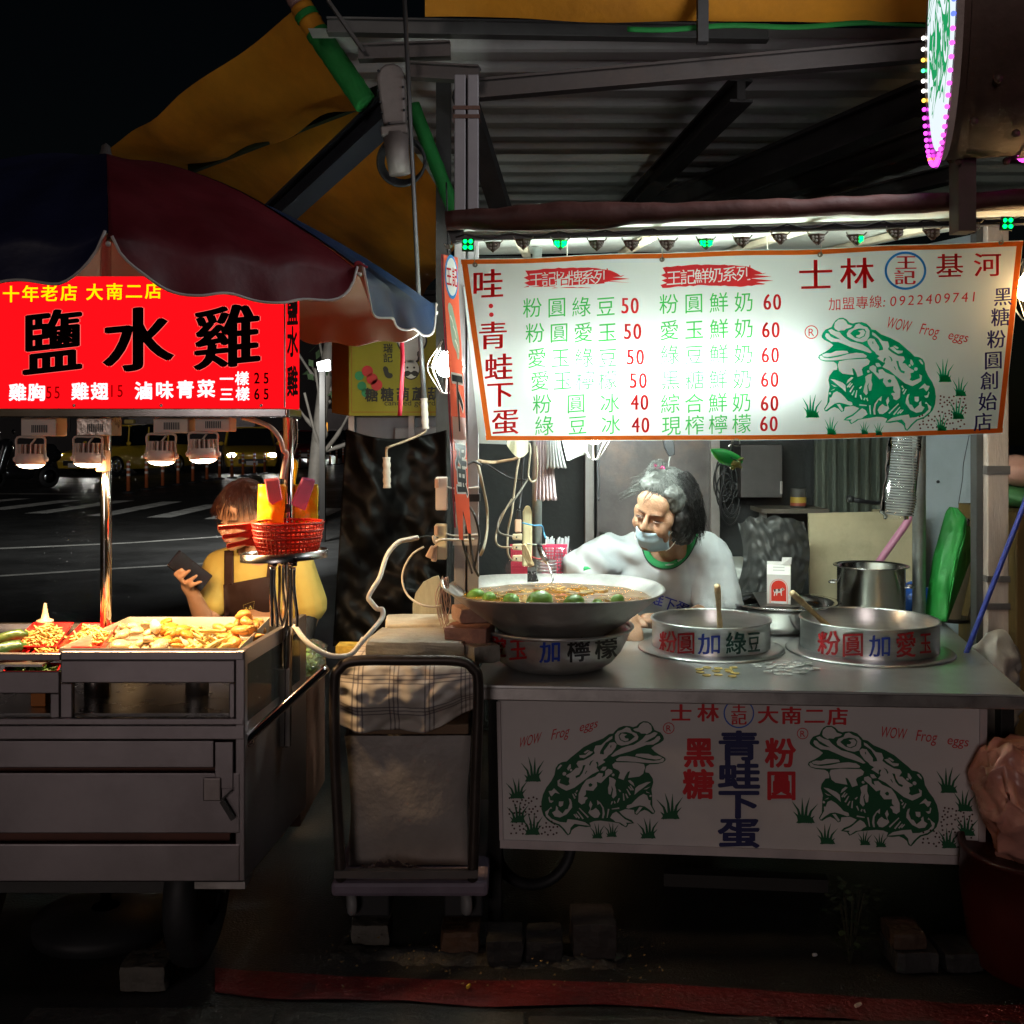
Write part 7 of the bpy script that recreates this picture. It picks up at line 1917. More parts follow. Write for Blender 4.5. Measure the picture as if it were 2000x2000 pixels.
gblock(1118, 1205, 1806, 1878, .14, M('brown_stone', (.03, .023, .02), .9, 0, .3, 9, .5, 40), 'stone_block', 'tall brown stone block in front of the stall wheel', 25)
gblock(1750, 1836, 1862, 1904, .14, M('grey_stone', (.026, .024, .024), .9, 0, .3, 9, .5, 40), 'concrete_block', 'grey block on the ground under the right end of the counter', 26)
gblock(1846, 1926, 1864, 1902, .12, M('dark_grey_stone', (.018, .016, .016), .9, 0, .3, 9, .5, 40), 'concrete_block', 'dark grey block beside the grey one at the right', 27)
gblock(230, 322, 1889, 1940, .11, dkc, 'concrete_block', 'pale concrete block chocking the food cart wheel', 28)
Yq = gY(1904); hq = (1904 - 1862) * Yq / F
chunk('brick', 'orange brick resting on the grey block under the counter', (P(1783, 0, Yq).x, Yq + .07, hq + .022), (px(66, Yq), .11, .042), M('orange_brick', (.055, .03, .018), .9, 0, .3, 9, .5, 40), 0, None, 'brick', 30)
for x in (700, 905):
    Y0 = 3.02
    tag(B().box((P(x + 22 if x < 800 else x, 0, Y0).x, 3.1, .135), (.11, .14, .11)).build('rubber_block', black_rub, bevel=.006), 'black rubber block between the trolley and its %s block' % ('left' if x < 800 else 'right'), 'block')
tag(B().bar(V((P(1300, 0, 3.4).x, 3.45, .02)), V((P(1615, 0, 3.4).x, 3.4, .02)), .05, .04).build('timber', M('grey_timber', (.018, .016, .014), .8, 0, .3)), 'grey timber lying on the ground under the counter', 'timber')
for x, y, lab in ((1660, 1790, 'dark potted weed under the middle right of the counter'), (1935, 1810, 'small dark weed by the red bin')):
    c = G(x, 1880); t = thing('weed', lab, 'plant', c); b = B(); rr_ = random.Random(x)
    for i in range(70):
        a = rr_.uniform(0, 6.3); h = rr_.uniform(.03, .22); r = rr_.uniform(0, .09) * (.4 + h * 3)
        p = c + V((r * math.cos(a), r * math.sin(a), h)); d = V((math.cos(a), math.sin(a), rr_.uniform(-.5, .6))).normalized() * .022; n = V((-d.y, d.x, 0)).normalized() * .010
        b.add([p, p + d * .5 + n, p + d, p + d * .5 - n], [(0, 1, 2, 3)])
    o = b.build('leaves', M('weed_green', (.012, .028, .008), .6, 0, .5, 30), t); o['kind'] = 'stuff'
    b = B()
    for i in range(6): b.tube([c, c + V((rr_.uniform(-.05, .05), rr_.uniform(-.05, .05), .18))], .003, 5)
    b.build('stem', M('weed_stem', (.015, .015, .006), .8), t)
rbn = thing('red_bin', 'big red plastic bin at the lower right edge', 'bin', G(2010, 1880))
c = G(2040, 1890); c.z = 0
B().lathe([(1e-4, .004), (.17, .004), (.19, .02), (.215, .22), (.21, .31), (.218, .315), (.218, .325), (.205, .325), (.2, .3), (1e-4, .29)], c, 40).build('bucket', M('dark_red_plastic', (.05, .004, .003), .45, 0, .15), rbn, True)
b = B().ell(c + V((-.01, 0, .45)), (.17, .16, .17), None, 60, 44); b.v = [q + V((.06 * nz(q, 6) + .022 * abs(nz(q, 22, 5)), .05 * nz(q, 7, 1) + .02 * nz(q, 24, 6), .05 * nz(q, 7, 2) + .015 * nz(q, 26, 7))) for q in b.v]
b.v = [q + V((.05 * abs(nz(q, 13, 8)) - .02, .05 * abs(nz(q, 13, 9)) - .02, .06 * abs(nz(q, 11, 3)) - .02)) for q in b.v]
tag(b.build('orange_trash_bag', M('orange_film', (.52, .24, .19), .3, 0, .4, 4, .25, 20), None, True), 'orange pink plastic bag stuffed in the red bin', 'bag')
tag(B().tube([P(1908, 1686, 3.06), P(1917, 1764, 3.06), V((P(1925, 0, 3.06).x, 3.06, 0))], .005, 8).build('white_stick', white_pl), 'thin white stick standing under the right end of the counter', 'stick')

# ------------------------------------------------------------------ yellow snack sign, tarpaulin, appliance
ysg = thing('snack_sign', 'yellow candied fruit sign with a chef face, behind the umbrella', 'sign', P(760, 812, 4.6))
ym = M('sign_yellow_board', (.24, .21, .01), .6, 0, .08)
Yz = 4.6
B().prism([P(682, 634, Yz), P(868, 634, Yz), P(868, 812, Yz), P(682, 812, Yz)], (0, .03, 0)).build('board', ym, ysg)
B().prism([P(648, 640, Yz + .2), P(681, 632, Yz), P(681, 812, Yz), P(648, 806, Yz + .2)], (0, .02, 0)).build('side_board', M('sign_orange_side', (.42, .20, .01), .6), ysg)
ymp = on_plane(P(760, 700, Yz), (0, 1, 0), .003)
y_bk, y_wh, y_gr, y_rd, y_ln = M('ysign_black', (.02, .02, .015), .6), M('ysign_white', (.55, .55, .50), .6), M('ysign_green', (.02, .20, .08), .6), M('ysign_red', (.45, .03, .03), .6), M('ysign_line', (.25, .12, .01), .6)
for x, y in ((722, 722), (727, 742), (735, 755)): flat(ysg, [circ(x - 20, y + 12, 9, 16)], ymp, y_gr, 'fruit')
for x, y in ((718, 725), (727, 740), (736, 752)): flat(ysg, [circ(x, y, 11, 18)], ymp, y_rd, 'fruit', e=.001)
letters(ysg, '糖糖葫蘆葫', (726, 771), (848, 769), 28, ymp, y_bk, .03, 26)
word(ysg, 'candied gourd', 751, 850, 792, 15, ymp, y_bk, .02)
letters(ysg, '瑞記', (758, 680), (758, 699), 19, ymp, y_bk, .02)
flat(ysg, [[(775, 668), (790, 640), (820, 645), (834, 660), (830, 680), (818, 690), (818, 706), (786, 708), (784, 690)]], ymp, y_bk, 'hat_line', True)
flat(ysg, [[(778, 668), (791, 643), (819, 648), (831, 661), (827, 678), (815, 688), (815, 703), (789, 705), (787, 688)]], ymp, y_wh, 'hat', True, e=.001)
flat(ysg, [circ(803, 722, 17, 20, 20)], ymp, y_bk, 'face_line'); flat(ysg, [circ(803, 721, 15.5, 20, 18.5)], ymp, y_wh, 'face', e=.001)
flat(ysg, [[(788, 730), (797, 724), (803, 727), (809, 724), (818, 731), (810, 735), (803, 731), (796, 735)]], ymp, y_bk, 'moustache', True, e=.002)
for x in (796, 809): flat(ysg, [circ(x, 718, 2.2, 8)], ymp, y_bk, 'eye_dot', e=.002)
flat(ysg, [[(750, 716), (757, 718), (760, 728), (766, 730), (766, 737), (756, 738), (750, 728)]], ymp, y_bk, 'thumb', True)
for q in ([(686, 640), (688, 640), (688, 806), (686, 806)], [(686, 804), (866, 804), (866, 806), (686, 806)]): flat(ysg, [q], ymp, y_ln, 'border_line')
for x in (683, 800):
    B().box((P(x + 4, 0, 4.66).x, 4.66, P(0, 990, 4.66).z / 2 + .3), (px(11, 4.66), .03, P(0, 640, 4.66).z)).build('perforated_post', M('perf_post', (.34, .33, .34), .5, .3), ysg)
tp = B()
def tarp(u, v):
    x = 676 + 196 * u + (-26 * v * (1 - u)); top = 838 + 30 * math.sin(u * 2.6) * (1 - u * .4) - 8 * u
    y = top + (1262 - top) * v
    Y = 4.2 - .06 * nz((u * 1.6, v * 2.2, 0), 1.2) - .022 * math.sin(v * 7 + u * 5 + 3 * nz((u, v, 4), 1.5)) * math.sin(u * 3.1) - .03 * nz((u * 2 + v * 4, v * 9 - u * 5, 2), 1.1) - .012 * nz((u * 9, v * 16, 6), 1.)
    return P(x, y, Y)
tag(tp.grid(tarp, 60, 70).build('black_tarpaulin', M('black_vinyl', (.003, .0028, .0028), .5, 0, .3, 4, .15, 12, spec=.15), None, True, solid=.003), 'wrinkled black tarpaulin sheet hanging between the cart and the stall', 'tarpaulin')
ap = thing('grey_appliance', 'dim grey metal appliance behind the top of the black tarpaulin', 'appliance', P(800, 900, 4.7))
loft([(694, 812), (862, 812), (862, 905), (694, 905)], 4.68, .3, 'housing', M('dim_grey_metal', (.10, .11, .13), .5, .3, .15), ap)
loft([(770, 836), (862, 832), (862, 905), (770, 905)], 4.66, .02, 'panel', M('dim_white_metal', (.20, .20, .21), .5, .2), ap)
tag(B().bar(V((P(868, 0, 4.5).x, 4.45, 0)), V((P(868, 0, 4.5).x, 4.45, 2.9)), .06, .06).build('roof_post', dark_steel), 'dark roof post behind the red side banner', 'post')

# ------------------------------------------------------------------ street: bollards, vehicles, lamps
bol = [(692, 345, 505), (790, 340, 487), (877, 345, 475), (960, 340, 462), (1040, 340, 450), (1116, 330, 440), (1184, 320, 430), (1250, 300, 425), (1310, 295, 415), (1372, 290, 405), (1427, 290, 400), (1479, 290, 388), (1578, 285, 385), (1617, 280, 375), (1662, 265, 372), (1703, 265, 366), (1742, 262, 358), (1779, 260, 355), (1815, 275, 352), (1850, 275, 348)]
om_ = M('bollard_orange', (.34, .09, .03), .5, 0, .2); bw_ = M('bollard_band', (.55, .55, .52), .4, 0, .1)
proto = None
ordw = ['first', 'second', 'third', 'fourth', 'fifth', 'sixth', 'seventh', 'eighth', 'ninth', 'tenth', 'eleventh', 'twelfth', 'thirteenth', 'fourteenth', 'fifteenth', 'sixteenth', 'seventeenth', 'eighteenth', 'nineteenth', 'last']
for i, (x, t_, bb) in enumerate(bol):
    q = G(x * .3623, 780 + bb * .3623)
    lab = '%s bollard from the left in the row across the street' % ordw[i]
    if proto is None:
        proto = thing('bollard', lab, 'bollard', (0, 0, 0), 'orange bollards across the street')
        B().lathe([(1e-4, .02), (.045, .02), (.04, .72), (.03, .75), (1e-4, .76)], (0, 0, 0), 14).build('post', om_, proto, True)
        B().lathe([(.16, 0), (.15, .03), (.05, .05)], (0, 0, 0), 14).build('base', black_rub, proto, True)
        for z in (.40, .53, .65): B().lathe([(.0445, z), (.0435, z + .055)], (0, 0, 0), 14).build('band', bw_, proto, True)
        o = proto
    else:
        o = copy_tree(proto)
    o.location = q; tag(o, lab)

def vehicle(name, label, q, yaw, Lc, Wc, Hc, body, head=True, tail=False, taxi=False, hs=90):
    """simple lofted car body, nose along -Y in its own frame"""
    t = thing(name, label, 'car', (0, 0, 0))
    st = [(-.5, .30, .62, .80), (-.485, .24, .70, .90), (-.40, .22, .78, .96), (-.24, .20, .93, 1.), (-.20, .20, .94, 1.), (0, .20, .95, 1.), (.30, .20, .97, 1.), (.44, .24, .95, .97), (.49, .28, .85, .93), (.5, .36, .70, .85)]
    b = B(); prof = []
    for f, z0, z1, wf in st:
        z0, z1 = z0 * Hc / 1.6, z1 * Hc / 1.6
        w = Wc / 2 * wf; y = f * Lc
        prof.append([V((-w * .92, y, z0)), V((-w, y, z0 + .18)), V((-w, y, z1 - .16)), V((-w * .93, y, z1 - .02)), V((-w * .6, y, z1 + .01)), V((w * .6, y, z1 + .01)), V((w * .93, y, z1 - .02)), V((w, y, z1 - .16)), V((w, y, z0 + .18)), V((w * .92, y, z0))])
    n = 10; vs = sum(prof, [])
    fs = [(i * n + j, (i + 1) * n + j, (i + 1) * n + (j + 1) % n, i * n + (j + 1) % n) for i in range(len(st) - 1) for j in range(n)] + [tuple(range(n)), tuple(range(len(vs) - 1, len(vs) - n - 1, -1))]
    b.add(vs, fs); b.build('body', body, t, True, bevel=.02)
    zb = .93 * Hc / 1.6
    cab = [(-.25, zb, .86), (-.10, Hc * .97, .74), (.05, Hc, .74), (.25, Hc * .985, .73), (.40, Hc * .93, .72), (.48, zb, .84)]
    vs = []
    for f, z, wf in cab: vs += [V((-Wc / 2 * wf, f * Lc, z)), V((Wc / 2 * wf, f * Lc, z))]
    k = len(cab)
    lowL = [V((-Wc / 2 * .9, f * Lc, zb - .01)) for f, z, wf in cab]; lowR = [V((Wc / 2 * .9, f * Lc, zb - .01)) for f, z, wf in cab]
    g = B().add(vs + lowL + lowR, [(2 * i, 2 * i + 1, 2 * i + 3, 2 * i + 2) for i in range(k - 1)] + [(2 * i, 2 * i + 2, 2 * k + i + 1, 2 * k + i) for i in range(k - 1)] + [(2 * i + 1, 3 * k + i, 3 * k + i + 1, 2 * i + 3) for i in range(k - 1)])
    g.build('window_glass', M('car_glass', (.012, .014, .016), .06, 0, .1), t)
    rf_ = B().grid(lambda u, v: V(((-.72 + 1.44 * u) * Wc / 2, (-.11 + .50 * v) * Lc, Hc * (.975 + .03 * math.sin(v * 2.6) - .01 * abs(2 * u - 1)))), 8, 10); rf_.build('roof', body, t, True, solid=.03)
    for s in (-1, 1):
        for f in (-.30, .30):
            c = V((s * (Wc / 2 - .08), f * Lc, .33))
            w = B().lathe([(.19, -.10), (.30, -.10), (.335, -.06), (.335, .06), (.30, .10), (.19, .10)], c, 26, (1, 0, 0)).build('tyre', black_rub, t, True)
            g = B()
            for j in range(5):
                a = 2 * math.pi * j / 5; g.bar(c + V((s * .09, 0, 0)), c + V((s * .09, .19 * math.cos(a), .19 * math.sin(a))), .02, .07)
            g.lathe([(.17, -.02), (.20, -.02), (.20, .02), (.17, .02), (.17, -.02)], c + V((s * .09, 0, 0)), 26, (1, 0, 0)).build('rim', M('alloy_rim', (.5, .5, .5), .3, .9), w, True)
        for f0, f1 in ((-.17, .0), (.02, .2), (.22, .36)):
            B().bar(V((s * Wc / 2 * .90, f0 * Lc, zb)), V((s * Wc / 2 * .80, (f0 + .03) * Lc, Hc * .94)), .04, .05).build('pillar', body, t)
        if head:
            B().ell(V((s * Wc * .36, -.492 * Lc, .62 * Hc / 1.6)), (.15, .06, .075), None, 14, 8).build('headlight', ME('headlight_%d' % hs, (1, .97, .9), hs), t, True)
        if tail:
            B().ell(V((s * Wc * .38, .495 * Lc, .75 * Hc / 1.6)), (.12, .04, .09), None, 12, 8).build('tail_light', ME('tail_glow', (1, .02, .02), 1.2), t, True)
        B().ell(V((s * (Wc / 2 + .07), -.2 * Lc, 1.0 * Hc / 1.6)), (.10, .05, .07), None, 10, 8).build('mirror', body, t, True)
    B().box(V((0, -.502 * Lc, .42)), (.9, .02, .16)).build('grille', black_pl, t, bevel=.01)
    B().box(V((0, -.508 * Lc, .36)), (.38, .012, .14)).build('number_plate', bw_, t)
    if taxi:
        B().box(V((0, .02 * Lc, Hc + .09)), (.42, .14, .14)).build('roof_light', M('taxi_lamp', (.55, .45, .15), .4), t, bevel=.03)
    t.location = q; t.rotation_euler = (0, 0, yaw)
    return t
taxi_y = M('taxi_yellow', (.55, .38, .03), .3, 0, .1, 3, coat=.6)
c1_ = G(215, 930); vehicle('taxi', 'yellow taxi van with lit headlights standing left across the street', V((c1_.x, c1_.y + 1.6, 0)), rad(-27), 4.5, 1.85, 1.68, taxi_y, taxi=True, hs=70)
c2_ = G(450, 926); vehicle('taxi', 'second yellow taxi behind the bollards with bright right headlight', V((c2_.x, c2_.y + 2.6, 0)), rad(16), 4.5, 1.85, 1.62, taxi_y, taxi=False, hs=70)
c3_ = G(555, 906); vehicle('dark_car', 'dark red car right of the second taxi', V((c3_.x, c3_.y + 3, 0)), rad(20), 4.4, 1.8, 1.5, M('dark_red_car', (.10, .008, .012), .3, 0, .1, coat=.6), head=False, tail=True)
c4_ = G(606, 900); vehicle('dark_car', 'far black car with one glaring white headlight', V((c4_.x, c4_.y + 6, 0)), rad(-8), 4.4, 1.8, 1.5, M('black_car', (.02, .02, .022), .3, 0, .1, coat=.6), hs=160)
c5_ = G(652, 896); vehicle('dark_car', 'far dark car with warm headlight near the black tarpaulin', V((c5_.x, c5_.y + 8, 0)), rad(-8), 4.4, 1.8, 1.5, M('maroon_car', (.06, .01, .012), .3, 0, .1, coat=.6), hs=120)

# scooter at the left edge
sc_q = G(4, 957)
sc_ = thing('motor_scooter', 'black motor scooter front at the left edge of the street', 'scooter', (0, 0, 0))
gl = M('gloss_black', (.012, .012, .014), .15, 0, .1, coat=.6)
for y_ in (0, 1.25):
    w = B().lathe([(.15, -.05), (.22, -.05), (.25, -.02), (.25, .02), (.22, .05), (.15, .05)], (0, y_, .25), 26, (1, 0, 0)).build('wheel', black_rub, sc_, True)
    B().lathe([(1e-4, .03), (.15, .03), (.16, 0), (.15, -.03), (1e-4, -.03)], (0, y_, .25), 20, (1, 0, 0)).build('rim', chrome, w, True)
b = B(); 
me_ = blob([('c', (0, .1, .45), (0, .25, .95), .13, .16), ('c', (0, .3, .35), (0, .75, .33), .12, .14), ('c', (0, .75, .5), (0, 1.4, .72), .17, .15), ('c', (0, .9, .8), (0, 1.3, .85), .13, .14), ('e', (0, .02, .45), (.09, .16, .10))], .03, 5)
wrap('body', me_, gl, sc_, True)
B().tube(curve_pts([(-.33, .36, 1.05), (-.15, .28, 1.06), (0, .25, 1.0), (.15, .28, 1.06), (.33, .36, 1.05)]), .018, 8).build('handlebar', black_pl, sc_, True)
for s in (-1, 1): B().ell((s * .3, .25, 1.25), (.07, .02, .05), None, 10, 8).build('mirror', chrome, sc_, True); B().tube([(s * .26, .3, 1.06), (s * .3, .26, 1.22)], .008, 6).build('mirror_stem', black_pl, sc_)
B().ell((0, .07, .82), (.08, .05, .06), None, 12, 8).build('headlight', M('scooter_lens', (.5, .5, .5), .1), sc_, True)
B().tube([(-.07, 0, .25), (-.09, .12, .7)], .022, 8).tube([(.07, 0, .25), (.09, .12, .7)], .022, 8).build('fork', chrome, sc_, True)
sc_.location = V((sc_q.x - .18, sc_q.y, 0)); sc_.rotation_euler = (0, 0, rad(-35)); sc_.scale = (1.15, 1.15, 1.15)

lp_ = thing('street_lamp', 'bright white square lamp box on a dim pole behind the umbrella', 'lamp', V((P(627, 0, 14).x, 14, 0)))
loft([(618, 708), (640, 702), (641, 722), (622, 725)], 14, .2, 'lamp_box', ME('street_lamp_glow', (.95, 1, .98), 8), lp_, 0)
lamp_light('lamp_light', 'AREA', P(585, 716, 13.5), 170, (.95, 1, .98), .3, lp_, V((-.6, .3, -.6)))
B().bar(V((P(630, 0, 14.1).x, 14.1, 0)), V((P(630, 725, 14.1).x, 14.1, P(0, 722, 14.1).z)), .07, .07).build('pole', M('dim_pole', (.02, .017, .015), .8), lp_)
gl_ = thing('window_lantern', 'tiny orange glowing lantern far down the street', 'lantern', P(633, 838, 40))
B().box(P(633, 836, 40), (.25, .2, .45)).build('shade', ME('lantern_glow', (1, .42, .06), .8), gl_, bevel=.05)
B().bar(P(633, 840, 40.3), V((P(633, 0, 40.3).x, 40.3, 0)), .1, .1).build('post', dark_steel, gl_)
# dim trees and dark building line far behind
tr_ = thing('street_tree', 'dim bare street tree behind the bright lamp box', 'tree', V((P(608, 0, 16).x, 16, 0)))
b = B(); rr_ = random.Random(12); base = V((P(606, 0, 16).x, 16, 0))
b.tube(curve_pts([base, base + V((.1, 0, 1.2)), base + V((.25, 0, 2.4)), base + V((.5, 0, 4.))]), .10, 8)
for i in range(12):
    z = rr_.uniform(1., 3.6); a = base + V((.1 + z * .1, 0, z)); d = V((rr_.uniform(-1, 1), rr_.uniform(-.5, .5), rr_.uniform(.2, 1))).normalized()
    b.tube(curve_pts([a, a + d * .4, a + d * .9 + V((0, 0, .15))]), [.035] * 7 + [.02] * 6, 6)
b.build('trunk', M('dim_bark', (.10, .085, .07), .9, 0, .3), tr_, True)
b = B()
for i in range(500):
    p = base + V((.3 + rr_.gauss(0, .55), rr_.gauss(0, .5), 3.5 + rr_.gauss(0, .5))); d = V((rr_.uniform(-1, 1), rr_.uniform(-1, 1), rr_.uniform(-1, 1))).normalized() * .1; n = d.orthogonal().normalized() * .05
    b.add([p - d, p + n, p + d, p - n], [(0, 1, 2, 3)])
o = b.build('crown', M('dim_leaves', (.03, .05, .02), .7, 0, .4), tr_); o['kind'] = 'stuff'
dn = M('night_facade', (.012, .012, .013), .8, 0, .3, .2)
dw = M('night_pane', (.006, .007, .009), .15)
for i, (x0, x1, hh, lab) in enumerate(((-700, 180, 9, 'unlit building far left across the street'), (190, 560, 7, 'unlit low building in the middle across the street'), (570, 900, 11, 'unlit building far right across the street'))):
    t = thing('dark_building', lab, 'building', V((P((x0 + x1) / 2, 0, 75).x, 75, 0)))
    a, b_ = P(x0, 0, 75).x, P(x1, 0, 75).x
    B().box(((a + b_) / 2, 80, hh / 2), (b_ - a, 10, hh)).build('wall', dn, t)
    B().box(((a + b_) / 2, 80, hh + .1), (b_ - a + .6, 10.6, .3)).build('roof', dn, t)
    k = max(2, int((b_ - a) / 5))
    for j in range(k):
        for z in (1.6, 4.8):
            if z > hh - 1: continue
            B().box((a + (b_ - a) * (j + .5) / k, 74.98, z + .6), (2.2, .06, 1.6)).build('window', dw, t)
# ------------------------------------------------------------------ people
def RM(rx, ry, rz):
    return Matrix.Rotation(rad(ry), 3, 'Y') @ Matrix.Rotation(rad(rz), 3, 'Z') @ Matrix.Rotation(rad(rx), 3, 'X')
def head_parts(c, R, s, old=False):
    T = lambda p: c + R @ (V(p) * s)
    e = lambda p, r, q=None: ('e', T(p), tuple(k * s for k in r), R if q is None else R @ Euler(q).to_matrix())
    L = [e((0, .012, .022), (.074, .094, .098)), e((0, -.022, -.045), (.060, .064, .066)), e((0, -.05, -.078), (.040, .036, .032)), e((0, -.072, -.094), (.020, .017, .015)),
         e((0, -.066, .045), (.056, .026, .042)), e((0, -.080, .020), (.050, .012, .010)),
         e((.037, -.062, -.030), (.026, .024, .026)), e((-.037, -.062, -.030), (.026, .024, .026)),
         e((0, -.086, -.058), (.023, .010, .007)), e((0, -.085, -.068), (.019, .011, .007))]
    L += [('c', T((0, -.086, .012)), T((0, -.106, -.026)), .0065 * s, .0125 * s), ('c', T((-.012, -.092, -.031)), T((.012, -.092, -.031)), .0085 * s, .0085 * s)]
    for k in (-1, 1):
        L += [e((k * .074, .008, -.012), (.009, .018, .030), (0, 0, k * .3))]
    return L
def head_sockets(c, R, s, amt=.007):
    Ri = R.inverted()
    def f(q, n):
        p = (Ri @ (q - c)) / s
        for k in (-1, 1):
            d = (p - V((k * .031, -.083, .001))); w = math.exp(-((d.x / .016) ** 2 + (d.y / .03) ** 2 + (d.z / .010) ** 2))
            q = q - n * amt * s * w
        d = p - V((0, -.09, -.0635)); w = math.exp(-((d.x / .02) ** 2 + (d.y / .02) ** 2 + (d.z / .003) ** 2)); q = q - n * .003 * s * w
        return q
    return f
skin_o = M('skin_old', (.37, .205, .125), .5, 0, .14, 35, .22, 150, sss=.12)
skin_y = M('skin_young', (.55, .30, .18), .45, 0, .08, 20, .08, 200, sss=.12)
eye_m = M('eye_dark', (.02, .012, .01), .15, 0, 0); lid_m = M('lid_line', (.10, .05, .035), .6, 0, 0); lash_m = M('brow', (.17, .11, .08), .8, 0, .2)
lip_m = M('lips', (.42, .15, .12), .45, 0, .1)
def face_bits(parent, c, R, s, gaze=0, brow=lash_m, lips=True, closed=True):
    T = lambda p: c + R @ (V(p) * s)
    for k in (-1, 1):
        x = k * .031
        B().ell(T((x, -.0830, -.0025)), (.0105 * s, .0055 * s, .0026 * s), R, 14, 8).build('eye', eye_m, parent, True)
        B().tube(curve_pts([T((x - k * .0155, -.083, .0015)), T((x - k * .006, -.0898, -.0022)), T((x + k * .007, -.0888, -.0022)), T((x + k * .018, -.0765, .0015))]), [.0012 * s] * 5 + [.002 * s] * 9 + [.001 * s] * 5, 6).build('eyelid', lid_m, parent, True)
        B().tube(curve_pts([T((x - k * .015, -.0915, .0175)), T((x, -.0925, .0225)), T((x + k * .019, -.081, .0205))]), [.0012 * s] * 4 + [.0017 * s] * 5 + [.0007 * s] * 4, 6).build('eyebrow', brow, parent, True)
    for k in (-1, 1):
        B().ell(T((k * .006, -.1055, -.0365)), (.003 * s, .002 * s, .002 * s), R, 8, 6).build('nostril', lid_m, parent, True)
    if lips:
        B().tube(curve_pts([T((-.022, -.086, -.064)), T((-.008, -.0975, -.0595)), T((0, -.0985, -.061)), T((.008, -.0975, -.0595)), T((.022, -.086, -.064))]), [.001 * s] * 4 + [.0034 * s] * 17 + [.001 * s] * 4, 6).build('lips', lip_m, parent, True)
def hair(parent, c, R, s, root_ok, flow, n, seg, step, r, mat, name, seed, grav=.5, jit=.25, lift=1.03, scal=(.078, .099, .104)):
    rr = random.Random(seed); b = B(); k = 0; tries = 0
    while k < n and tries < n * 30:
        tries += 1
        d = V((rr.gauss(0, 1), rr.gauss(0, 1), rr.gauss(0, 1))).normalized()
        if not root_ok(d, rr): continue
        k += 1
        p = V((d.x * scal[0], d.y * scal[1] + .012, d.z * scal[2] + .022))
        pts = [p]; v = V(d) * .5
        mul = rr.uniform(.65, 1.15)
        for i in range(seg):
            nrm = V((p.x / scal[0] ** 2, (p.y - .012) / scal[1] ** 2, (p.z - .022) / scal[2] ** 2)).normalized()
            fl = flow(d, p, i / seg)
            v = (v * .55 + V(fl) * .6 + V((0, 0, -grav)) * (.25 + .5 * i / seg) + V((rr.gauss(0, jit), rr.gauss(0, jit), rr.gauss(0, jit))) * .4)
            v.normalize(); p = p + v * step * mul
            q = V((p.x / scal[0], (p.y - .012) / scal[1], (p.z - .022) / scal[2])); L_ = q.length
            lf = lift + .05 * (i / seg) + .03 * ((k * 7) % 10) / 10
            if L_ < lf and p.z > -.12:
                q = q / L_ * lf; p = V((q.x * scal[0], q.y * scal[1] + .012, q.z * scal[2] + .022))
            pts.append(p)
        b.tube([c + R @ (q * s) for q in pts], [r * s * (1 - .75 * (i / seg) ** 2) for i in range(seg + 1)], 3, cap=False)
    return b.build(name, mat, parent, True)
def finger(L, base, dirs, r):
    p = V(base)
    for i, d in enumerate(dirs):
        q = p + V(d); L.append(('c', p, q, r * (1 - .08 * i), r * (.92 - .08 * i))); p = q
def on_bvh(bvh, eps, fallY):
    def f(x, y, e=0.):
        d = ray(x, y).normalized(); loc, n, i, ds = bvh.ray_cast(CAMP, d)
        if loc is None: return P(x, y, fallY)
        return loc - d * (eps + e)
    return f
def bvh_of(me): return BVHTree.FromPolygons([v.co.copy() for v in me.vertices], [tuple(p.vertices) for p in me.polygons])
def cut_px(me, poly, ymax):
    """open a neckline: drop the faces that lie inside the outline"""
    def inside(x, y):
        r = False; j = len(poly) - 1
        for i in range(len(poly)):
            (xi, yi), (xj, yj) = poly[i], poly[j]
            if (yi > y) != (yj > y) and x < (xj - xi) * (y - yi) / (yj - yi) + xi: r = not r
            j = i
        return r
    bm = bmesh.new(); bm.from_mesh(me)
    kill = []
    for f_ in bm.faces:
        q = f_.calc_center_median()
        if q.y < ymax and inside(1000 + q.x / q.y * F, H - (q.z - CZ) / q.y * F): kill.append(f_)
    bmesh.ops.delete(bm, geom=kill, context='FACES'); bm.to_mesh(me); bm.free(); me.update()

# ---- old seller
ow = thing('person', 'grey haired seller in white green collared tee and lowered blue mask, leaning on the counter', 'person', (.62, 4.35, 0))
hc = P(1293, 1000, 3.78); hR = RM(21, 18, -35); hs_ = 1.13
nk = P(1315, 1066, 3.99)
hip = V((.62, 4.44, .56)); ch = P(1288, 1165, 4.06)
RS, LS = P(1190, 1082, 4.06), P(1388, 1080, 4.0)
RE, LE = P(1140, 1128, 3.99), P(1412, 1182, 3.96)
sk = head_parts(hc, hR, hs_)
for k in (-1, 1): sk += [('e', hc + hR @ V((k * .040, -.040, -.055)) * hs_, (.020, .026, .028)), ('e', hc + hR @ V((k * .050, -.050, .0)) * hs_, (.022, .024, .03))]
sk += [('c', hc + hR @ V((0, .03, -.05)) * hs_, nk + V((0, .0, -.01)), .052, .060), ('e', P(1306, 1092, 4.02), (.09, .055, .06)), ('c', nk, ch + V((0, .05, 0)), .055, .07), ('c', ch + V((0, .05, 0)), hip, .07, .10)]
rh = P(1222, 1196, 3.83); lh = P(1262, 1212, 3.85)
sk += [('c', RS, RE, .05, .043), ('c', RE, rh, .040, .027), ('c', LS, LE, .05, .045), ('c', LE, P(1330, 1215, 3.87), .042, .034), ('c', P(1330, 1215, 3.87), lh, .034, .028)]
for kx in (-.09, .09):
    hp_ = hip + V((kx, 0, -.02)); kn = V((hip.x + kx * 1.6, 4.20, .47)); ft = V((hip.x + kx * 1.7, 4.30, .06))
    sk += [('c', hp_, kn, .085, .06), ('c', kn, ft, .055, .04), ('c', ft, ft + V((0, -.13, -.02)), .04, .03)]
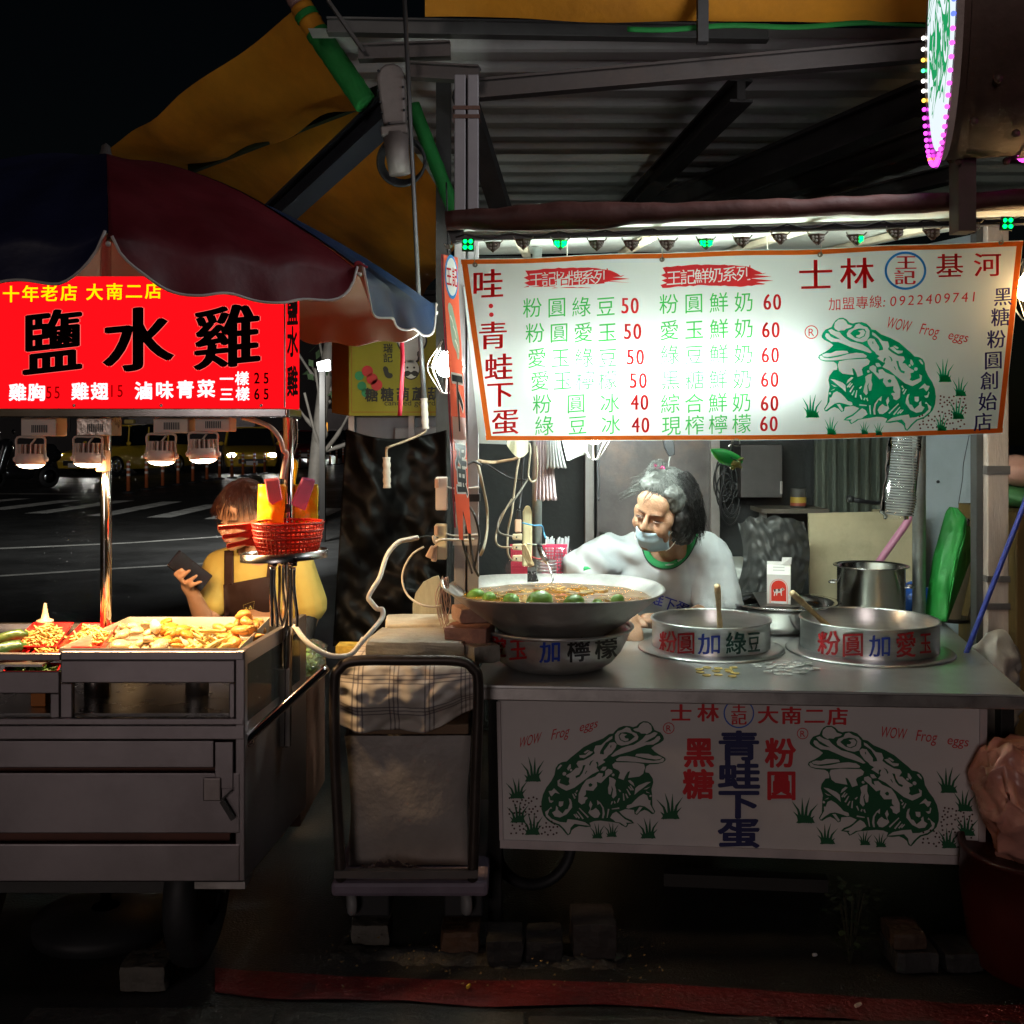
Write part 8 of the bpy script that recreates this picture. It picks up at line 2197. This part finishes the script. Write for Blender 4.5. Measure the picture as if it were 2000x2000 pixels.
for hh, dr in ((rh, V((.10, -.35, -.25))), (lh, V((-.9, -.25, -.25)))):
    d = dr.normalized(); sdv = d.cross(V((0, 0, 1))).normalized(); up = sdv.cross(d)
    sk.append(('e', hh + d * .035, (.042, .034, .020), Matrix((d, sdv, up)).transposed()))
    for i, (o_, l_) in enumerate(((-.027, .85), (-.009, 1), (.009, .95), (.026, .78))):
        finger(sk, hh + d * .07 + sdv * o_, [d * .030 * l_ - up * .004, d * .022 * l_ - up * .010, d * .014 * l_ - up * .012], .0092)
    finger(sk, hh + d * .02 - sdv * .032, [d * .028 - sdv * .018, d * .026 - sdv * .004], .0105)
body_me = blob(sk, .0062, 4, head_sockets(hc, hR, hs_))
ob = wrap('body', body_me, skin_o, ow, True)
face_bits(ob, hc, hR, hs_, lips=False)
tee_p = [('e', ch + V((0, .02, .05)), (.185, .135, .17), Euler((.45, 0, 0)).to_matrix()), ('e', ch.lerp(hip, .5), (.185, .15, .17), Euler((.5, 0, 0)).to_matrix()), ('e', hip + V((0, 0, .02)), (.19, .16, .12)),
         ('c', nk + V((0, .03, -.03)), RS, .085, .075), ('c', nk + V((0, .03, -.03)), LS, .085, .078), ('c', RS, P(1152, 1112, 4.0), .083, .088), ('c', LS, P(1408, 1165, 3.97), .083, .094), ('c', P(1400, 1130, 3.98), P(1404, 1185, 3.95), .09, .092),
         ('e', P(1306, 1112, 4.02), (.13, .09, .10))]
def fold(q, n):
    a = .020 * nz((q.x * 3 + q.z * 2, q.y * 4, q.z * 1.2), 3.2) + .015 * math.sin(58 * (q.x * .8 + q.z * .55) + 6 * nz(q, 4)) * max(0, .35 + nz(q, 3, 5)) + .020 * nz((q.x * 1.2, q.y, q.z * .7), 9, 3) + .003 * nz(q, 26)
    return q + n * a
tee = blob(tee_p, .0075, 8, fold)
cut_px(tee, [(1264, 1068), (1269, 1086), (1281, 1099), (1299, 1104), (1318, 1100), (1336, 1084), (1350, 1058), (1350, 985), (1262, 985)], 4.12)
cut_px(tee, [(1225, 960), (1372, 960), (1368, 1040), (1350, 1056), (1240, 1050)], 4.3)
tee_m = M('white_tee', (.50, .54, .56), .8, 0, .06, 5, .06, 60, stain=.18, stain_col=(.60, .50, .50), stain_scale=5)
tee_o = wrap('tee_shirt', tee, tee_m, ow, True)
tb_ = bvh_of(tee)
tm_ = on_bvh(tb_, .002, 4.0)
cp = curve_pts([V((x, y, 0)) for x, y in ((1252, 1048), (1258, 1072), (1265, 1090), (1279, 1103), (1299, 1108), (1320, 1104), (1340, 1087), (1355, 1060), (1362, 1040))], 5)
gcol = M('collar_green', (.02, .30, .09), .75, 0, .15)
def collar(o_, i_, m_, nm, e):
    b = B(); n = len(cp); vs = []
    for k, q in enumerate(cp):
        cx, cy = 1303, 1045; d = V((cx - q.x, cy - q.y, 0)).normalized()
        for w in (o_, (o_ + i_) / 2, i_):
            p0 = tm_(q.x - d.x * 1.5, q.y - d.y * 1.5, e)
            Yk = min(max(p0.y, 3.84), 4.02); pp = P(q.x + d.x * w, q.y + d.y * w, Yk - .004 + .010 * (w > o_)); vs.append(pp)
    b.add(vs, [(k * 3 + j, k * 3 + j + 1, k * 3 + 4 + j, k * 3 + 3 + j) for k in range(n - 1) for j in range(2)])
    b.build(nm, m_, tee_o, True, solid=.004)
collar(-2.5, 10, gcol, 'collar', .002); collar(-3.5, -1, M('collar_edge', (.01, .03, .03), .7), 'collar_edge', .003)
B().tube([P(1128, 1107, 3.97), P(1142, 1112, 3.94), P(1158, 1112, 3.95)], .014, 10).build('cuff', gcol, tee_o, True)
sh_ink = M('shirt_ink_blue', (.03, .04, .35), .7, 0, .1)
for ch_, x, y, r_ in (('蛙', 1283, 1170, -14), ('下', 1308, 1179, -19), ('蛋', 1332, 1188, -24)):
    letters(tee_o, ch_, (x, y), (x, y), 27, tm_, sh_ink, .014, rot=r_, split=4)
# blue mask pulled below the nose
mk = B(); Th = lambda p: hc + hR @ (V(p) * hs_)
def mask(u, v):
    a = (u - .5) * 2; z = -.040 - .068 * v; w = .060 - .006 * v
    yy = -.103 + .060 * abs(a) ** 2.2 + .012 * (v - .35) ** 2 + (.022 * v ** 2) - .0010 * math.sin(v * 18) * (1 - abs(a) ** 3)
    return Th((a * w, yy, z + .006 * a * a))
mk.grid(mask, 30, 22)
mko = mk.build('face_mask', M('mask_blue', (.50, .70, .82), .75, 0, .05), ow, True, solid=.0018)
for k in (-1, 1):
    B().tube(curve_pts([Th((k * .060, -.045, -.045)), Th((k * .070, -.02, -.02)), Th((k * .079, .012, .0)), Th((k * .078, .015, -.03)), Th((k * .066, -.03, -.085)), Th((k * .055, -.045, -.10))]), .0013, 6).build('ear_loop', white_pl, mko, True)
hk = M('hair_black', (.010, .009, .009), .5, 0, .3, 60); hg = M('hair_grey', (.085, .088, .082), .5, 0, .3, 60)
def ok_all(d, rr):
    if d.y < -.25: return d.z > .60 + .12 * rr.random() - .25 * max(0, abs(d.x) - .55)
    if d.y < .1: return d.z > -.05
    return d.z > -.55
capb = B().ell(V((0, 0, 0)), (1, 1, 1), None, 32, 24); cv_, cf_ = [], []
clip = V((-.030, -.005, .130))
def hblob(parts, seed, amp=.0055):
    Ri = hR.inverted()
    def f(q, n):
        p = (Ri @ (q - hc)) / hs_
        w = nz((p.x * 95 + 6 * nz(p, 30, seed), p.y * 95, p.z * 16), 1., seed)
        return q + n * (amp * w + .004 * nz(p, 42, seed + 1))
    return blob([('e', Th(c_), tuple(k * hs_ for k in r_), hR) for c_, r_ in parts], .0042, 2, f)
wrap('hair', hblob([((.016, .036, .036), (.088, .090, .092)), ((.070, .012, -.010), (.032, .052, .075)), ((.055, .05, -.055), (.045, .045, .05)), ((.02, .075, -.035), (.07, .045, .07)), ((-.062, .035, .0), (.024, .042, .06))], 3), hk, ow, True)
wrap('grey_hair', hblob([((-.012, -.035, .092), (.056, .044, .030)), ((-.02, .0, .112), (.05, .05, .022)), ((.035, -.03, .080), (.042, .042, .032)), ((.052, -.01, .055), (.034, .048, .040)), ((-.05, -.015, .072), (.026, .04, .034))], 6, .006), hg, ow, True)
for nm_, mm_, ok_, fl_, n_, sd_2 in (('stray_hair', hg, lambda d, rr: d.z > .45 and d.y < .5, lambda d, p, t: (clip - p).normalized() * (1 if (clip - p).length > .03 else 0) + V((-.1, .1, 0)), 900, 3),
        ('stray_hair', hk, lambda d, rr: d.x > .3 and d.y > -.2 and d.z > -.1, lambda d, p, t: V((.25, .1, -.8)), 1300, 5),
        ('stray_hair', hg, lambda d, rr: d.x < -.2 and d.z > .2 and -.6 < d.y < .3, lambda d, p, t: V((-.6, .0, -.35)), 70, 8), ('stray_hair', hk, lambda d, rr: d.y < -.5 and d.z > .62 and d.x < .2, lambda d, p, t: V((-.3, -.4, -.8)), 40, 9)):
    hair(ow, hc, hR, hs_, ok_, fl_, n_, 8, .0115 if sd_2 != 9 else .008, .0009, mm_, nm_, sd_2, .2, .25, {3: 1.11, 5: 1.24}.get(sd_2, 1.06))
B().ell(Th(clip + V((0, 0, .004))), (.018, .010, .008), hR, 12, 8).ell(Th(clip + V((.012, 0, .010))), (.010, .006, .010), hR, 10, 8).ell(Th(clip + V((-.014, 0, .012))), (.009, .005, .006), hR, 10, 8).build('hair_clip', M('pink_clip', (.65, .03, .20), .25, 0, .2, coat=.6), ow, True)
trs = M('dark_trousers', (.03, .032, .045), .8, 0, .2)
tpz = []
for kx in (-.09, .09):
    hp_ = hip + V((kx, 0, -.03)); kn = V((hip.x + kx * 1.6, 4.20, .47)); ft = V((hip.x + kx * 1.7, 4.30, .10))
    tpz += [('c', hp_, kn, .098, .073), ('c', kn, ft, .068, .055)]
wrap('trousers', blob(tpz + [('e', hip + V((0, .02, -.03)), (.18, .16, .11))], .014, 5), trs, ow, True)
st_ = thing('stool', 'low stool the grey haired seller sits on behind the counter', 'stool', (hip.x, hip.y + .02, 0))
B().lathe([(1e-4, .41), (.15, .41), (.155, .42), (.15, .435), (1e-4, .435)], (hip.x, hip.y + .02, 0), 30).build('seat', M('stool_red', (.3, .03, .03), .4), st_, True)
for a in (.8, 2.4, 3.9, 5.5):
    d = V((math.cos(a), math.sin(a), 0)); q = V((hip.x, hip.y + .02, 0))
    B().tube([q + d * .16, q + d * .11 + V((0, 0, .41))], .011, 8).build('leg', chrome, st_, True)

# ---- young seller with phone
yw = thing('person', 'brown haired seller in yellow tee and dark apron looking down at a phone', 'person', (-1.0, 4.1, 0))
yc = P(473, 1008, 3.96); yR = RM(20, 6, -28); ys = 1.0
ynk = P(505, 1072, 4.06)
yhip = V((P(510, 0, 4.1).x, 4.14, .50)); ych = P(508, 1160, 4.08)
yRS, yLS = P(432, 1106, 4.08), P(582, 1106, 4.06)
yRE, yLE = P(403, 1222, 3.98), P(606, 1200, 4.06)
wr = P(376, 1158, 3.88)
sk = head_parts(yc, yR, ys) + [('c', yc + yR @ V((0, .03, -.05)), ynk, .045, .052), ('c', ynk, ych, .075, .11), ('c', ych, yhip, .11, .13), ('c', yRS, yRE, .046, .043), ('c', yRE, wr, .041, .025), ('c', yLS, yLE, .046, .040), ('c', yLE, P(585, 1275, 3.95), .038, .027), ('e', P(577, 1292, 3.93), (.03, .035, .04))]
for kx in (-.08, .08):
    hp_ = yhip + V((kx, 0, -.02)); kn = V((yhip.x + kx * 1.5, 3.85, .45)); ft = V((yhip.x + kx * 1.6, 3.92, .06))
    sk += [('c', hp_, kn, .08, .058), ('c', kn, ft, .052, .038), ('c', ft, ft + V((0, -.13, -.02)), .038, .028)]
# hand closed round the phone
pa, pb2 = P(340, 1093, 3.84), P(405, 1143, 3.88)
pd = (pb2 - pa).normalized(); pn_ = V((-.45, -.55, .70)); pn_ = (pn_ - pd * pn_.dot(pd)).normalized(); psd = pd.cross(pn_).normalized()
if psd.z < 0: psd = -psd
pcn = P(368, 1118, 3.855)
palm = P(369, 1143, 3.872)
sk.append(('e', palm, (.028, .022, .036), Euler((0, rad(-25), 0)).to_matrix()))
sk.append(('c', wr, palm, .026, .030))
for i, (x0, y0, x1, y1, x2, y2) in enumerate(((357, 1136, 342, 1121, 355, 1112), (361, 1141, 352, 1130, 370, 1114), (367, 1147, 362, 1138, 384, 1125), (374, 1151, 374, 1144, 392, 1136))):
    a, b_, c_ = P(x0, y0, 3.855), P(x1, y1, 3.825), P(x2, y2, 3.822)
    sk += [('c', a, b_, .0088, .0082), ('c', b_, c_, .0082, .0072)]
sk += [('c', P(380, 1140, 3.885), P(388, 1122, 3.90), .011, .010), ('c', P(388, 1122, 3.90), P(384, 1107, 3.90), .0095, .008)]
yb_me = blob(sk, .0058, 4, head_sockets(yc, yR, ys, .006))
yo = wrap('body', yb_me, skin_y, yw, True)
face_bits(yo, yc, yR, ys)
ph_ = thing('smartphone', 'dark smartphone held up by the seller in the yellow tee', 'phone', pcn)
pw, pl_, ptn = .036, .076, .009
cen = P(371, 1115, 3.858)
Rph = Matrix((pd, psd, pn_)).transposed()
B().box(cen, (pl_ * 2, pw * 2, ptn), Rph).build('phone_body', M('phone_case', (.008, .005, .006), .25, 0, .2, coat=.3), ph_, bevel=.003)
B().box(cen - pn_ * (ptn / 2 + .0004) if pn_.y < 0 else cen + pn_ * (ptn / 2 + .0004), (pl_ * 1.9, pw * 1.85, .0006), Rph).build('camera_glass', M('phone_glass', (.015, .012, .014), .08), ph_)
ty_p = [('e', ych + V((0, .0, .04)), (.165, .115, .16)), ('e', ych.lerp(yhip, .55), (.16, .125, .17)), ('e', yhip, (.17, .14, .12)), ('c', ynk + V((0, .02, -.03)), yRS, .07, .066), ('c', ynk + V((0, .02, -.03)), yLS, .07, .068), ('c', yRS, yRS.lerp(yRE, .58), .066, .068), ('c', yLS, yLS.lerp(yLE, .8), .068, .074)]
def fold2(q, n): return q + n * (.007 * nz((q.x * 3, q.y * 3, q.z * 1.5), 4) + .004 * math.sin(30 * (q.x + q.z * .7)) * max(0, .3 + nz(q, 4, 2)))
ytee = blob(ty_p, .0075, 7, fold2)
cut_px(ytee, [(462, 1050), (463, 1078), (474, 1094), (490, 1101), (512, 1100), (530, 1085), (540, 1060), (530, 1030), (470, 1030)], 4.1)
yto = wrap('tee_shirt', ytee, M('yellow_tee', (.60, .47, .12), .8, 0, .08, 5, .06, 60), yw, True)
ybv = bvh_of(ytee); ytm = on_bvh(ybv, .006, 4.0)
apm = M('apron_brown', (.035, .014, .012), .75, 0, .2, 8, .1, 80)
def ap_sheet(outline_f, name, nu, nv):
    b = B(); b.grid(lambda u, v: (lambda x, y: ytm(x, y))(*outline_f(u, v)), nu, nv); return b.build(name, apm, yw, True, solid=.003)
apr = ap_sheet(lambda u, v: ((436 + 22 * (1 - min(1, v * 2.5)) * 0) + (532 - 436) * u + 2 * math.sin(v * 3), (1142 - 18 * u) + 110 * v), 'apron_bib', 26, 26)
ap_sheet(lambda u, v: (438 + 18 * u, 1076 + 68 * v - 2 * u), 'apron_strap', 5, 16)
ap_sheet(lambda u, v: (520 + 16 * u + 6 * (1 - v), 1076 + 52 * v), 'apron_strap', 5, 12)
amp_ = on_bvh(ybv, .012, 4.0); stc = M('stitch_gold', (.45, .38, .12), .7)
pk_ = [(475, 1182), (497, 1174), (493, 1198), (480, 1202)]
for i in range(4):
    a, b_ = pk_[i], pk_[(i + 1) % 4]
    for j in range(7):
        t = (j + .5) / 7; x, y = a[0] + (b_[0] - a[0]) * t, a[1] + (b_[1] - a[1]) * t
        dx, dy = (b_[0] - a[0]) / 22, (b_[1] - a[1]) / 22
        B().tube([amp_(x - dx, y - dy), amp_(x + dx, y + dy)], .0007, 4).build('stitch', stc, apr)
for x, y in ((481, 1190), (489, 1187)):
    for k in range(3):
        a = 2.1 * k + .5; B().ell(amp_(x + 2.2 * math.cos(a), y + 2.2 * math.sin(a)), (.0032, .0012, .0032), None, 8, 6).build('clover_leaf', stc, apr, True)
hbr = M('hair_brown', (.055, .018, .012), .38, 0, .35, 60)
yTh = lambda p: yc + yR @ (V(p) * ys)
capo = B()
for f_ in capb.f:
    d = sum((capb.v[i] for i in f_), V()) / len(f_)
    if (d.y < -.25 and d.z > .66) or (-.25 <= d.y < .1 and d.z > .1) or (d.y >= .1 and d.z > -.7):
        capo.add([yTh((capb.v[i].x * .082, capb.v[i].y * .104 + .012, capb.v[i].z * .109 + .022)) for i in f_], [tuple(range(len(f_)))])
capo.build('hair_cap', hbr, yw)
def ok_y(d, rr):
    if d.y < -.2: return d.z > .45
    if d.y < .1: return d.z > -.1
    return d.z > -.6
hair(yw, yc, yR, ys, lambda d, rr: d.y > -.12 and (d.z > -.1 or d.y > .1) and d.z > -.6, lambda d, p, t: V(((.6 if d.x > 0 else -.6) * abs(d.x), .35, -.5)), 1700, 10, .0125, .0011, hbr, 'hair', 15, .5, .10, 1.05, (.080, .102, .107))
hair(yw, yc, yR, ys, lambda d, rr: d.y < .15 and d.z > .55, lambda d, p, t: V((.5 * d.x - .15, -.25, -.55)), 700, 8, .0095, .0011, hbr, 'fringe', 16, .4, .12, 1.03, (.080, .102, .107))
B().tube(curve_pts([yLE + V((-.01, -.02, -.01)), P(592, 1236, 4.0), P(587, 1262, 3.95)]), [.043] * 7 + [.040] * 6, 12).build('arm_sleeve', M('black_sleeve', (.015, .015, .016), .7), yw, True)
wrap('trousers', blob([q for kx in (-.08, .08) for q in (('c', yhip + V((kx, 0, -.02)), V((yhip.x + kx * 1.5, 3.85, .45)), .09, .068), ('c', V((yhip.x + kx * 1.5, 3.85, .45)), V((yhip.x + kx * 1.6, 3.92, .10)), .062, .05))] + [('e', yhip + V((0, 0, -.03)), (.17, .15, .10))], .014, 5), trs, yw, True)
st2 = thing('stool', 'low stool under the seller with the phone', 'stool', (yhip.x, yhip.y, 0))
B().lathe([(1e-4, .35), (.15, .35), (.155, .36), (.15, .375), (1e-4, .375)], (yhip.x, yhip.y, 0), 30).build('seat', M('stool_blue', (.03, .06, .25), .4), st2, True)
for a in (.8, 2.4, 3.9, 5.5):
    d = V((math.cos(a), math.sin(a), 0)); q = V((yhip.x, yhip.y, 0))
    B().tube([q + d * .16, q + d * .11 + V((0, 0, .35))], .011, 8).build('leg', chrome, st2, True)
